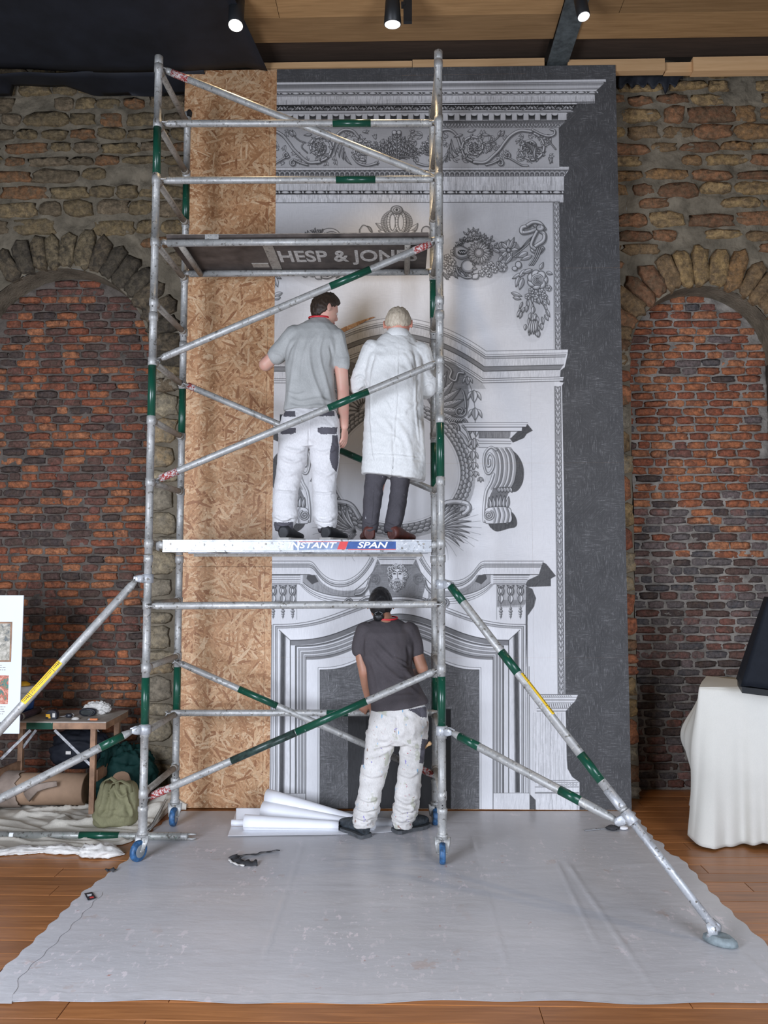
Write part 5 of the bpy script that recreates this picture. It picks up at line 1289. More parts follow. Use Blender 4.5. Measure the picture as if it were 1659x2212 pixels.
quad('decal', [(735, 1169), (753, 1169), (746, 1187), (728, 1187)], 'reddecal', .0002); quad('decal', [(640, 1169), (750, 1169), (750, 1171), (640, 1171)], 'reddecal', .0004); quad('decal', [(752, 1186), (855, 1186), (855, 1187.5), (752, 1187.5)], 'reddecal', .0004)
quad('decal', [(642.5, 1168.5), (645.5, 1168.5), (645.5, 1188.5), (642.5, 1188.5)], 'white', .0008)
textmesh('INSTANT', .052, frame(at(672, 1178.5, yd-.0012), (1, 0, 0), (0, 0, 1)), MAT['white'], 'decal_lettering', dl, .0003, .25, 1.42, .0012)
textmesh('SPAN', .052, frame(at(803, 1178, yd-.0012), (1, 0, 0), (0, 0, 1)), MAT['white'], 'decal_lettering', dl, .0003, .25, 1.5, .0012)
DZ = z1     # standing surface of the lower platform
# ================================================================== PEOPLE
def fabric(name, col, rough=0.85, weave=260, var=.10, bk=.15, spots=None, wc=(.9, 1.06)):
    m, nt, b = new_mat(name); vec = geo_coords(nt); n = noise(nt, vec, 9, 4); rp = ramp(nt, [(0.3, tuple(c*(1-var) for c in col)), (0.7, tuple(min(1, c*(1+var)) for c in col))])
    nt.links.new(n.outputs[0], rp.inputs[0]); c = rp.outputs[0]
    n2 = noise(nt, geo_coords(nt, (1, 1, .35)), weave, 2); r2 = ramp(nt, [(0.3, wc[0]), (0.7, wc[1])]); nt.links.new(n2.outputs[0], r2.inputs[0]); c = mix(nt, 1.0, c, r2.outputs[0], 'MULTIPLY')
    for k, (sc_, th, colr, st) in enumerate(spots or []):
        n3 = noise(nt, geo_coords(nt, st, (.3*k, .7*k, 1.1*k)), sc_, 3, .6); r3 = ramp(nt, [(th, 0), (th+.035, 1)]); nt.links.new(n3.outputs[0], r3.inputs[0]); c = mix(nt, r3.outputs[0], c, colr)
    nt.links.new(c, b.inputs['Base Color']); b.inputs['Roughness'].default_value = rough; b.inputs['Specular IOR Level'].default_value = .2
    if bk: bump(nt, b, n2.outputs[0], bk, .002)
    return m
def skinm(name, col, red):
    m, nt, b = new_mat(name); n = noise(nt, geo_coords(nt), 18, 4); rp = ramp(nt, [(.35, col), (.7, red)]); nt.links.new(n.outputs[0], rp.inputs[0]); nt.links.new(rp.outputs[0], b.inputs['Base Color'])
    b.inputs['Roughness'].default_value = .5; b.inputs['Subsurface Weight'].default_value = .08; b.inputs['Subsurface Radius'].default_value = (.02, .008, .005); return m
def hairm(name, c0, c1, rough=.5):
    m, nt, b = new_mat(name); n = noise(nt, coords(nt, 'Object', (60, 60, 16)), 3, 4, .6, .4); rp = ramp(nt, [(.3, c0), (.7, c1)]); nt.links.new(n.outputs[0], rp.inputs[0]); nt.links.new(rp.outputs[0], b.inputs['Base Color'])
    b.inputs['Roughness'].default_value = rough; bump(nt, b, n.outputs[0], .5, .004); return m
MAT['skin_a'] = skinm('pale_skin', (.60, .36, .27), (.66, .32, .25)); MAT['skin_b'] = skinm('ruddy_skin', (.58, .30, .22), (.62, .24, .17)); MAT['skin_c'] = skinm('tan_skin', (.36, .18, .11), (.42, .20, .13))
MAT['hair_a'] = hairm('dark_brown_hair', (.018, .012, .009), (.065, .04, .025)); MAT['hair_b'] = hairm('white_hair', (.40, .32, .23), (.68, .60, .47)); MAT['hair_c'] = hairm('black_hair', (.006, .006, .007), (.02, .019, .02), .4)
MAT['tee_a'] = fabric('grey_jersey', (.40, .405, .39)); MAT['tee_c'] = fabric('charcoal_jersey', (.075, .066, .070), spots=[(40, .70, (.2, .19, .19), (1, 1, 1))])
MAT['coat'] = fabric('white_cotton', (.73, .735, .715), .8, 200, .03)
MAT['trs_a'] = fabric('white_workwear', (.70, .69, .69), .85, 200, .05)
MAT['trs_c'] = fabric('paint_spattered_workwear', (.66, .64, .61), .85, 200, .10, .15, [(30, .655, (.30, .20, .16), (1, 1, .6)), (26, .665, (.25, .45, .62), (1, 1, .5)), (34, .675, (.22, .18, .48), (1, 1, .6)), (38, .69, (.45, .10, .14), (1, 1, 1)), (9, .60, (.50, .50, .42), (1, 1, 1))])
MAT['trs_b'] = fabric('charcoal_trousers', (.075, .070, .078), .85, 220, .12, .2, [(48, .70, (.7, .7, .7), (1, 1, .6))])
MAT['patch'] = fabric('grey_patch', (.105, .10, .115)); MAT['shoe_k'] = simple('black_shoe', (.018, .019, .022), .5, 0, .3, 30); MAT['shoe_b'] = simple('brown_leather', (.105, .030, .022), .42, 0, .35, 25, .15); MAT['shoe_n'] = simple('worn_black_boot', (.03, .038, .045), .55, 0, .7, 45, .2)
MAT['sole_w'] = simple('white_sole', (.72, .70, .66), .6); MAT['sole_k'] = simple('dark_sole', (.07, .075, .08), .7, 0, .3, 30); MAT['lanyard'] = simple('red_lanyard', (.58, .02, .03), .5, 0, .1); MAT['eyew'] = simple('eye_white', (.8, .78, .75), .3, 0, .02); MAT['iris'] = simple('iris', (.05, .035, .03), .2); MAT['lip'] = simple('lip', (.45, .16, .14), .5)

def projv(P):
    P = np.asarray(P)-_cn; k = P@_fn; return np.stack([829.5+FPX*(P@_rn)/k, 1106.0-FPX*(P@_un)/k], 1)
def rowloft(mb, rows, Y, n=30, pw=2.3):
    Rr = []
    for row in rows:
        py, xl, xr, dh = row[:4]; yo = row[4] if len(row) > 4 else 0; sl = row[5] if len(row) > 5 else 0
        c = at((xl+xr)/2, py, Y+yo); hw = (at(xr, py, Y+yo).x-at(xl, py, Y+yo).x)/2; sz = sl*Y/FPX; r = []
        for k in range(n):
            t = 2*math.pi*k/n; cx, sx = math.cos(t), math.sin(t)
            r.append(V((c.x+hw*math.copysign(abs(cx)**(2/pw), cx), c.y+dh*math.copysign(abs(sx)**(2/pw), sx), c.z+sz*-1*math.copysign(abs(cx)**(2/pw), cx))))
        Rr.append(r)
    return mb.rings(Rr)
def pt(px, py, Y, d=0): return at(px, py, Y+d)
def limb(mb, pts, rad, n=16):
    pts = [V(p) for p in pts]; Q, S = [pts[0]], [rad[0]]
    # smooth the path a little so that joints bend like joints
    for i in range(len(pts)-1):
        for t in ((.33, .67, 1.0)): Q.append(pts[i].lerp(pts[i+1], t)); S.append(rad[i]+(rad[i+1]-rad[i])*t)
    for _ in range(1): Q = [Q[0]]+[(Q[i-1]+Q[i]*2+Q[i+1])/4 for i in range(1, len(Q)-1)]+[Q[-1]]
    d0, d1 = (Q[0]-Q[1]).normalized(), (Q[-1]-Q[-2]).normalized()
    Q = [Q[0]+d0*S[0]*.75, Q[0]+d0*S[0]*.4]+Q+[Q[-1]+d1*S[-1]*.4, Q[-1]+d1*S[-1]*.75]; S = [S[0]*.5, S[0]*.86]+S+[S[-1]*.86, S[-1]*.5]
    return mb.sweep(Q, S, n)
def getco(me): a = np.zeros(len(me.vertices)*3); me.vertices.foreach_get('co', a); return a.reshape(-1, 3)
def getno(me): a = np.zeros(len(me.vertices)*3); me.vertices.foreach_get('normal', a); return a.reshape(-1, 3)
def smooth(me, it, k=.5):
    co = getco(me); E = np.zeros(len(me.edges)*2, np.int32); me.edges.foreach_get('vertices', E); E = E.reshape(-1, 2); n = len(co)
    deg = np.bincount(E.ravel(), minlength=n)[:, None].astype(float)
    for _ in range(it):
        s = np.stack([np.bincount(E[:, 0], co[E[:, 1], c], n)+np.bincount(E[:, 1], co[E[:, 0], c], n) for c in range(3)], 1); co = co*(1-k)+k*s/np.maximum(deg, 1)
    me.vertices.foreach_set('co', co.ravel()); me.update()
def remesh(mb, vox, it=4):
    me = bpy.data.meshes.new('tmp'); me.from_pydata(mb.v, [], mb.f); o = bpy.data.objects.new('tmp', me); COL.objects.link(o)
    bm = bmesh.new(); bm.from_mesh(me); bmesh.ops.recalc_face_normals(bm, faces=bm.faces); bm.to_mesh(me); bm.free()
    md = o.modifiers.new('r', 'REMESH'); md.mode = 'VOXEL'; md.voxel_size = vox; md.adaptivity = 0
    dg = bpy.context.evaluated_depsgraph_get(); dg.update(); r = bpy.data.meshes.new_from_object(o.evaluated_get(dg)); bpy.data.objects.remove(o, do_unlink=True); bpy.data.meshes.remove(me)
    r.materials.clear(); smooth(r, it); return r
def finish(name, me, mats, parent):
    co = getco(me); lo, hi = co.min(0), co.max(0); c = (lo+hi)/2; me.vertices.foreach_set('co', (co-c).ravel())
    for m in mats: me.materials.append(m)
    me.polygons.foreach_set('use_smooth', np.ones(len(me.polygons), bool)); me.update(); me.name = name
    return link(name, me, parent, c)
def folds(me, lst, back=True):
    """raise (or sink) creases along lines given on the visible side"""
    co = getco(me); no = getno(me); pp = projv(co); face = np.clip(-no[:, 1]*2.0+.2, 0, 1); d_ = np.zeros(len(co))
    for pts, w, amp in lst:
        P = np.array(cat(pts, 6) if len(pts) > 2 else pts, float); best = np.full(len(co), 1e9); tt = np.zeros(len(co))
        for i in range(len(P)-1):
            a, b = P[i], P[i+1]; d = b-a; L = d@d+1e-9; t = np.clip(((pp-a)@d)/L, 0, 1); q = ((pp-a-t[:, None]*d)**2).sum(1); m = q < best; best[m] = q[m]; tt[m] = (i+t[m])/(len(P)-1)
        fade = np.clip(np.minimum(tt, 1-tt)*5, 0.0, 1) if len(P) > 2 else 1.0
        d_ += 1.7*amp*(np.exp(-best/(w*w))-.35*np.exp(-best/(6*w*w)))*fade
    co = co+no*(d_*face)[:, None]; me.vertices.foreach_set('co', co.ravel()); me.update()
def crumple(me, fx, fz, amp, seed, zlo=None, zhi=None, ridged=True):
    co = getco(me); no = getno(me); ang = np.arctan2(co[:, 1]-co[:, 1].mean(), co[:, 0]-co[:, 0].mean())
    u = co[:, 0]*fx+co[:, 1]*fx*.7; v = co[:, 2]*fz+co[:, 0]*fx*.35; n = fbm(u+seed, v+seed*1.7, 3, int(seed) % 9)
    n = (.5-np.abs(n-.47)*3.0) if ridged else (n-.47)*1.5
    w = np.ones(len(co))
    if zlo is not None: w = np.clip((co[:, 2]-zlo)/.06+.5, 0, 1)*np.clip((zhi-co[:, 2])/.06+.5, 0, 1)
    co = co+no*(1.6*amp*n*w)[:, None]; me.vertices.foreach_set('co', co.ravel()); me.update()
def paint(me, polys, idx):
    """give the faces of the visible side inside these outlines another material slot"""
    n = len(me.polygons); c = np.zeros(n*3); me.polygons.foreach_get('center', c); c = c.reshape(-1, 3); no = np.zeros(n*3); me.polygons.foreach_get('normal', no); no = no.reshape(-1, 3)
    pp = projv(c); mi = np.zeros(n, np.int32); me.polygons.foreach_get('material_index', mi)
    for P in polys:
        P = np.array(P, float); ins = np.zeros(n, bool); x, y = pp[:, 0], pp[:, 1]; j = len(P)-1
        for i in range(len(P)):
            xi, yi, xj, yj = *P[i], *P[j]; cr = ((yi > y) != (yj > y)); ins ^= cr & (x < (xj-xi)*(y-yi)/(yj-yi+1e-12)+xi); j = i
        mi[ins & (no[:, 1] < .25)] = idx
    me.polygons.foreach_set('material_index', mi)
# ---- head
def hbasis(yaw, pitch, roll=0): return Matrix.Rotation(-yaw, 4, 'Z') @ Matrix.Rotation(pitch, 4, 'X') @ Matrix.Rotation(roll, 4, 'Y')
def hshape(D):
    """unit directions (x right, y front, z up) -> head surface"""
    x, y, z = D[:, 0], D[:, 1], D[:, 2]; P = D*np.array([.076, .097, .116]); dn = np.clip(-z, 0, 1); fr = np.clip(y, 0, 1); bk = np.clip(-y, 0, 1)
    P[:, 0] *= 1-.30*dn**1.4*fr-.15*dn*bk; P[:, 1] = np.where(y < 0, P[:, 1]*(1-.42*dn**1.2), P[:, 1]*(1-.04*dn)); P[:, 2] -= .004*dn*fr
    def g(px, pz, sx, sz): return np.exp(-((P[:, 0]-px)/sx)**2-((P[:, 2]-pz)/sz)**2)*(y > 0)
    P[:, 1] += .023*g(0, -.026, .011, .016)+.012*g(0, -.008, .008, .018)+.004*g(0, .022, .045, .008)-.010*(g(.032, .004, .016, .012)+g(-.032, .004, .016, .012))+.006*g(0, -.062, .022, .010)+.009*g(0, -.098, .022, .014)+.003*(g(.04, -.03, .02, .02)+g(-.04, -.03, .02, .02))
    return P
def sphere_dirs(nu=44, nv=30):
    D = [(0, 0, -1.0)]
    for i in range(1, nv):
        e = -math.pi/2+math.pi*i/nv
        for k in range(nu): a = 2*math.pi*k/nu; D.append((math.sin(a)*math.cos(e), math.cos(a)*math.cos(e), math.sin(e)))
    D.append((0, 0, 1.0)); D = np.array(D); F = [(0, 1+(k+1) % nu, 1+k) for k in range(nu)]
    for i in range(nv-2): F += [(1+i*nu+k, 1+i*nu+(k+1) % nu, 1+(i+1)*nu+(k+1) % nu, 1+(i+1)*nu+k) for k in range(nu)]
    b = 1+(nv-2)*nu; F += [(b+k, b+(k+1) % nu, len(D)-1) for k in range(nu)]; return D, F
def add_head(mb, c, M, s):
    D, F = sphere_dirs(); P = hshape(D)*s; mb.add([c+M.to_3x3() @ V(p) for p in P], F)
    for sx in (-1, 1):
        base = V((sx*.076*s, -.008*s, -.006*s)); rr = []
        for k in range(7):
            t = k/6; off = V((sx*(.004+.016*math.sin(t*math.pi*.5))*s, -.012*s*t, 0)); sc_ = (.55, .85, 1.0, 1.02, .98, .8, .3)[k]
            rr.append([c+M.to_3x3() @ (base+off+V((0, .017*s*sc_*math.cos(q)-.003*s*math.sin(q), .031*s*sc_*math.sin(q)))) for q in np.linspace(0, 2*math.pi, 15)[:-1]])
        mb.rings(rr)
def add_face(parent, c, M, s):
    m3 = M.to_3x3()
    for sx in (-1, 1):
        q = c+m3 @ V((sx*.032*s, .079*s, .004*s)); mb = MB(); mb.lathe(q-m3 @ V((0, .011, 0)), m3 @ V((0, 1, 0)), [(0, .004), (.004, .010), (.011, .0115), (.018, .009), (.0215, .004)], 12); e = mb.build('eye', MAT['eyew'], parent)
        mb = MB(); mb.lathe(q+m3 @ V((0, .0085, -.001)), m3 @ V((0, 1, 0)), [(0, .0052), (.0022, .004)], 10); mb.build('iris', MAT['iris'], e)
    mb = MB(); mb.sweep([c+m3 @ V((x*s, (.094-abs(x)*.35)*s, -.062*s)) for x in (-.024, -.012, 0, .012, .024)], [(.003, .003), (.006, .005), (.0065, .006), (.006, .005), (.003, .003)], 8); mb.build('mouth', MAT['lip'], parent)
def hair_shell(parent, name, c, M, s, line, thick, mat, holes=(), clump=(9, 9, .5), extra=None, seed=1):
    D, F = sphere_dirs(84, 56); az = np.degrees(np.abs(np.arctan2(D[:, 0], D[:, 1]))); el = np.degrees(np.arcsin(np.clip(D[:, 2], -1, 1)))
    hl = np.interp(az, [l[0] for l in line], [l[1] for l in line]); j = fbm(az*.12+np.sign(D[:, 0])*3+seed, el*.05, 3)*10-5
    m = np.clip((el-hl+j)/7+.5, 0, 1)
    for (ha, he, hr, k) in holes:
        q = np.array([math.sin(R(ha))*math.cos(R(he)), math.cos(R(ha))*math.cos(R(he)), math.sin(R(he))]); dd = np.degrees(np.arccos(np.clip(D@q, -1, 1))); m *= 1-k*np.clip((hr-dd)/10+.5, 0, 1)
    n = fbm(D[:, 0]*clump[0]+D[:, 1]*clump[1]*.6+seed, D[:, 2]*clump[0]*clump[2]+D[:, 1]*5, 4); th = thick*(.55+1.1*n)
    if extra is not None: th = th+extra(D, az, el)
    P = hshape(D); P = P*s*(1+0)+D*((m*th)-(1-m)*.008)[:, None]
    mb = MB(); m3 = M.to_3x3(); mb.add([c+m3 @ V(p) for p in P], F, True); return mb.build(name, MAT[mat], parent)
# ---- hand with five fingers
def hand(mb, w, fwd, back, curl=(.35, .5, .35), thumb=1, s=1.0, spread=.06, lens=(.074, .082, .077, .062)):
    fwd = V(fwd).normalized(); back = V(back); back = (back-fwd*back.dot(fwd)).normalized(); lat = fwd.cross(back)*thumb; w = V(w)
    rr = []
    for t, hw, hh in ((-.1, .024, .019), (.1, .026, .018), (.4, .036, .0165), (.75, .042, .0155), (1.0, .040, .0135), (1.1, .034, .009)):
        c = w+fwd*(.088*s*t); rr.append([c+lat*(hw*s*math.cos(q))+back*(hh*s*math.sin(q)) for q in np.linspace(0, 2*math.pi, 17)[:-1]])
    mb.rings(rr)
    for i, L in enumerate(lens):
        b = w+fwd*(.080*s)+lat*((1.5-i)*.0215*s); d = (fwd+lat*((1.5-i)*spread)).normalized(); a = 0; P = [b]; up = back
        for j, fr in enumerate((.45, .32, .23)):
            a = curl[j]*(1+.08*i); d2 = (d*math.cos(a)-up*math.sin(a)).normalized(); up = (up*math.cos(a)+d*math.sin(a)).normalized(); d = d2; P.append(P[-1]+d*(L*s*fr))
        limb(mb, P, [.0098*s, .0092*s, .0084*s, .0072*s], 10)
    b = w+fwd*(.022*s)+lat*(.026*s); d = (fwd*.72+lat*.62-back*.25).normalized(); P = [b, b+d*(.040*s)]; d = (d*.9+fwd*.35-back*.25).normalized(); P.append(P[-1]+d*(.034*s)); d = (d+fwd*.2-back*.2).normalized(); P.append(P[-1]+d*(.026*s)); limb(mb, P, [.0155*s, .0125*s, .0110*s, .0085*s], 10)
def shoe(parent, heel, toe, zf_, mat, smat, L=.285, wdt=.050, high=.075, solez=.022, name='shoe'):
    h = V((heel[0], heel[1], zf_)); d = V((toe[0]-heel[0], toe[1]-heel[1], 0)).normalized(); x = V((d.y, -d.x, 0)); h = h
    prof = [(0, .55, .8), (.02, .72, .95), (.08, .80, 1.0), (.25, .78, 1.02), (.38, .82, .86), (.52, .95, .66), (.68, 1.05, .55), (.82, .98, .48), (.93, .75, .40), (.985, .42, .30)]
    mb = MB(); rr = []
    for t, wq, hq in prof:
        c = h+d*(L*t); H = high*hq; W_ = wdt*wq; rr.append([c+x*(W_*(math.copysign(abs(math.cos(q))**.75, math.cos(q))))+Z*(solez*.85+max(0.0, H*(.5+.5*math.copysign(abs(math.sin(q))**.8, math.sin(q))))) for q in np.linspace(0, 2*math.pi, 19)[:-1]])
    mb.rings(rr); o = mb.build(name, MAT[mat], parent)
    mb = MB(); rr = []; out = [(-.012, .5), (.0, .74), (.08, .86), (.25, .80), (.42, .84), (.55, .99), (.68, 1.10), (.82, 1.03), (.94, .80), (1.0, .46)]
    loop = [h+d*(L*t)+x*(wdt*w_*1.12) for t, w_ in out]+[h+d*(L*t)-x*(wdt*w_*1.12) for t, w_ in out[::-1]]
    mb.rings([[p+Z*.0005 for p in loop], [p+Z*solez for p in loop]], True, False); mb.build('sole', MAT[smat], o)
    mb = MB()
    for k in range(4):
        t = .40+.07*k; c = h+d*(L*t)+Z*(solez*.6+high*(.90-.10*k)); mb.sweep([c-x*.022, c+Z*.004, c+x*.022], .0025, 6)
    mb.build('laces', MAT['rubber'], o); return o
def lanyard(parent, c, rx, ry, tilt, mat='lanyard'):
    mb = MB(); P = []
    for k in range(37):
        t = 2*math.pi*k/36; p = V((rx*math.cos(t), ry*math.sin(t), math.sin(t)*tilt)); P.append(c+p)
    mb.sweep(P, [(.0025, .0065)]*37, 8); return mb.build('lanyard', MAT[mat], parent)

# ------------------------------------------------ younger man in grey tee
def man_a():
    Y = 5.42; p = lambda x, y, d=0: pt(x, y, Y, d); zd = DZ
    t = thing('person', (p(668, 1160).x, Y, zd), 'person in grey T-shirt and white work trousers, dark hair, standing on the lower platform', 'person')
    b = MB(); rowloft(b, [(705, 655, 720, .07, .02), (730, 635, 728, .095), (790, 626, 712, .10), (860, 626, 716, .095), (900, 618, 722, .10), (950, 612, 726, .10)], Y)
    hc = p(702, 671, .06); M = hbasis(R(56), R(-16)); add_head(b, hc, M, 1.0); limb(b, [p(688, 712, .02), p(695, 690, .045), p(700, 676, .06)], [.062, .056, .055])
    for lg in (((640, 950), (630, 1040), (617, 1140)), ((698, 950), (701, 1040), (707, 1140))): limb(b, [p(*q) for q in lg], [.078, .050, .034])
    limb(b, [p(728, 735), p(737, 800, .01), p(741, 846, .03)], [.056, .049, .043]); limb(b, [p(741, 846, .03), p(741, 880, .02), p(744, 922, .0)], [.044, .042, .029])
    limb(b, [p(630, 732), p(600, 762, .03), p(573, 788, .07)], [.056, .050, .045]); limb(b, [p(573, 788, .07), p(575, 782, .18), p(578, 774, .34)], [.047, .044, .029])
    hand(b, p(744, 925, 0), (.0, -.02, -1), (.9, -.45, 0), (.30, .45, .3), -1, .95)
    hand(b, p(578, 773, .36), (.12, .96, .20), (-.2, -.2, 1), (.25, .35, .2), 1, .95)
    me = remesh(b, .0052, 3); finish('body', me, [MAT['skin_a']], t); add_face(t, hc, M, 1.0)
    ln = [(0, 40), (45, 32), (70, 14), (92, 4), (108, -20), (135, -36), (180, -42)]
    hair_shell(t, 'hair', hc, M, 1.0, ln, .014, 'hair_a', clump=(14, 14, .7), extra=lambda D, az, el: .020*np.clip((60-az)/60, 0, 1)*np.clip((el-20)/30, 0, 1)+.006*np.clip(el/60, 0, 1), seed=3)
    b = MB(); rowloft(b, [(688, 676, 708, .052, .045), (696, 662, 715, .068, .035), (706, 642, 727, .09, .02), (720, 628, 737, .105, .01), (742, 620, 737, .12), (768, 617, 729, .124), (792, 616, 721, .124), (830, 617, 722, .120), (862, 616, 725, .118), (888, 613, 728, .119)], Y)
    limb(b, [p(640, 726), p(614, 752, .02), p(596, 770, .045)], [.085, .074, .066]); limb(b, [p(722, 730), p(734, 765, .005), p(738, 790, .01)], [.082, .066, .058])
    me = remesh(b, .0055, 5)
    folds(me, [([(690, 716), (668, 750), (672, 800), (690, 850), (706, 884)], 5, .009), ([(700, 715), (690, 760), (702, 820), (716, 870)], 4, .007), ([(655, 712), (640, 760), (628, 830), (622, 880)], 5, .006), ([(672, 716), (654, 780), (650, 840)], 4, .005), ([(620, 855), (650, 868), (690, 862), (722, 872)], 4, .007), ([(618, 872), (655, 880), (690, 876), (720, 884)], 3.5, .006), ([(618, 845), (640, 852), (665, 846)], 3, .005), ([(712, 742), (718, 770), (716, 795)], 3.5, -.008), ([(636, 735), (624, 760), (618, 785)], 3.5, -.007), ([(722, 770), (738, 776), (752, 772)], 3, .004), ([(588, 760), (606, 764), (616, 778)], 3, .005)])
    crumple(me, 7, 5, .005, 4.0); finish('t_shirt', me, [MAT['tee_a']], t)
    lanyard(t, p(690, 687, .045), .078, .078, .012)
    b = MB(); rowloft(b, [(883, 618, 723, .098), (900, 608, 731, .124, -.004), (928, 603, 735, .132, -.008), (955, 602, 736, .125), (968, 606, 733, .10)], Y)
    rowloft(b, [(930, 604, 668, .11), (970, 602, 666, .105), (1000, 600, 661, .096), (1030, 596, 651, .087), (1060, 592, 643, .082), (1090, 589, 643, .084), (1115, 589, 643, .08), (1132, 592, 636, .068), (1147, 596, 631, .06)], Y)
    rowloft(b, [(930, 669, 735, .11), (970, 669, 734, .105), (1000, 672, 731, .096), (1030, 674, 727, .087), (1060, 676, 725, .082), (1090, 677, 728, .084), (1115, 677, 728, .08), (1134, 684, 726, .068), (1149, 688, 722, .06)], Y)
    me = remesh(b, .005, 5)
    folds(me, [([(608, 965), (640, 975), (664, 966)], 4, .008), ([(604, 985), (630, 998), (655, 988)], 4, .008), ([(730, 965), (700, 978), (674, 968)], 4, .008), ([(668, 905), (668, 940), (668, 965)], 3, -.010), ([(596, 1060), (618, 1063), (640, 1060)], 2.5, .008), ([(678, 1063), (700, 1067), (724, 1063)], 2.5, .008), ([(591, 1112), (612, 1122), (636, 1116)], 3.5, .010), ([(594, 1128), (612, 1134), (632, 1128)], 3, .009), ([(680, 1116), (700, 1124), (726, 1116)], 3.5, .010), ([(686, 1130), (704, 1138), (724, 1130)], 3, .009), ([(602, 1005), (618, 1025), (640, 1020)], 4, .006), ([(676, 1010), (700, 1028), (724, 1015)], 4, .006)])
    crumple(me, 9, 14, .006, 6.0); crumple(me, 10, 30, .006, 2.0, zd, zd+.20)
    paint(me, [[(614, 888), (638, 888), (638, 900), (612, 900)], [(690, 886), (722, 888), (723, 899), (684, 899)], [(606, 924), (639, 924), (639, 934), (630, 938), (606, 938)], [(686, 923), (729, 923), (727, 938), (693, 938), (686, 932)], [(718, 940), (729, 940), (732, 965), (731, 1000), (727, 1020), (718, 1010), (712, 992), (713, 975), (717, 955)], [(592, 1128), (634, 1128), (632, 1150), (590, 1150)], [(684, 1141), (726, 1143), (724, 1154), (684, 1154)]], 1)
    finish('trousers', me, [MAT['trs_a'], MAT['patch']], t)
    for x, y in ((608, 905), (729, 905)):
        c = p(x, y, -.02); mb = MB(); mb.box(c.x-.010, c.x+.010, c.y-.012, c.y+.014, c.z-.03, c.z+.03); mb.tube(c+V((0, -.012, -.04)), c+V((0, -.012, .02)), .006, 8); mb.build('belt_clip', MAT['rubber'], t)
    for hx, tx, ty in ((611, 636, .22), (702, 735, .22)):
        h = p(hx, 1160, -.075); shoe(t, (h.x, h.y), (p(tx, 1160).x, h.y+ty), zd, 'shoe_k', 'sole_w', .285, .053, .092, .026)
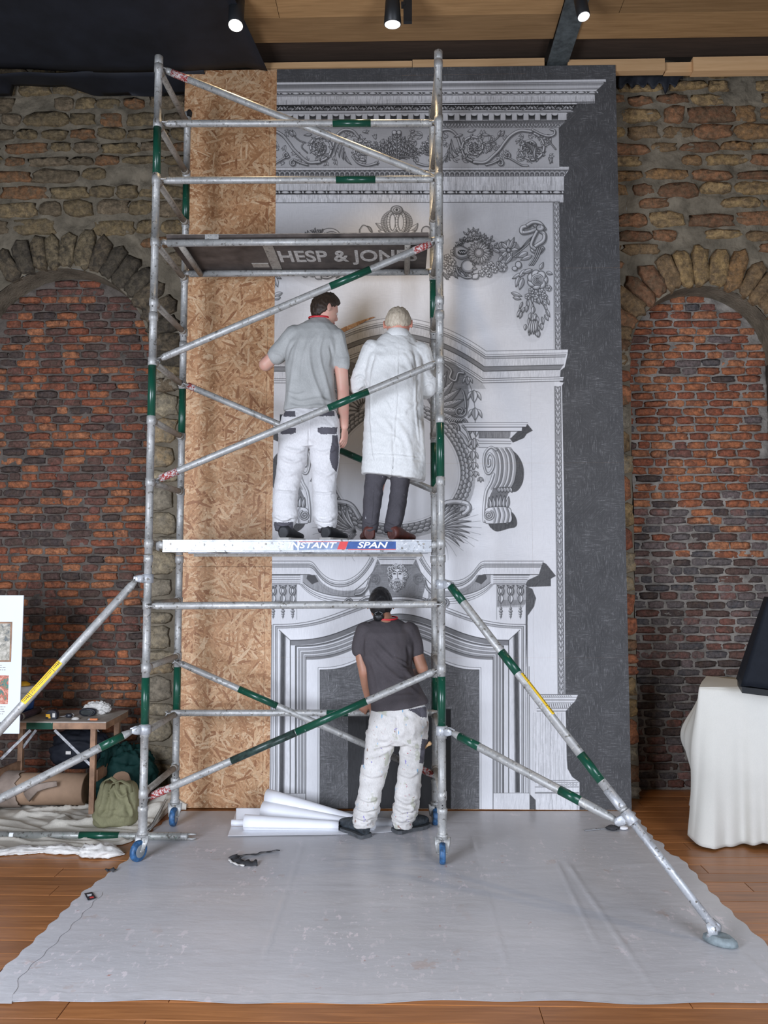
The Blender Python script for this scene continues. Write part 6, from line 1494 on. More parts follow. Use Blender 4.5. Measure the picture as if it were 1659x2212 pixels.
# ------------------------------------------------ older man in white coat
def man_b():
    Y = 5.42; p = lambda x, y, d=0: pt(x, y, Y, d); zd = DZ
    t = thing('person', (p(850, 1160).x, Y, zd), 'person in a long white coat and charcoal trousers, white hair, standing on the lower platform', 'person')
    b = MB(); rowloft(b, [(745, 836, 882, .05, .03), (762, 815, 896, .085), (820, 805, 900, .105), (920, 805, 900, .105), (1000, 805, 895, .10)], Y)
    hc = p(860, 702, .05); M = hbasis(R(4), R(-24)); s = 1.10; add_head(b, hc, M, s); limb(b, [p(858, 738, .01), p(859, 715, .035), p(860, 704, .05)], [.068, .063, .06])
    for lg in (((825, 990), (812, 1070), (800, 1145)), ((878, 990), (864, 1070), (848, 1145))): limb(b, [p(*q) for q in lg], [.058, .046, .032])
    arms = (((808, 756, 0), (786, 800, .03), (773, 838, .08), (793, 848, .30)), ((906, 760, 0), (920, 804, .02), (924, 842, .06), (904, 848, .28)))
    for k, a in enumerate(arms):
        limb(b, [p(*q) for q in a], [.055, .05, .044, .030]); w = p(*a[3]); hand(b, w, (.25 if k == 0 else -.2, .9, .1), (0, -.15, 1), (.35, .5, .3), 1 if k == 0 else -1, .95)
    finish('body', remesh(b, .0052, 3), [MAT['skin_b']], t); add_face(t, hc, M, s)
    ln = [(0, 52), (40, 44), (68, 16), (90, 2), (112, -18), (140, -30), (180, -32)]
    hair_shell(t, 'hair', hc, M, s, ln, .013, 'hair_b', holes=[(175, 64, 20, .8)], clump=(13, 13, .35), seed=8)
    b = MB(); rowloft(b, [(719, 836, 882, .060, .045), (730, 822, 892, .082, .03), (742, 806, 902, .095, .02), (756, 796, 912, .11, .01), (778, 791, 917, .125), (805, 790, 917, .13), (845, 791, 914, .132), (885, 789, 913, .132), (930, 787, 916, .138), (980, 784, 918, .144), (1010, 782, 918, .148, 0, 4), (1031, 781, 917, .15, 0, 8)], Y, 36, 2.5)
    for k, a in enumerate(arms): limb(b, [p(*q) for q in a[:3]]+[p(*a[2]).lerp(p(*a[3]), .75)], [.084, .073, .066, .050])
    me = remesh(b, .0055, 5)
    folds(me, [([(860, 730), (857, 850), (851, 940), (846, 1034)], 1.6, .007), ([(850, 942), (849, 1000), (847, 1034)], 2.2, -.012), ([(802, 800), (802, 900), (808, 980), (815, 1000)], 2, .006), ([(898, 790), (897, 880), (906, 960)], 2, .006), ([(784, 983), (848, 984), (914, 991)], 1.6, .006), ([(892, 752), (902, 800), (900, 850)], 4, -.010), ([(812, 760), (800, 800), (794, 850)], 4, -.010), ([(870, 900), (880, 880), (905, 868)], 5, .007), ([(820, 900), (845, 930), (838, 980)], 6, .007), ([(850, 900), (880, 950), (895, 1020)], 6, .006), ([(868, 760), (888, 800), (892, 840)], 5, .006), ([(765, 820), (780, 812), (794, 826)], 3, .008), ([(770, 842), (784, 832), (796, 842)], 3, .008), ([(915, 800), (925, 815), (936, 812)], 3, .007), ([(912, 838), (924, 828), (936, 834)], 3, .007), ([(828, 860), (840, 880), (842, 892)], 2.5, .005), ([(905, 900), (912, 950), (914, 1020)], 5, .007)])
    crumple(me, 6, 4, .006, 9.0); crumple(me, 12, 16, .004, 3.0); finish('lab_coat', me, [MAT['coat']], t)
    c = p(859, 722, .035); mb = MB(); rr = []
    for q in ((.062, .026), (.070, .032), (.086, .006), (.112, -.046), (.108, -.050), (.082, -.006), (.064, .018)):
        rr.append([c+V((q[0]*math.cos(a), q[0]*.92*math.sin(a), q[1]-.014*math.sin(a))) for a in np.linspace(0, 2*math.pi, 37)[:-1]])
    rr.append(rr[0]); mb.rings(rr, False); mb.build('collar', MAT['coat'], t)
    b = MB(); rowloft(b, [(975, 800, 903, .10), (1005, 800, 898, .10), (1020, 806, 890, .08)], Y)
    rowloft(b, [(985, 795, 850, .10), (1035, 789, 835, .086), (1060, 786, 828, .08), (1085, 785, 824, .076), (1110, 783, 820, .073), (1135, 782, 817, .07), (1150, 782, 815, .066)], Y)
    rowloft(b, [(985, 850, 900, .10), (1035, 843, 885, .086), (1060, 843, 882, .08), (1085, 840, 878, .076), (1110, 835, 874, .073), (1135, 830, 867, .07), (1150, 829, 864, .066)], Y)
    me = remesh(b, .0052, 5); folds(me, [([(785, 1128), (800, 1134), (816, 1126)], 3, .008), ([(783, 1142), (798, 1146), (814, 1140)], 2.5, .008), ([(832, 1128), (850, 1136), (866, 1128)], 3, .008), ([(830, 1142), (848, 1147), (864, 1141)], 2.5, .008), ([(806, 1040), (804, 1100), (800, 1140)], 1.6, .004)]); crumple(me, 9, 12, .005, 5.0); finish('trousers', me, [MAT['trs_b']], t)
    for hx, tx, ty in ((798, 790, .26), (846, 884, .20)):
        h = p(hx, 1160, -.07); shoe(t, (h.x, h.y), (p(tx, 1160).x, h.y+ty), zd, 'shoe_b', 'sole_k', .285, .054, .095, .016)
# ------------------------------------------------ man on the floor
def man_c():
    Y = 5.45; p = lambda x, y, d=0: pt(x, y, Y, d)
    t = thing('person', (p(845, 1795).x, Y, 0), 'person in charcoal T-shirt and paint-spattered white trousers, black hair bun, on the floor', 'person')
    b = MB(); rowloft(b, [(1346, 808, 866, .07, .11), (1366, 790, 882, .09, .09), (1410, 792, 880, .10, .05), (1460, 806, 890, .10, .02), (1510, 812, 912, .10), (1580, 808, 912, .10)], Y)
    hc = p(822, 1306, .17); M = hbasis(R(-4), R(-14)); add_head(b, hc, M, 1.03); limb(b, [p(835, 1352, .10), p(829, 1334, .13), p(823, 1314, .165)], [.062, .056, .055])
    for lg in (((828, 1580), (808, 1680), (788, 1770)), ((890, 1580), (884, 1680), (872, 1770))): limb(b, [p(*q) for q in lg], [.076, .05, .034])
    limb(b, [p(786, 1368, .09), p(780, 1412, .06), p(787, 1450, .04)], [.052, .046, .041]); limb(b, [p(787, 1450, .04), p(792, 1480, .09), p(796, 1508, .14)], [.042, .038, .027])
    limb(b, [p(888, 1368, .1), p(900, 1412, .08), p(912, 1444, .07)], [.052, .046, .042]); limb(b, [p(912, 1444, .07), p(906, 1452, .18), p(895, 1456, .32)], [.043, .040, .028])
    hand(b, p(796, 1511, .145), (-.50, .10, -.80), (.0, -1, .15), (.55, .75, .5), -1, .95); hand(b, p(895, 1456, .34), (-.1, .95, .15), (0, -.1, 1), (.3, .4, .3), -1, .95)
    finish('body', remesh(b, .0052, 3), [MAT['skin_c']], t); add_face(t, hc, M, 1.03)
    ln = [(0, 42), (45, 34), (70, 16), (92, 2), (108, -24), (135, -48), (180, -56)]
    h = hair_shell(t, 'hair', hc, M, 1.03, ln, .010, 'hair_c', clump=(5, 5, .9), seed=5)
    c = p(818, 1332, .075); mb = MB(); D, F = sphere_dirs(28, 18); k = fbm(D[:, 0]*4+D[:, 2]*3, D[:, 1]*3, 3)
    mb.add([c+V((d[0]*.040, d[1]*.034, d[2]*.036))*(.85+.3*float(q)) for d, q in zip(D, k)], F, True); mb.build('hair_bun', MAT['hair_c'], t)
    mb = MB(); mb.sweep([c+V((.026*math.cos(a), -.018+.008*math.sin(a), .022+.012*math.sin(a))) for a in np.linspace(0, 2*math.pi, 17)], .0022, 6); mb.build('hair_tie', MAT['wheelhub'], t)
    b = MB(); rowloft(b, [(1336, 814, 858, .05, .135), (1343, 800, 870, .07, .12), (1352, 784, 884, .092, .11), (1366, 776, 892, .108, .09), (1390, 776, 894, .12, .07), (1415, 780, 890, .122, .05), (1440, 789, 889, .12, .04), (1470, 794, 900, .12, .025), (1500, 799, 917, .122, .01), (1516, 801, 923, .128, 0, -6), (1526, 802, 925, .130, 0, -9)], Y)
    limb(b, [p(792, 1364, .09), p(778, 1390, .08), p(776, 1406, .065)], [.076, .058, .052]); limb(b, [p(882, 1364, .1), p(897, 1392, .09), p(900, 1410, .082)], [.078, .058, .052])
    me = remesh(b, .0055, 5)
    folds(me, [([(800, 1376), (838, 1416), (876, 1448), (905, 1484)], 5, .008), ([(790, 1390), (830, 1440), (880, 1480), (912, 1508)], 5, .007), ([(880, 1392), (884, 1420), (882, 1438)], 4, -.010), ([(882, 1438), (870, 1430), (850, 1420)], 3, .007), ([(886, 1444), (866, 1444), (846, 1436)], 3, .006), ([(892, 1462), (860, 1468), (830, 1452)], 4, .006), ([(800, 1420), (812, 1460), (820, 1500)], 5, .006), ([(786, 1375), (784, 1400), (786, 1420)], 3.5, -.008), ([(806, 1510), (850, 1504), (915, 1500)], 4, .005)])
    crumple(me, 7, 6, .005, 7.0); finish('t_shirt', me, [MAT['tee_c']], t)
    lanyard(t, p(836, 1335, .125), .076, .070, .008)
    b = MB(); rowloft(b, [(1518, 806, 918, .104), (1545, 800, 924, .120, -.008), (1570, 795, 926, .134, -.012), (1592, 790, 925, .125), (1604, 796, 918, .10)], Y)
    rowloft(b, [(1580, 791, 858, .11), (1600, 789, 856, .108), (1640, 783, 843, .094), (1670, 779, 835, .088), (1700, 776, 827, .086), (1730, 769, 822, .09), (1757, 764, 816, .09), (1772, 764, 810, .08), (1783, 766, 806, .072)], Y)
    rowloft(b, [(1580, 860, 925, .11), (1600, 863, 923, .108), (1640, 863, 915, .094), (1670, 860, 911, .088), (1700, 855, 909, .086), (1730, 852, 905, .09), (1757, 850, 899, .09), (1772, 848, 893, .08), (1785, 850, 889, .072)], Y)
    me = remesh(b, .005, 5)
    folds(me, [([(858, 1540), (858, 1570), (858, 1598)], 3, -.008), ([(800, 1618), (825, 1612), (850, 1602)], 4, .009), ([(792, 1640), (820, 1630), (846, 1618)], 4, .008), ([(918, 1618), (895, 1610), (868, 1602)], 4, .009), ([(914, 1640), (890, 1632), (866, 1622)], 4, .007), ([(782, 1668), (806, 1676), (832, 1668)], 4, .008), ([(862, 1668), (886, 1676), (908, 1664)], 4, .008), ([(772, 1722), (795, 1730), (820, 1722)], 4, .012), ([(768, 1742), (790, 1752), (816, 1742)], 4, .012), ([(766, 1760), (786, 1768), (810, 1760)], 3.5, .011), ([(854, 1720), (880, 1732), (904, 1722)], 4, .012), ([(852, 1742), (876, 1752), (898, 1742)], 4, .012), ([(850, 1762), (870, 1770), (892, 1760)], 3.5, .011)])
    crumple(me, 9, 12, .007, 8.0); crumple(me, 10, 26, .010, 4.0, 0, .26)
    paint(me, [[(880, 1533), (922, 1526), (922, 1550), (908, 1549), (896, 1540)], [(912, 1596), (926, 1598), (924, 1625), (914, 1650), (906, 1648), (908, 1622)], [(779, 1606), (788, 1606), (786, 1652), (779, 1652)]], 1)
    finish('trousers', me, [MAT['trs_c'], MAT['patch']], t)
    for hx, hy, tx, ty in ((792, 1813, 738, 1789), (853, 1802, 914, 1787)):
        h, q = onz(hx, hy), onz(tx, ty); shoe(t, (h.x, h.y), (q.x, q.y), .008, 'shoe_n', 'sole_k', .29, .054, .122, .024)
    c = p(914, 1618, -.04); mb = MB(); a, e = c, p(931, 1604, -.05); mb.sweep([a, a.lerp(e, .6), a.lerp(e, .85), e], [.009, .008, .015, .011], 10); w = mb.build('brush', MAT['batten']); reg(w, 'wooden brush handle poking from the side pocket of the spattered trousers', 'brush')
man_a(); man_b(); man_c()
# ================================================================== FLOOR COVERS
def sheetm():
    m, nt, b = new_mat('milky_polythene'); vec = geo_coords(nt); n = noise(nt, vec, 1.4, 4); rp = ramp(nt, [(.3, (.54, .54, .555)), (.7, (.63, .625, .64))]); nt.links.new(n.outputs[0], rp.inputs[0]); c = rp.outputs[0]
    mk = noise(nt, vec, 1.7, 3, .6); mr = ramp(nt, [(.48, .05), (.62, 1)]); nt.links.new(mk.outputs[0], mr.inputs[0])
    for k, (s, th, col, st) in enumerate(((26, .585, (.80, .74, .76), (1, .5, 1)), (60, .625, (.80, .74, .76), (1, 1, 1)), (16, .67, (.5, .22, .17), (1, 1, 1)), (5, .62, (.50, .37, .31), (1, 1, 1)))):
        n3 = noise(nt, geo_coords(nt, st, (0, 0, .4*k)), s, 4, .65); r3 = ramp(nt, [(th, 0), (th+.03, 1)]); nt.links.new(n3.outputs[0], r3.inputs[0]); c = mix(nt, math_(nt, 'MULTIPLY', math_(nt, 'MULTIPLY', r3.outputs[0], mr.outputs[0]), (.9, .7, .8, .5)[k]), c, col)
    nt.links.new(c, b.inputs['Base Color']); b.inputs['Roughness'].default_value = .34; b.inputs['Specular IOR Level'].default_value = .45
    w = noise(nt, geo_coords(nt, (1, 2.5, 1)), 6, 4); bump(nt, b, w.outputs[0], .14, .02)
    tr = N(nt, 'ShaderNodeBsdfTransparent'); mx = N(nt, 'ShaderNodeMixShader'); mx.inputs[0].default_value = .88; out = [n_ for n_ in nt.nodes if n_.type == 'OUTPUT_MATERIAL'][0]
    nt.links.new(tr.outputs[0], mx.inputs[1]); nt.links.new(b.outputs[0], mx.inputs[2]); nt.links.new(mx.outputs[0], out.inputs[0]); return m
MAT['poly'] = sheetm()
LE = [(1752, 392), (1770, 362), (1790, 332), (1812, 312), (1846, 288), (1880, 244), (1926, 180), (1985, 120), (2046, 58), (2090, 8), (2110, -14), (2150, -30), (2168, -34)]
RE = [(1752, 1368), (1762, 1374), (1790, 1396), (1812, 1412), (1818, 1428), (1846, 1446), (1850, 1468), (1880, 1496), (1926, 1536), (1985, 1596), (2046, 1664), (2110, 1730), (2168, 1790)]
def dsheet():
    rows = 110; cols = 260; P = []; y0p, y1p = 1752.0, 2164.0
    Y0, Y1 = onz(830, y0p, .003).y, onz(830, y1p, .003).y
    for i in range(rows):
        t = i/(rows-1); Y = Y0+(Y1-Y0)*t; py = proj((0, Y, .003))[1]
        xl = np.interp(py, [q[0] for q in LE], [q[1] for q in LE])+3*math.sin(i*1.1); xr = np.interp(py, [q[0] for q in RE], [q[1] for q in RE])+3*math.sin(i*.9)
        row_ = []
        for j in range(cols):
            s = j/(cols-1); px = xl+(xr-xl)*s; q = onz(px, py, .003); yj = q.y+(.012*math.sin(q.x*4.1)+.008*math.sin(q.x*11) if i == rows-1 else 0)
            h = .003+.007*max(0, float(fbm(q.x*2.2, q.y*3.1, 3))-.42)
            for (ax, ay, bx, by, w, a) in creases:
                dx, dy = bx-ax, by-ay; L = math.hypot(dx, dy); u = ((q.x-ax)*dx+(q.y-ay)*dy)/L; d = abs((q.x-ax)*dy-(q.y-ay)*dx)/L
                if 0 < u < L: h += .38*a*math.exp(-(d/w)**2)*min(1, max(0, u/.25))*min(1, max(0, (L-u)/.25))*(.7+.6*math.sin(u*7+ax*9)**2)
            if s in (0.0, 1.0) or i == rows-1: h = .0022
            row_.append((q.x, yj, h))
        P.append(row_)
    mb = MB(); mb.grid(P); o = mb.build('dust_sheet', MAT['poly']); reg(o, 'translucent grey polythene dust sheet spread over the plank floor under the scaffold', 'sheet')
    mb = MB(); e = [(P[rows-1][j][0], P[rows-1][j][1]) for j in range(cols)]
    # doubled hem along the near edge and left edge
    hm = [[(P[rows-1][j][0], P[rows-1][j][1]+w, .0058+.0012*math.sin(j*.7)) for j in range(cols)] for w in (0.004, .05, .062)]; mb.grid(hm)
    hl = [[(P[i][0][0]+w, P[i][0][1], .0052) for i in range(62, rows)] for w in (.01, .09, .12)]; mb.grid(hl); h = mb.build('folded_hem', MAT['poly'], o)
creases = []
for a, b, w, k in (((1008, 1775), (1102, 2120), .012, .013), ((1215, 1850), (1420, 2150), .014, .014), ((1190, 1840), (1300, 2060), .012, .012), ((660, 1810), (560, 2100), .010, .010), ((350, 1918), (900, 1918), .012, .004), ((1560, 2020), (1700, 2150), .015, .012), ((560, 1870), (1000, 1850), .012, .004), ((980, 1890), (1500, 1862), .02, .004), ((880, 2010), (1030, 2018), .014, .010), ((430, 1905), (120, 2120), .03, .004)):
    p, q = onz(*a), onz(*b); creases.append((p.x, p.y, q.x, q.y, w, k))
dsheet()
MAT['canvas'] = fabric('cotton_dust_cloth', (.58, .545, .47), .9, 180, .10, .2, [(22, .74, (.22, .24, .26), (1, 1, 1)), (12, .72, (.36, .30, .22), (1, 1, 1))]); MAT['rag'] = fabric('white_rag', (.66, .64, .60), .9, 180, .06)
def cloth_floor():
    fr = [(-60, 1838), (40, 1840), (120, 1838), (165, 1836), (210, 1830), (262, 1826), (290, 1815), (318, 1805), (338, 1788), (352, 1764), (372, 1750)]
    mb = MB(); P = []; nx, ny = 200, 110; xa, xb = -3.25, -1.62
    cand = [onz(px, py) for px, py in fr]; fx = [c.x for c in cand]; fyv = [c.y for c in cand]
    for i in range(ny):
        row_ = []
        for j in range(nx):
            X = xa+(xb-xa)*j/(nx-1); fy = None
            # front limit at this X from the outline
            y0 = float(np.interp(X, fx, fyv)); y1 = 6.34
            Y = y0+(y1-y0)*(i/(ny-1)); e = min(1, i/3.0)
            f1 = float(fbm(X*1.3+Y*1.2, Y*4.8-X*1.5, 2, 2)); f2 = float(fbm(X*4+Y*3, Y*9+X*2, 2, 4))
            h = .006+.034*max(0, 1-abs(f1-.45)*14)+.016*max(0, 1-abs(f2-.45)*9)+.012*f1
            # bundle beside the rear caster
            h += .16*math.exp(-((X+1.80)/.14)**2-((Y-5.98)/.20)**2)*(.7+.6*f2)
            row_.append((X+.012*math.sin(Y*31), Y, .004+h*e))
        P.append(row_)
    mb.grid(P); o = mb.build('drop_cloth', MAT['canvas']); reg(o, 'creased off-white cotton dust cloth spread under the folding table', 'cloth')
    mod = o.modifiers.new('t', 'SOLIDIFY'); mod.thickness = .003; mod.offset = 1
cloth_floor()
# bunched rolled edge of a second cloth lying in front of the loose tube
mb = MB(); P = []
n = 90
for i in range(26):
    t = 2*math.pi*i/26; row_ = []
    for j in range(n):
        s = j/(n-1); px = -80+s*350; c = onz(px, 1843+3*math.sin(s*9)+ (2 if s > .75 else 0)); r = .030+.012*math.sin(s*13)**2+(.022 if .74 < s < .98 else 0); r *= min(1, (1-s)*9+.25)
        q = 1+.55*(.5-abs(float(fbm(t*2.6+s*9, s*9-t, 3))-.46)*5)
        row_.append((c.x, c.y+1.25*r*q*math.cos(t), max(.004, .42*r+.60*r*q*math.sin(t))))
    P.append(row_)
P.append(P[0]); mb.grid(P); mb.add(P[0][0:0], []); o = mb.build('rolled_cloth', MAT['rag']); reg(o, 'bunched white cotton sheet rolled along the floor in front of the loose tube', 'cloth')
# loose tube on the floor
a, b = onz(-60, 1812, .03), onz(385, 1812, .03); a.y = b.y = 5.375; a.z = b.z = .0275
t = thing('scaffold_tube', a.lerp(b, .5)-V((0, 0, .027)), 'loose paint-stained scaffold tube with a green band lying on the floor at the left', 'tube')
MAT['alu_s'] = alu('stained_aluminium', (.46, .47, .44), (.20, .27, .22)); mb = MB(); mb.lathe(a, b-a, [(0, .0254), ((b-a).length, .0254)], 16); mb.build('tube', MAT['alu_s'], t)
x0, x1 = at(172, 1812, 5.375).x, at(258, 1812, 5.375).x; mb = MB(); mb.lathe((x0, 5.375, .0275), (1, 0, 0), [(0, .0266), (x1-x0, .0266)], 16); mb.build('green_band', MAT['green'], t)
mb = MB(); d = V((1, 0, 0)); mb.lathe(b, d, [(0, .026), (.01, .022), (.02, .025), (.03, .022), (.04, .025), (.05, .018)], 16)
for s in (-1, 1): mb.sweep([b+d*.04+Z*(s*.014), b+d*.08+Z*(s*.016), b+d*.105+Z*(s*.013)], [(.012, .007), (.013, .007), (.008, .005)], 8)
mb.build('claw', MAT['alu'], t)
x0 = at(27, 1812, 5.375).x; mb = MB(); P = [[V((x, 5.375-.0262*math.cos(q), .0275+.0262*math.sin(q))) for q in np.linspace(-.7, .9, 6)] for x in (x0-.014, x0+.014)]; mb.grid(P); mb.build('sticker', MAT['white'], t)
# ================================================================== FOLDING TABLE AND WHAT LIES ON IT
MAT['tblwood'] = simple('worn_table_wood', (.32, .185, .11), .65, 0, .35, 14, .1); MAT['tbltop'] = simple('grimy_table_top', (.42, .38, .33), .7, 0, .22, 9, .05); MAT['steelstrip'] = simple('spattered_steel_strip', (.38, .39, .40), .45, .4, .5, 30)
TY0, TY1 = 5.79, 6.26; tz = at(150, 1559, TY0).z; tx1 = at(229, 1559, TY0).x; tx0 = tx1-1.35
tb = thing('folding_table', ((tx0+tx1)/2, (TY0+TY1)/2, 0), 'worn wooden folding pasting table with a green painted edge', 'table')
mb = MB(); mb.box(tx0, tx1, TY0, TY1, tz-.008, tz); mb.build('table_top', MAT['tbltop'], tb)
mb = MB(); mb.box(tx0, tx1, TY0+.001, TY0+.024, tz-.055, tz-.009); fr_ = mb.build('front_rail', MAT['tblwood'], tb)
x0, x1 = at(57, 1568, TY0).x, at(114, 1568, TY0).x; mb = MB(); mb.box(x0, x1, TY0-.0008, TY0+.0005, tz-.0555, tz-.0085); mb.build('green_paint', MAT['green'], fr_)
mb = MB(); mb.box(tx1-.022, tx1-.0005, TY0+.025, TY1-.025, tz-.055, tz-.009); mb.build('end_rail', MAT['tblwood'], tb); mb = MB(); mb.box(tx0, tx1, TY1-.024, TY1-.001, tz-.055, tz-.009); mb.build('back_rail', MAT['tblwood'], tb)
lx = at(198, 1700, TY0+.03).x; lbx = at(251, 1640, TY1-.05).x; lxl = at(44, 1660, 6.2).x
for X, Y in ((lx, TY0+.045), (lbx, TY1-.045), (lxl, TY1-.06), (lxl-.05, TY0+.045)):
    mb = MB(); mb.box(X-.019, X+.019, Y-.017, Y+.017, .012, tz-.0095); mb.build('leg', MAT['tblwood'], tb)
mb = MB(); mb.bar((lx+.02, TY0+.062, .30), (lbx-.01, TY1-.06, .30), .018, .085); mb.build('leg_brace', MAT['tblwood'], tb); mb = MB(); mb.bar((lxl, TY1-.078, .28), (lxl-.05, TY0+.062, .28), .018, .085); mb.build('leg_brace', MAT['tblwood'], tb)
for (a_, b_) in (((118, 1577, TY0+.03), (195, 1652, TY0+.03)), ((208, 1577, TY1-.03), (250, 1622, TY1-.03)), ((66, 1577, TY0+.03), (2, 1640, TY0+.03)), ((78, 1577, TY1-.06), (44, 1622, TY1-.06))):
    mb = MB(); mb.bar(at(*a_), at(*b_), .020, .004, (0, 1, 0)); mb.build('folding_strut', MAT['steelstrip'], tb)
# cartridge
def on_t(px, py): return onz(px, py, tz)
c0, c1 = on_t(40, 1558)+Z*.026, on_t(84, 1541)+Z*.026; d = (c1-c0).normalized(); L = (c1-c0).length
MAT['cart'] = simple('dark_cartridge', (.05, .035, .045), .4, 0, .4, 30); MAT['nozzle'] = simple('cream_plastic', (.62, .60, .55), .5)
t = thing('sealant_cartridge', c0.lerp(c1, .5)-Z*.026, 'dark sealant cartridge with a pale nozzle lying on the folding table', 'cartridge')
mb = MB(); mb.lathe(c0-d*.09, d, [(0, .0235), (.003, .0255), (L+.085, .0255), (L+.09, .023)], 18); mb.build('tube_body', MAT['cart'], t); mb = MB(); mb.lathe(c1, d, [(0, .0255), (.006, .0235), (.018, .012), (.022, .009), (.085, .003)], 14); mb.build('nozzle', MAT['nozzle'], t)
mb = MB(); mb.lathe(c0+d*.02, d, [(0, .0259), (.028, .0259)], 18); mb.build('label_band', MAT['rung'], t)
# tape measure
MAT['tapey'] = simple('yellow_plastic', (.85, .45, .03), .4, 0, .06); MAT['plk'] = simple('black_plastic', (.02, .022, .03), .4)
q = on_t(113, 1553); t = thing('tape_measure', q, 'black and yellow tape measure on the folding table', 'tape measure'); mb = MB()
rr = []
for y_ in (-.022, -.019, .019, .022):
    k = .93 if abs(y_) > .02 else 1.0; rr.append([q+V((x*k, y_, .034+(z-.034)*k)) for x, z in ((-.042, .002), (.036, .002), (.042, .012), (.042, .045), (.030, .064), (.008, .070), (-.022, .066), (-.042, .050))])
mb.rings(rr, True, False); mb.build('case', MAT['plk'], t)
mb = MB(); mb.box(q.x-.040, q.x-.008, q.y-.0235, q.y-.0222, q.z+.018, q.z+.040); mb.box(q.x-.02, q.x-.004, q.y-.0238, q.y-.0225, q.z+.008, q.z+.02); mb.build('yellow_panel', MAT['tapey'], t)
mb = MB(); mb.box(q.x+.010, q.x+.030, q.y-.0235, q.y-.0222, q.z+.016, q.z+.046); mb.build('label', MAT['nozzle'], t)
# keys
q = on_t(146, 1550); t = thing('car_key', q, 'black key fob with a key blade beside the tape measure', 'key'); mb = MB(); mb.rings([[q+V((.026*k*math.cos(a)+.01, .016*k*math.sin(a), h)) for a in np.linspace(0, 2*math.pi, 13)[:-1]] for k, h in ((.8, .001), (1, .006), (1, .022), (.7, .030))]); mb.build('fob', MAT['plk'], t)
mb = MB(); mb.bar(q+V((-.012, 0, .014)), q+V((-.062, -.01, .008)), .009, .003); mb.build('blade', MAT['steelstrip'], t)
mb = MB(); mb.sweep([q+V((.034+.012*math.cos(a), .004, .016+.012*math.sin(a))) for a in np.linspace(0, 2*math.pi, 13)], .0015, 6); mb.build('ring', MAT['steelstrip'], t)
# white lump, goggles, rag, small orange tool
q = on_t(163, 1554); mb = MB(); D, F = sphere_dirs(20, 12); mb.add([q+V((d[0]*.030, d[1]*.022, max(-.0, d[2]*.018)+.001)) for d in D], F, True); o = mb.build('filler_lump', MAT['nozzle']); reg(o, 'small white lump of filler between the keys and the goggles', 'filler')
def heap(c, sx, sy, sz, seed, amp, freq=3.0, mat='rag', name='rag', parent=None, nu=64, nv=40, flat=0.0, pinch=None):
    D, F = sphere_dirs(nu, nv); n1 = fbm(D[:, 0]*freq+seed, D[:, 2]*freq*1.3+D[:, 1]*freq, 3, seed % 7); n2 = fbm(D[:, 1]*freq*2+seed, D[:, 0]*freq*2-D[:, 2]*freq, 3, (seed+3) % 7)
    k = 1+amp*(.5-np.abs(n1-.46)*4)+amp*.5*(.5-np.abs(n2-.46)*4); P = D*np.array([sx, sy, sz])*k[:, None]; P[:, 2] += sz*.8; P[:, 2] = np.maximum(P[:, 2], flat)
    mb = MB(); mb.add([V(c)+V(p) for p in P], F, True); return mb.build(name, MAT[mat], parent)
q = on_t(199, 1545)
o = heap(q+V((.015, .06, 0)), .095, .06, .052, 11, .32, 3.2, 'rag', 'rag'); reg(o, 'crumpled white rag on the folding table behind the black goggles', 'rag')
t = thing('safety_goggles', q+V((-.02, -.035, 0)), 'black safety goggles in front of the white rag', 'goggles'); g = q+V((-.02, -.035, .001)); mb = MB()
mb.rings([[g+V((.062*k*math.cos(a), y_*1.0+.010*abs(math.cos(a)), .030+.029*k*math.copysign(abs(math.sin(a))**.7, math.sin(a)))) for a in np.linspace(0, 2*math.pi, 25)[:-1]] for k, y_ in ((.85, -.026), (1.0, -.022), (1.03, .012), (.9, .03))]); mb.build('frame', MAT['plk'], t)
mb = MB(); mb.rings([[g+V((.054*k*math.cos(a), y_+.010*abs(math.cos(a)), .030+.022*k*math.sin(a))) for a in np.linspace(0, 2*math.pi, 25)[:-1]] for k, y_ in ((1.0, -.0262), (.8, -.030))]); mb.build('lens', simple('dark_lens', (.05, .055, .055), .12), t)
q = on_t(203, 1556); t = thing('utility_knife', q, 'small orange utility knife in front of the goggles', 'knife'); mb = MB(); mb.box(q.x-.028, q.x+.028, q.y-.008, q.y+.008, q.z+.001, q.z+.014); mb.build('handle', simple('orange_plastic', (.65, .20, .06), .5), t); mb = MB(); mb.prism([q+V((-.028, 0, .003)), q+V((-.05, 0, .003)), q+V((-.042, 0, .012)), q+V((-.028, 0, .012))], (0, .0015, 0)); mb.build('blade', MAT['steelstrip'], t)
# tub behind the display board
q = at(50, 1526, 6.1); q.z = tz; t = thing('paint_tub', q, 'cream and blue paint tub standing on the table behind the display board', 'tub'); mb = MB(); mb.lathe(q, Z, [(0, .07), (.004, .074), (.10, .080), (.105, .084), (.115, .084)], 26); mb.build('tub_body', simple('blue_label', (.035, .09, .26), .5, 0, .6, 20), t)
mb = MB(); mb.lathe(q+Z*.112, Z, [(0, .083), (.006, .092), (.05, .094), (.055, .084)], 26); mb.build('rim', MAT['nozzle'], t); mb = MB(); mb.lathe(q+Z*.1675, Z, [(0, .088), (.006, .094), (.046, .096), (.05, .09)], 26); mb.build('lid', MAT['nozzle'], t)
mb = MB(); mb.lathe(q+Z*.218, Z, [(0, .05), (.012, .046), (.03, .02)], 16); mb.build('contents', MAT['tapey'], t)
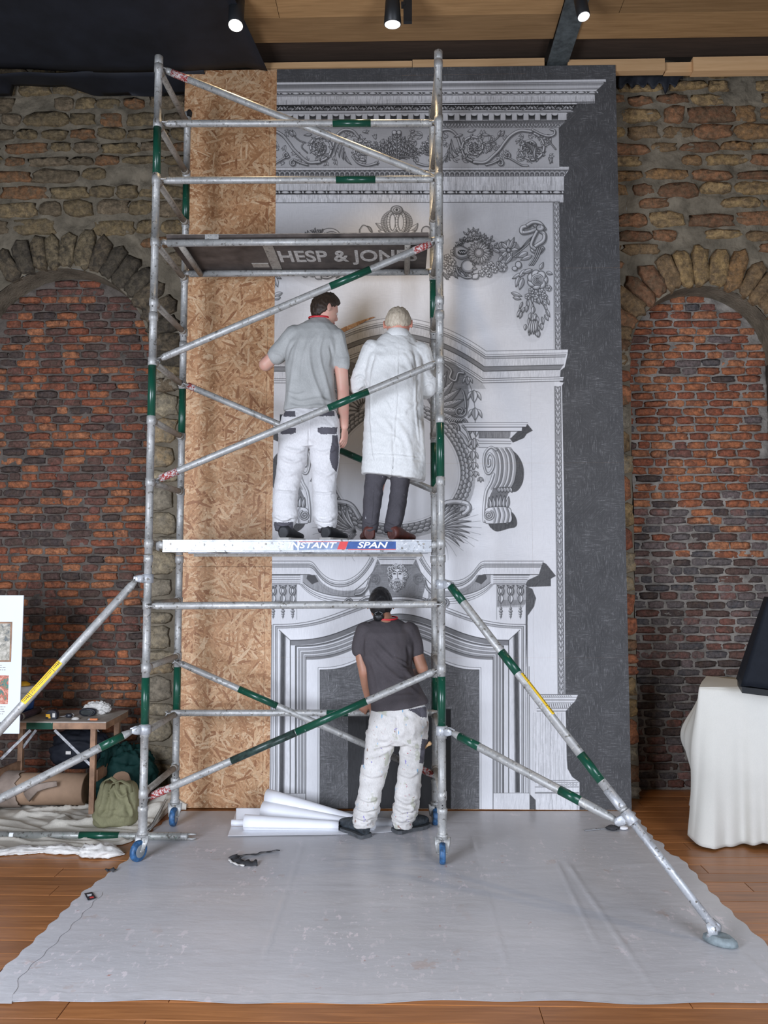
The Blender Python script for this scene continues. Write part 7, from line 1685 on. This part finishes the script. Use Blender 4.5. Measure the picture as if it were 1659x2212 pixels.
# ================================================================== DISPLAY BOARD ON ITS EASEL
DYB = 5.50; a, b = at(51, 1286, DYB), at(41, 1585, DYB); bx1 = (a.x+b.x)/2; bz0, bz1 = b.z, a.z; bx0 = bx1-.62
MAT['foam'] = simple('white_foam_board', (.78, .84, .92), .5, 0, .015, 3)
t = thing('display_board', ((bx0+bx1)/2, DYB, 0), 'white display board with two printed pictures at the left edge of the view', 'board'); mb = MB(); mb.box(bx0, bx1, DYB, DYB+.010, bz0, bz1); mb.build('foam_board', MAT['foam'], t)
def paintm(name, cols, sc_):
    m, nt, b = new_mat(name); n = noise(nt, geo_coords(nt), sc_, 5, .65, 1.0); rp = ramp(nt, [((i+.5)/len(cols)*.5+.25, c) for i, c in enumerate(cols)]); nt.links.new(n.outputs[0], rp.inputs[0]); nt.links.new(rp.outputs[0], b.inputs['Base Color']); b.inputs['Roughness'].default_value = .5; return m
pic1 = paintm('faded_landscape_print', [(.10, .12, .13), (.34, .32, .26), (.55, .52, .44), (.70, .66, .58)], 22); pic2 = paintm('coloured_scene_print', [(.05, .10, .22), (.10, .25, .16), (.55, .12, .08), (.75, .45, .33), (.20, .32, .34)], 26)
bz = lambda x, y: at(x, y, DYB)
for nm, xr_, y0p, y1p, m in (('picture', 24, 1343, 1430, pic1), ('picture', 17, 1459, 1521, pic2)):
    q0, q1 = bz(xr_, y1p), bz(xr_, y0p); mb = MB(); mb.box(q0.x-.34, q0.x, DYB-.0012, DYB-.0004, q0.z, q1.z); o = mb.build(nm, m, t)
    if m is pic1:
        mb = MB()
        for (x0, x1, z0, z1) in ((q0.x-.34, q0.x, q0.z, q0.z+.012), (q0.x-.34, q0.x, q1.z-.012, q1.z), (q0.x-.012, q0.x, q0.z+.0121, q1.z-.0121)): mb.box(x0, x1, DYB-.0024, DYB-.0013, z0, z1)
        mb.build('frame_print', MAT['tblwood'], o)
mb = MB(); g_ = random.Random(2)
for yy, xr_ in ((1437, 4), (1442, 12), (1447, 12), (1527, 12), (1532, 8), (1537, 10), (1542, 7)):
    q = bz(xr_, yy); x = q.x
    while x > q.x-.30: w = g_.uniform(.008, .026); mb.box(x-w, x, DYB-.0011, DYB-.0004, q.z-.0022, q.z+.0022); x -= w+.005
o = mb.build('caption_lines', MAT['rung'], t); o['kind'] = 'stuff'
q = bz(0, 1566); mb = MB(); mb.prism([q+V((-.02, -.001, -.018)), q+V((.022, -.001, -.018)), q+V((.0, -.001, .022))], (0, .0006, 0)); mb.build('mark', MAT['plk'], t)
mb = MB(); cx = bx0+.18
for dx in (-.10, .10): mb.bar((cx+dx*1.6, DYB-.02, 0.0), (cx+dx*.3, DYB+.035, bz1+.1), .03, .02)
mb.bar((cx, DYB+.45, 0), (cx, DYB+.05, bz1), .03, .02); mb.bar((cx-.16, DYB-.014, bz0-.012), (cx+.16, DYB-.014, bz0-.012), .045, .022, (0, 0, 1)); mb.build('easel', MAT['tblwood'], t)
# ================================================================== THINGS UNDER THE TABLE
MAT['kraft'] = simple('brown_kraft_paper', (.36, .235, .15), .75, 0, .12, 9, .1); MAT['kraft2'] = simple('grey_brown_wrapping', (.30, .235, .19), .8, 0, .2, 12, .2)
Yk = 6.02; a, b = at(52, 1697, Yk), at(188, 1697, Yk); a.z = b.z = .155
t = thing('paper_roll', a.lerp(b, .5)-Z*.12, 'thick brown cardboard roll wrapped in torn paper under the folding table', 'roll'); mb = MB(); mb.lathe(a-V((.5, 0, 0)), (1, 0, 0), [(0, .118), ((b-a).length+.5, .118), ((b-a).length+.502, .105)], 28); mb.build('roll', MAT['kraft'], t)
mb = MB(); P = []
for i in range(20):
    q = -1.9+i*3.6/19; P.append([V((a.x-.45+.40*j/9+(.10*float(fbm(i*.6, 2.2)) if j == 9 else 0)+.0, Yk-.128*math.cos(q)*(1+.10*float(fbm(i*.7+j*.5, j*.8))), .155+.128*math.sin(q)*(1+.10*float(fbm(i*.7+j*.5, j*.8))))) for j in range(10)])
mb.grid(P); mb.build('torn_wrapping', MAT['kraft2'], t)
mb = MB(); c = at(88, 1700, Yk-.13); mb.sweep([c+V((-.10, -.01, -.07)), c+V((-.02, -.03, .0)), c+V((.06, -.025, .02)), c+V((.13, -.02, .03))], [(.012, .045), (.006, .03), (.006, .024), (.004, .02)], 8); mb.build('torn_flap', MAT['kraft2'], t)
MAT['blackbag'] = fabric('black_bag_cloth', (.012, .014, .020), .7, 150, .2); MAT['greencoat'] = fabric('dark_green_jacket', (.005, .030, .026), .75, 150, .2)
c = at(172, 1700, 6.22); c.z = .30; o = heap(c-Z*.02, .24, .15, .16, 5, .16, 2.0, 'blackbag', 'bag'); reg(o, 'black bag lying on the cardboard roll under the folding table', 'bag'); mb = MB(); q = at(153, 1630, 6.05); 
mb = MB(); q = at(148, 1626, 6.06); mb.box(q.x-.02, q.x+.02, q.y-.004, q.y, q.z-.012, q.z+.012); mb.build('white_tag', MAT['rag'], o)
c = at(268, 1712, 6.18); c.z = .02; o = heap(c, .235, .17, .235, 21, .24, 2.6, 'greencoat', 'jacket', None, 80, 48); reg(o, 'dark green jacket heaped on the floor against the stone jamb', 'jacket')
mb = MB(); P_ = [at(206, 1678, 6.02), at(226, 1655, 5.99), at(232, 1628, 6.0), at(228, 1612, 6.02)]; mb.sweep(P_, [(.02, .008)]*4, 8); mb.build('piping', MAT['greencoat'], o)
c = at(262, 1695, 6.0); mb = MB(); mb.lathe(c-Z*.05, V((.15, -.5, 1)), [(0, .075), (.05, .085), (.14, .06)], 16); o = mb.build('jar', MAT['kraft']); reg(o, 'brown bundle showing between the green jacket and the khaki bag', 'bundle')
MAT['khaki'] = fabric('khaki_canvas', (.245, .235, .135), .9, 160, .12, .3)
Yb = 5.68; b = MB(); rowloft(b, [(1778, 206, 288, .10), (1772, 204, 292, .12), (1750, 207, 296, .125), (1725, 213, 296, .115), (1705, 218, 294, .09), (1690, 222, 288, .06)], Yb, 36, 2.6); me = remesh(b, .009, 3)
folds(me, [([(232, 1692), (226, 1730), (212, 1768)], 4, .022), ([(240, 1700), (244, 1735), (236, 1768)], 4, .014), ([(270, 1700), (280, 1740), (285, 1765)], 4, .014), ([(250, 1700), (262, 1720), (278, 1712)], 4, .016), ([(214, 1765), (250, 1757), (290, 1762)], 4, .010)]); crumple(me, 8, 9, .016, 3.0)
t = thing('canvas_bag', (at(250, 1770, Yb).x, Yb, .02), 'khaki canvas shopping bag slumped on the dust cloth by the table leg', 'bag'); o = finish('bag_body', me, [MAT['khaki']], t)
for (x0, xm, x1, yt, dy) in ((224, 240, 256, 1680, -.05), (240, 262, 284, 1686, -.07)):
    mb = MB(); pp = [at(x0, 1704, Yb+dy), at(x0+3, yt+6, Yb+dy-.01), at(xm, yt, Yb+dy-.015), at(x1-3, yt+10, Yb+dy-.02), at(x1, 1712, Yb+dy-.03)]; mb.sweep([V(p) for p in pp], [(.004, .017)]*5, 8); mb.build('handle', MAT['khaki'], t)
# ================================================================== CREAM DRAPED TABLE AND BLACK COVERED CABINET
MAT['cream'] = fabric('cream_tablecloth', (.66, .655, .60), .8, 300, .02, .06, None, (.97, 1.02)); A = at(1511, 1485, 5.45); zt_ = A.z; e1 = V((.90, -.43, 0)).normalized(); e2 = V((.43, .90, 0)).normalized(); LA, LB = 1.15, .62
t = thing('draped_table', A+e1*.55+e2*.3-Z*A.z, 'tall table under a long cream cloth at the right edge of the view', 'table')
mb = MB(); inner = [A+e1*.03+e2*.03, A+e1*(LA-.03)+e2*.03, A+e1*(LA-.03)+e2*(LB-.03), A+e1*.03+e2*(LB-.03)]; mb.prism([p-Z*.03 for p in inner], (0, 0, .026)); mb.build('table_top', MAT['tblwood'], t)
for p in inner: mb = MB(); q = p+(A+e1*LA/2+e2*LB/2-p)*.08; mb.tube((q.x, q.y, .0), (q.x, q.y, zt_-.031), .02, 10); mb.build('leg', MAT['dark'], t)
per = []; nA, nB = 96, 56
for k in range(nB): per.append((A+e2*LB*(1-k/nB), -e1, 0, k/nB))
for k in range(nA): per.append((A+e1*LA*k/nA, -e2, 1, k/nA))
for k in range(nB): per.append((A+e1*LA+e2*LB*k/nB, e1, 2, k/nB))
for k in range(nA): per.append((A+e1*LA*(1-k/nA)+e2*LB, e2, 3, k/nA))
mb = MB(); P = []; nT = 44; cen = A+e1*LA/2+e2*LB/2
for k, (p, nrm, side, u) in enumerate(per+[per[0]]):
    kk = k % len(per); col = []; s = kk*.0125; corner = 0
    prev = per[kk-1][1]; 
    for i in range(nT):
        v = i/(nT-1); f = v**.8
        fold = .055*math.sin(s*9.5+.6*math.sin(s*3)+v*.5)+.030*math.sin(s*24+v*1.2)+.014*math.sin(s*51)
        if side == 1: fold = 1.3*fold+.030*abs(math.sin(s*14+v*.7))
        n_ = V(nrm)
        d0 = min(u, 1-u); cw = math.exp(-(d0/.06)**2)
        other = per[(kk-6) % len(per)][1] if u < .5 else per[(kk+6) % len(per)][1]
        n_ = (n_+V(other)*cw*.6).normalized()
        out = f*(.035+fold*(.35+.65*v))+.04*f*cw
        if side == 0: out += .15*math.exp(-((v-.40)/.22)**2)*math.exp(-((u-.55)/.3)**2)+.02*v
        hem = .035+.018*math.sin(s*5.2)+.012*math.sin(s*13)+(.05 if side == 1 else 0)*max(0, .3-u)*0
        q = V(p)+n_*out; col.append((q.x, q.y, zt_-(zt_-hem)*v if v > 0 else zt_))
    P.append(col)
mb.grid(P); top = [cen*.0+V((P[k][0][0], P[k][0][1], zt_)) for k in range(len(per))]; b0 = len(mb.v); mb.add([tuple(q) for q in top]+[(cen.x, cen.y, zt_+.001)], [(k, (k+1) % len(top), len(top)) for k in range(len(top))], True)
o = mb.build('tablecloth', MAT['cream']); reg(o, 'cream cloth hanging in long folds from the tall table at the right', 'tablecloth')
mod = o.modifiers.new('t', 'SOLIDIFY'); mod.thickness = .0025; mod.offset = 1
MAT['blackcloth'] = fabric('black_cloth', (.010, .013, .019), .65, 150, .15)
zz = zt_+.004; q0, q1, q2 = onz(1592, 1480, zz), onz(1602, 1497, zz), onz(1735, 1514, zz); q3 = q2+(q0-q1)
t0 = onz(1592, 1480, zz); hgt = .62; sl = (q2-q1).normalized()*.62
t = thing('covered_cabinet', (q0+q1+q2+q3)*.25, 'tapering black cloth-covered cabinet standing on the cream draped table', 'cabinet')
base = [q0, q1, q2, q3]; c = (q0+q1+q2+q3)*.25; mb = MB(); mb.prism([c+(p-c)*.985 for p in base], (0, 0, .04)); mb.build('plinth', MAT['dark'], t)
mb = MB(); rr = []
for v in np.linspace(0, 1, 14):
    loop = []
    for (pa, pb) in ((q0, q1), (q1, q2), (q2, q3), (q3, q0)):
        for w in np.linspace(0, 1, 13)[:-1]:
            p = pa.lerp(pb, w); k = 1.03-.0*v; out = (p-c); p2 = c+out*(k+.012*math.sin(w*9+v*4)); tgt = c+out*.55+sl*.2; p2 = V((p2.x, p2.y, 0)).lerp(V((tgt.x, tgt.y, 0)), v*.95); 
            loop.append(V((p2.x, p2.y, zz+.042+(hgt-.04)*v+.01*math.sin(w*6)*(1-v))))
    rr.append(loop)
mb.rings(rr); mb.build('cloth_cover', MAT['blackcloth'], t)
# ================================================================== LOOSE PAPER BUNDLE AND SCRAPS ON THE SHEET
t = thing('paper_bundle', onz(660, 1785), 'heap of loosely rolled white printing paper lying on the dust sheet below the mural', 'paper')
def lobe(A0, A1, r0, r1, name, turns=1.15, sq=1.0):
    mb = MB(); P = []; A0, A1 = V(A0), V(A1); d = (A1-A0).normalized(); x = d.cross(Z).normalized(); n = 30
    for i in range(n):
        q = -.4+2*math.pi*turns*i/n; k = 1-.10*i/n; P.append([A0.lerp(A1, s)+x*(math.cos(q)*(r0+(r1-r0)*s)*k)+Z*(math.sin(q)*(r0+(r1-r0)*s)*k*sq) for s in np.linspace(0, 1, 10)])
    mb.grid(P); o = mb.build(name, MAT['paperback'], t); md = o.modifiers.new('t', 'SOLIDIFY'); md.thickness = .0008; return o
def fl_(px, py, z): q = onz(px, py, 0); return V((q.x, q.y, z))
lobe(at(578, 1722, 5.86), V((at(800, 1776, 5.62).x, 5.64, .036)), .062, .026, 'rolled_sheet', 1.2)
lobe(at(570, 1752, 5.80), V((at(810, 1784, 5.60).x, 5.585, .032)), .075, .024, 'rolled_sheet', 1.2)
lobe(V((at(528, 1788, 5.56).x, 5.56, .062)), V((at(730, 1790, 5.5).x, 5.57, .040)), .056, .034, 'rolled_sheet', 1.3)
lobe(V((at(500, 1782, 5.62).x, 5.62, .040)), V((at(700, 1782, 5.6).x, 5.66, .03)), .022, .02, 'rolled_sheet', 1.4)
mb = MB(); pl = [(492, 1806), (513, 1744), (585, 1741), (600, 1752), (870, 1770), (872, 1794), (812, 1800), (700, 1803)]; mb.prism([onz(x, y, .0105) for x, y in pl], (0, 0, .0012)); mb.build('flat_sheet', MAT['paperback'], t)
mb = MB(); mb.grid([[at(510+k*7, 1746+j*10, 5.86-.10*j/3)+V((0, 0, .0)) for k in range(11)] for j in range(4)]); o = mb.build('flat_sheet', MAT['paperback'], t)
lobe(V((at(800, 1780, 5.6).x, 5.66, .03)), V((at(868, 1774, 5.7).x, 5.70, .026)), .026, .022, 'rolled_sheet', 1.3)
MAT['felt'] = simple('dark_grey_felt', (.035, .035, .038), .85, 0, .3, 40, .2)
t = thing('torn_strip', onz(540, 1855), 'torn strip of dark grey paper curling on the dust sheet', 'scrap')
def ribbon(pts, w, name, mat, z=.006, curl=0.0, par=None):
    P = cat(pts, 6); A_, B_ = [], []
    for i, (x, y) in enumerate(P):
        c = onz(x, y, z); n = onz(*(P[min(i+1, len(P)-1)]), z)-onz(*(P[max(i-1, 0)]), z); n = V((-n.y, n.x, 0)).normalized()*w*(1+.25*math.sin(i*1.7)); A_.append(c-n+Z*(.002*math.sin(i))); B_.append(c+n+Z*(curl*(1+.5*math.sin(i*.9))))
    mb = MB(); mb.grid([A_, [a.lerp(b, .5)+Z*curl*.3 for a, b in zip(A_, B_)], B_]); o = mb.build(name, MAT[mat], par); md = o.modifiers.new('t', 'SOLIDIFY'); md.thickness = .001; return o
ribbon([(604, 1838), (575, 1841), (550, 1846), (520, 1849), (502, 1852)], .020, 'strip', 'felt', .010, .008, t); ribbon([(503, 1850), (508, 1858), (520, 1864), (540, 1867), (556, 1866)], .026, 'strip', 'felt', .010, .012, t); ribbon([(494, 1857), (502, 1863), (514, 1868), (528, 1870)], .007, 'pale_edge', 'rag', .013, .004, t)
q = [onz(x, y, .0105) for x, y in ((182, 1930), (199, 1927), (208, 1940), (190, 1945))]; mb = MB(); mb.prism(q, (0, 0, .0012)); o = mb.build('business_card', MAT['plk']); reg(o, 'small black card with red and white print on the left edge of the dust sheet', 'card')
u_, v_ = q[1]-q[0], q[3]-q[0]
def cq(a0, a1, b0, b1, m, nm):
    mb = MB(); mb.prism([q[0]+u_*a+v_*b+Z*.0013 for a, b in ((a0, b0), (a1, b0), (a1, b1), (a0, b1))], (0, 0, .0003)); mb.build(nm, MAT[m], o)
cq(.2, .8, .25, .34, 'white', 'card_print'); cq(.2, .7, .40, .48, 'white', 'card_print'); cq(.35, .85, .62, .82, 'reddecal', 'card_print')
o = ribbon([(229, 1883), (238, 1880), (248, 1882)], .012, 'fabric_scrap', 'felt', .010, .010); reg(o, 'small dark scrap of cloth at the dust sheet edge near a blue caster', 'scrap')
t = thing('scraper', onz(1300, 1792), 'flat steel scraper with a crumpled wrapper lying under the right-hand outrigger', 'scraper'); mb = MB(); a, b = onz(1263, 1793, .010), onz(1312, 1789, .010); mb.bar(a, b, .022, .003); mb.build('blade', MAT['deckalu'], t)
o = heap(onz(1324, 1792, .008), .045, .03, .016, 3, .3, 3, 'felt', 'wrapper', t, 24, 14); o = heap(onz(1346, 1791, .008), .035, .028, .012, 5, .1, 2, 'paperback', 'lid', t, 24, 14)
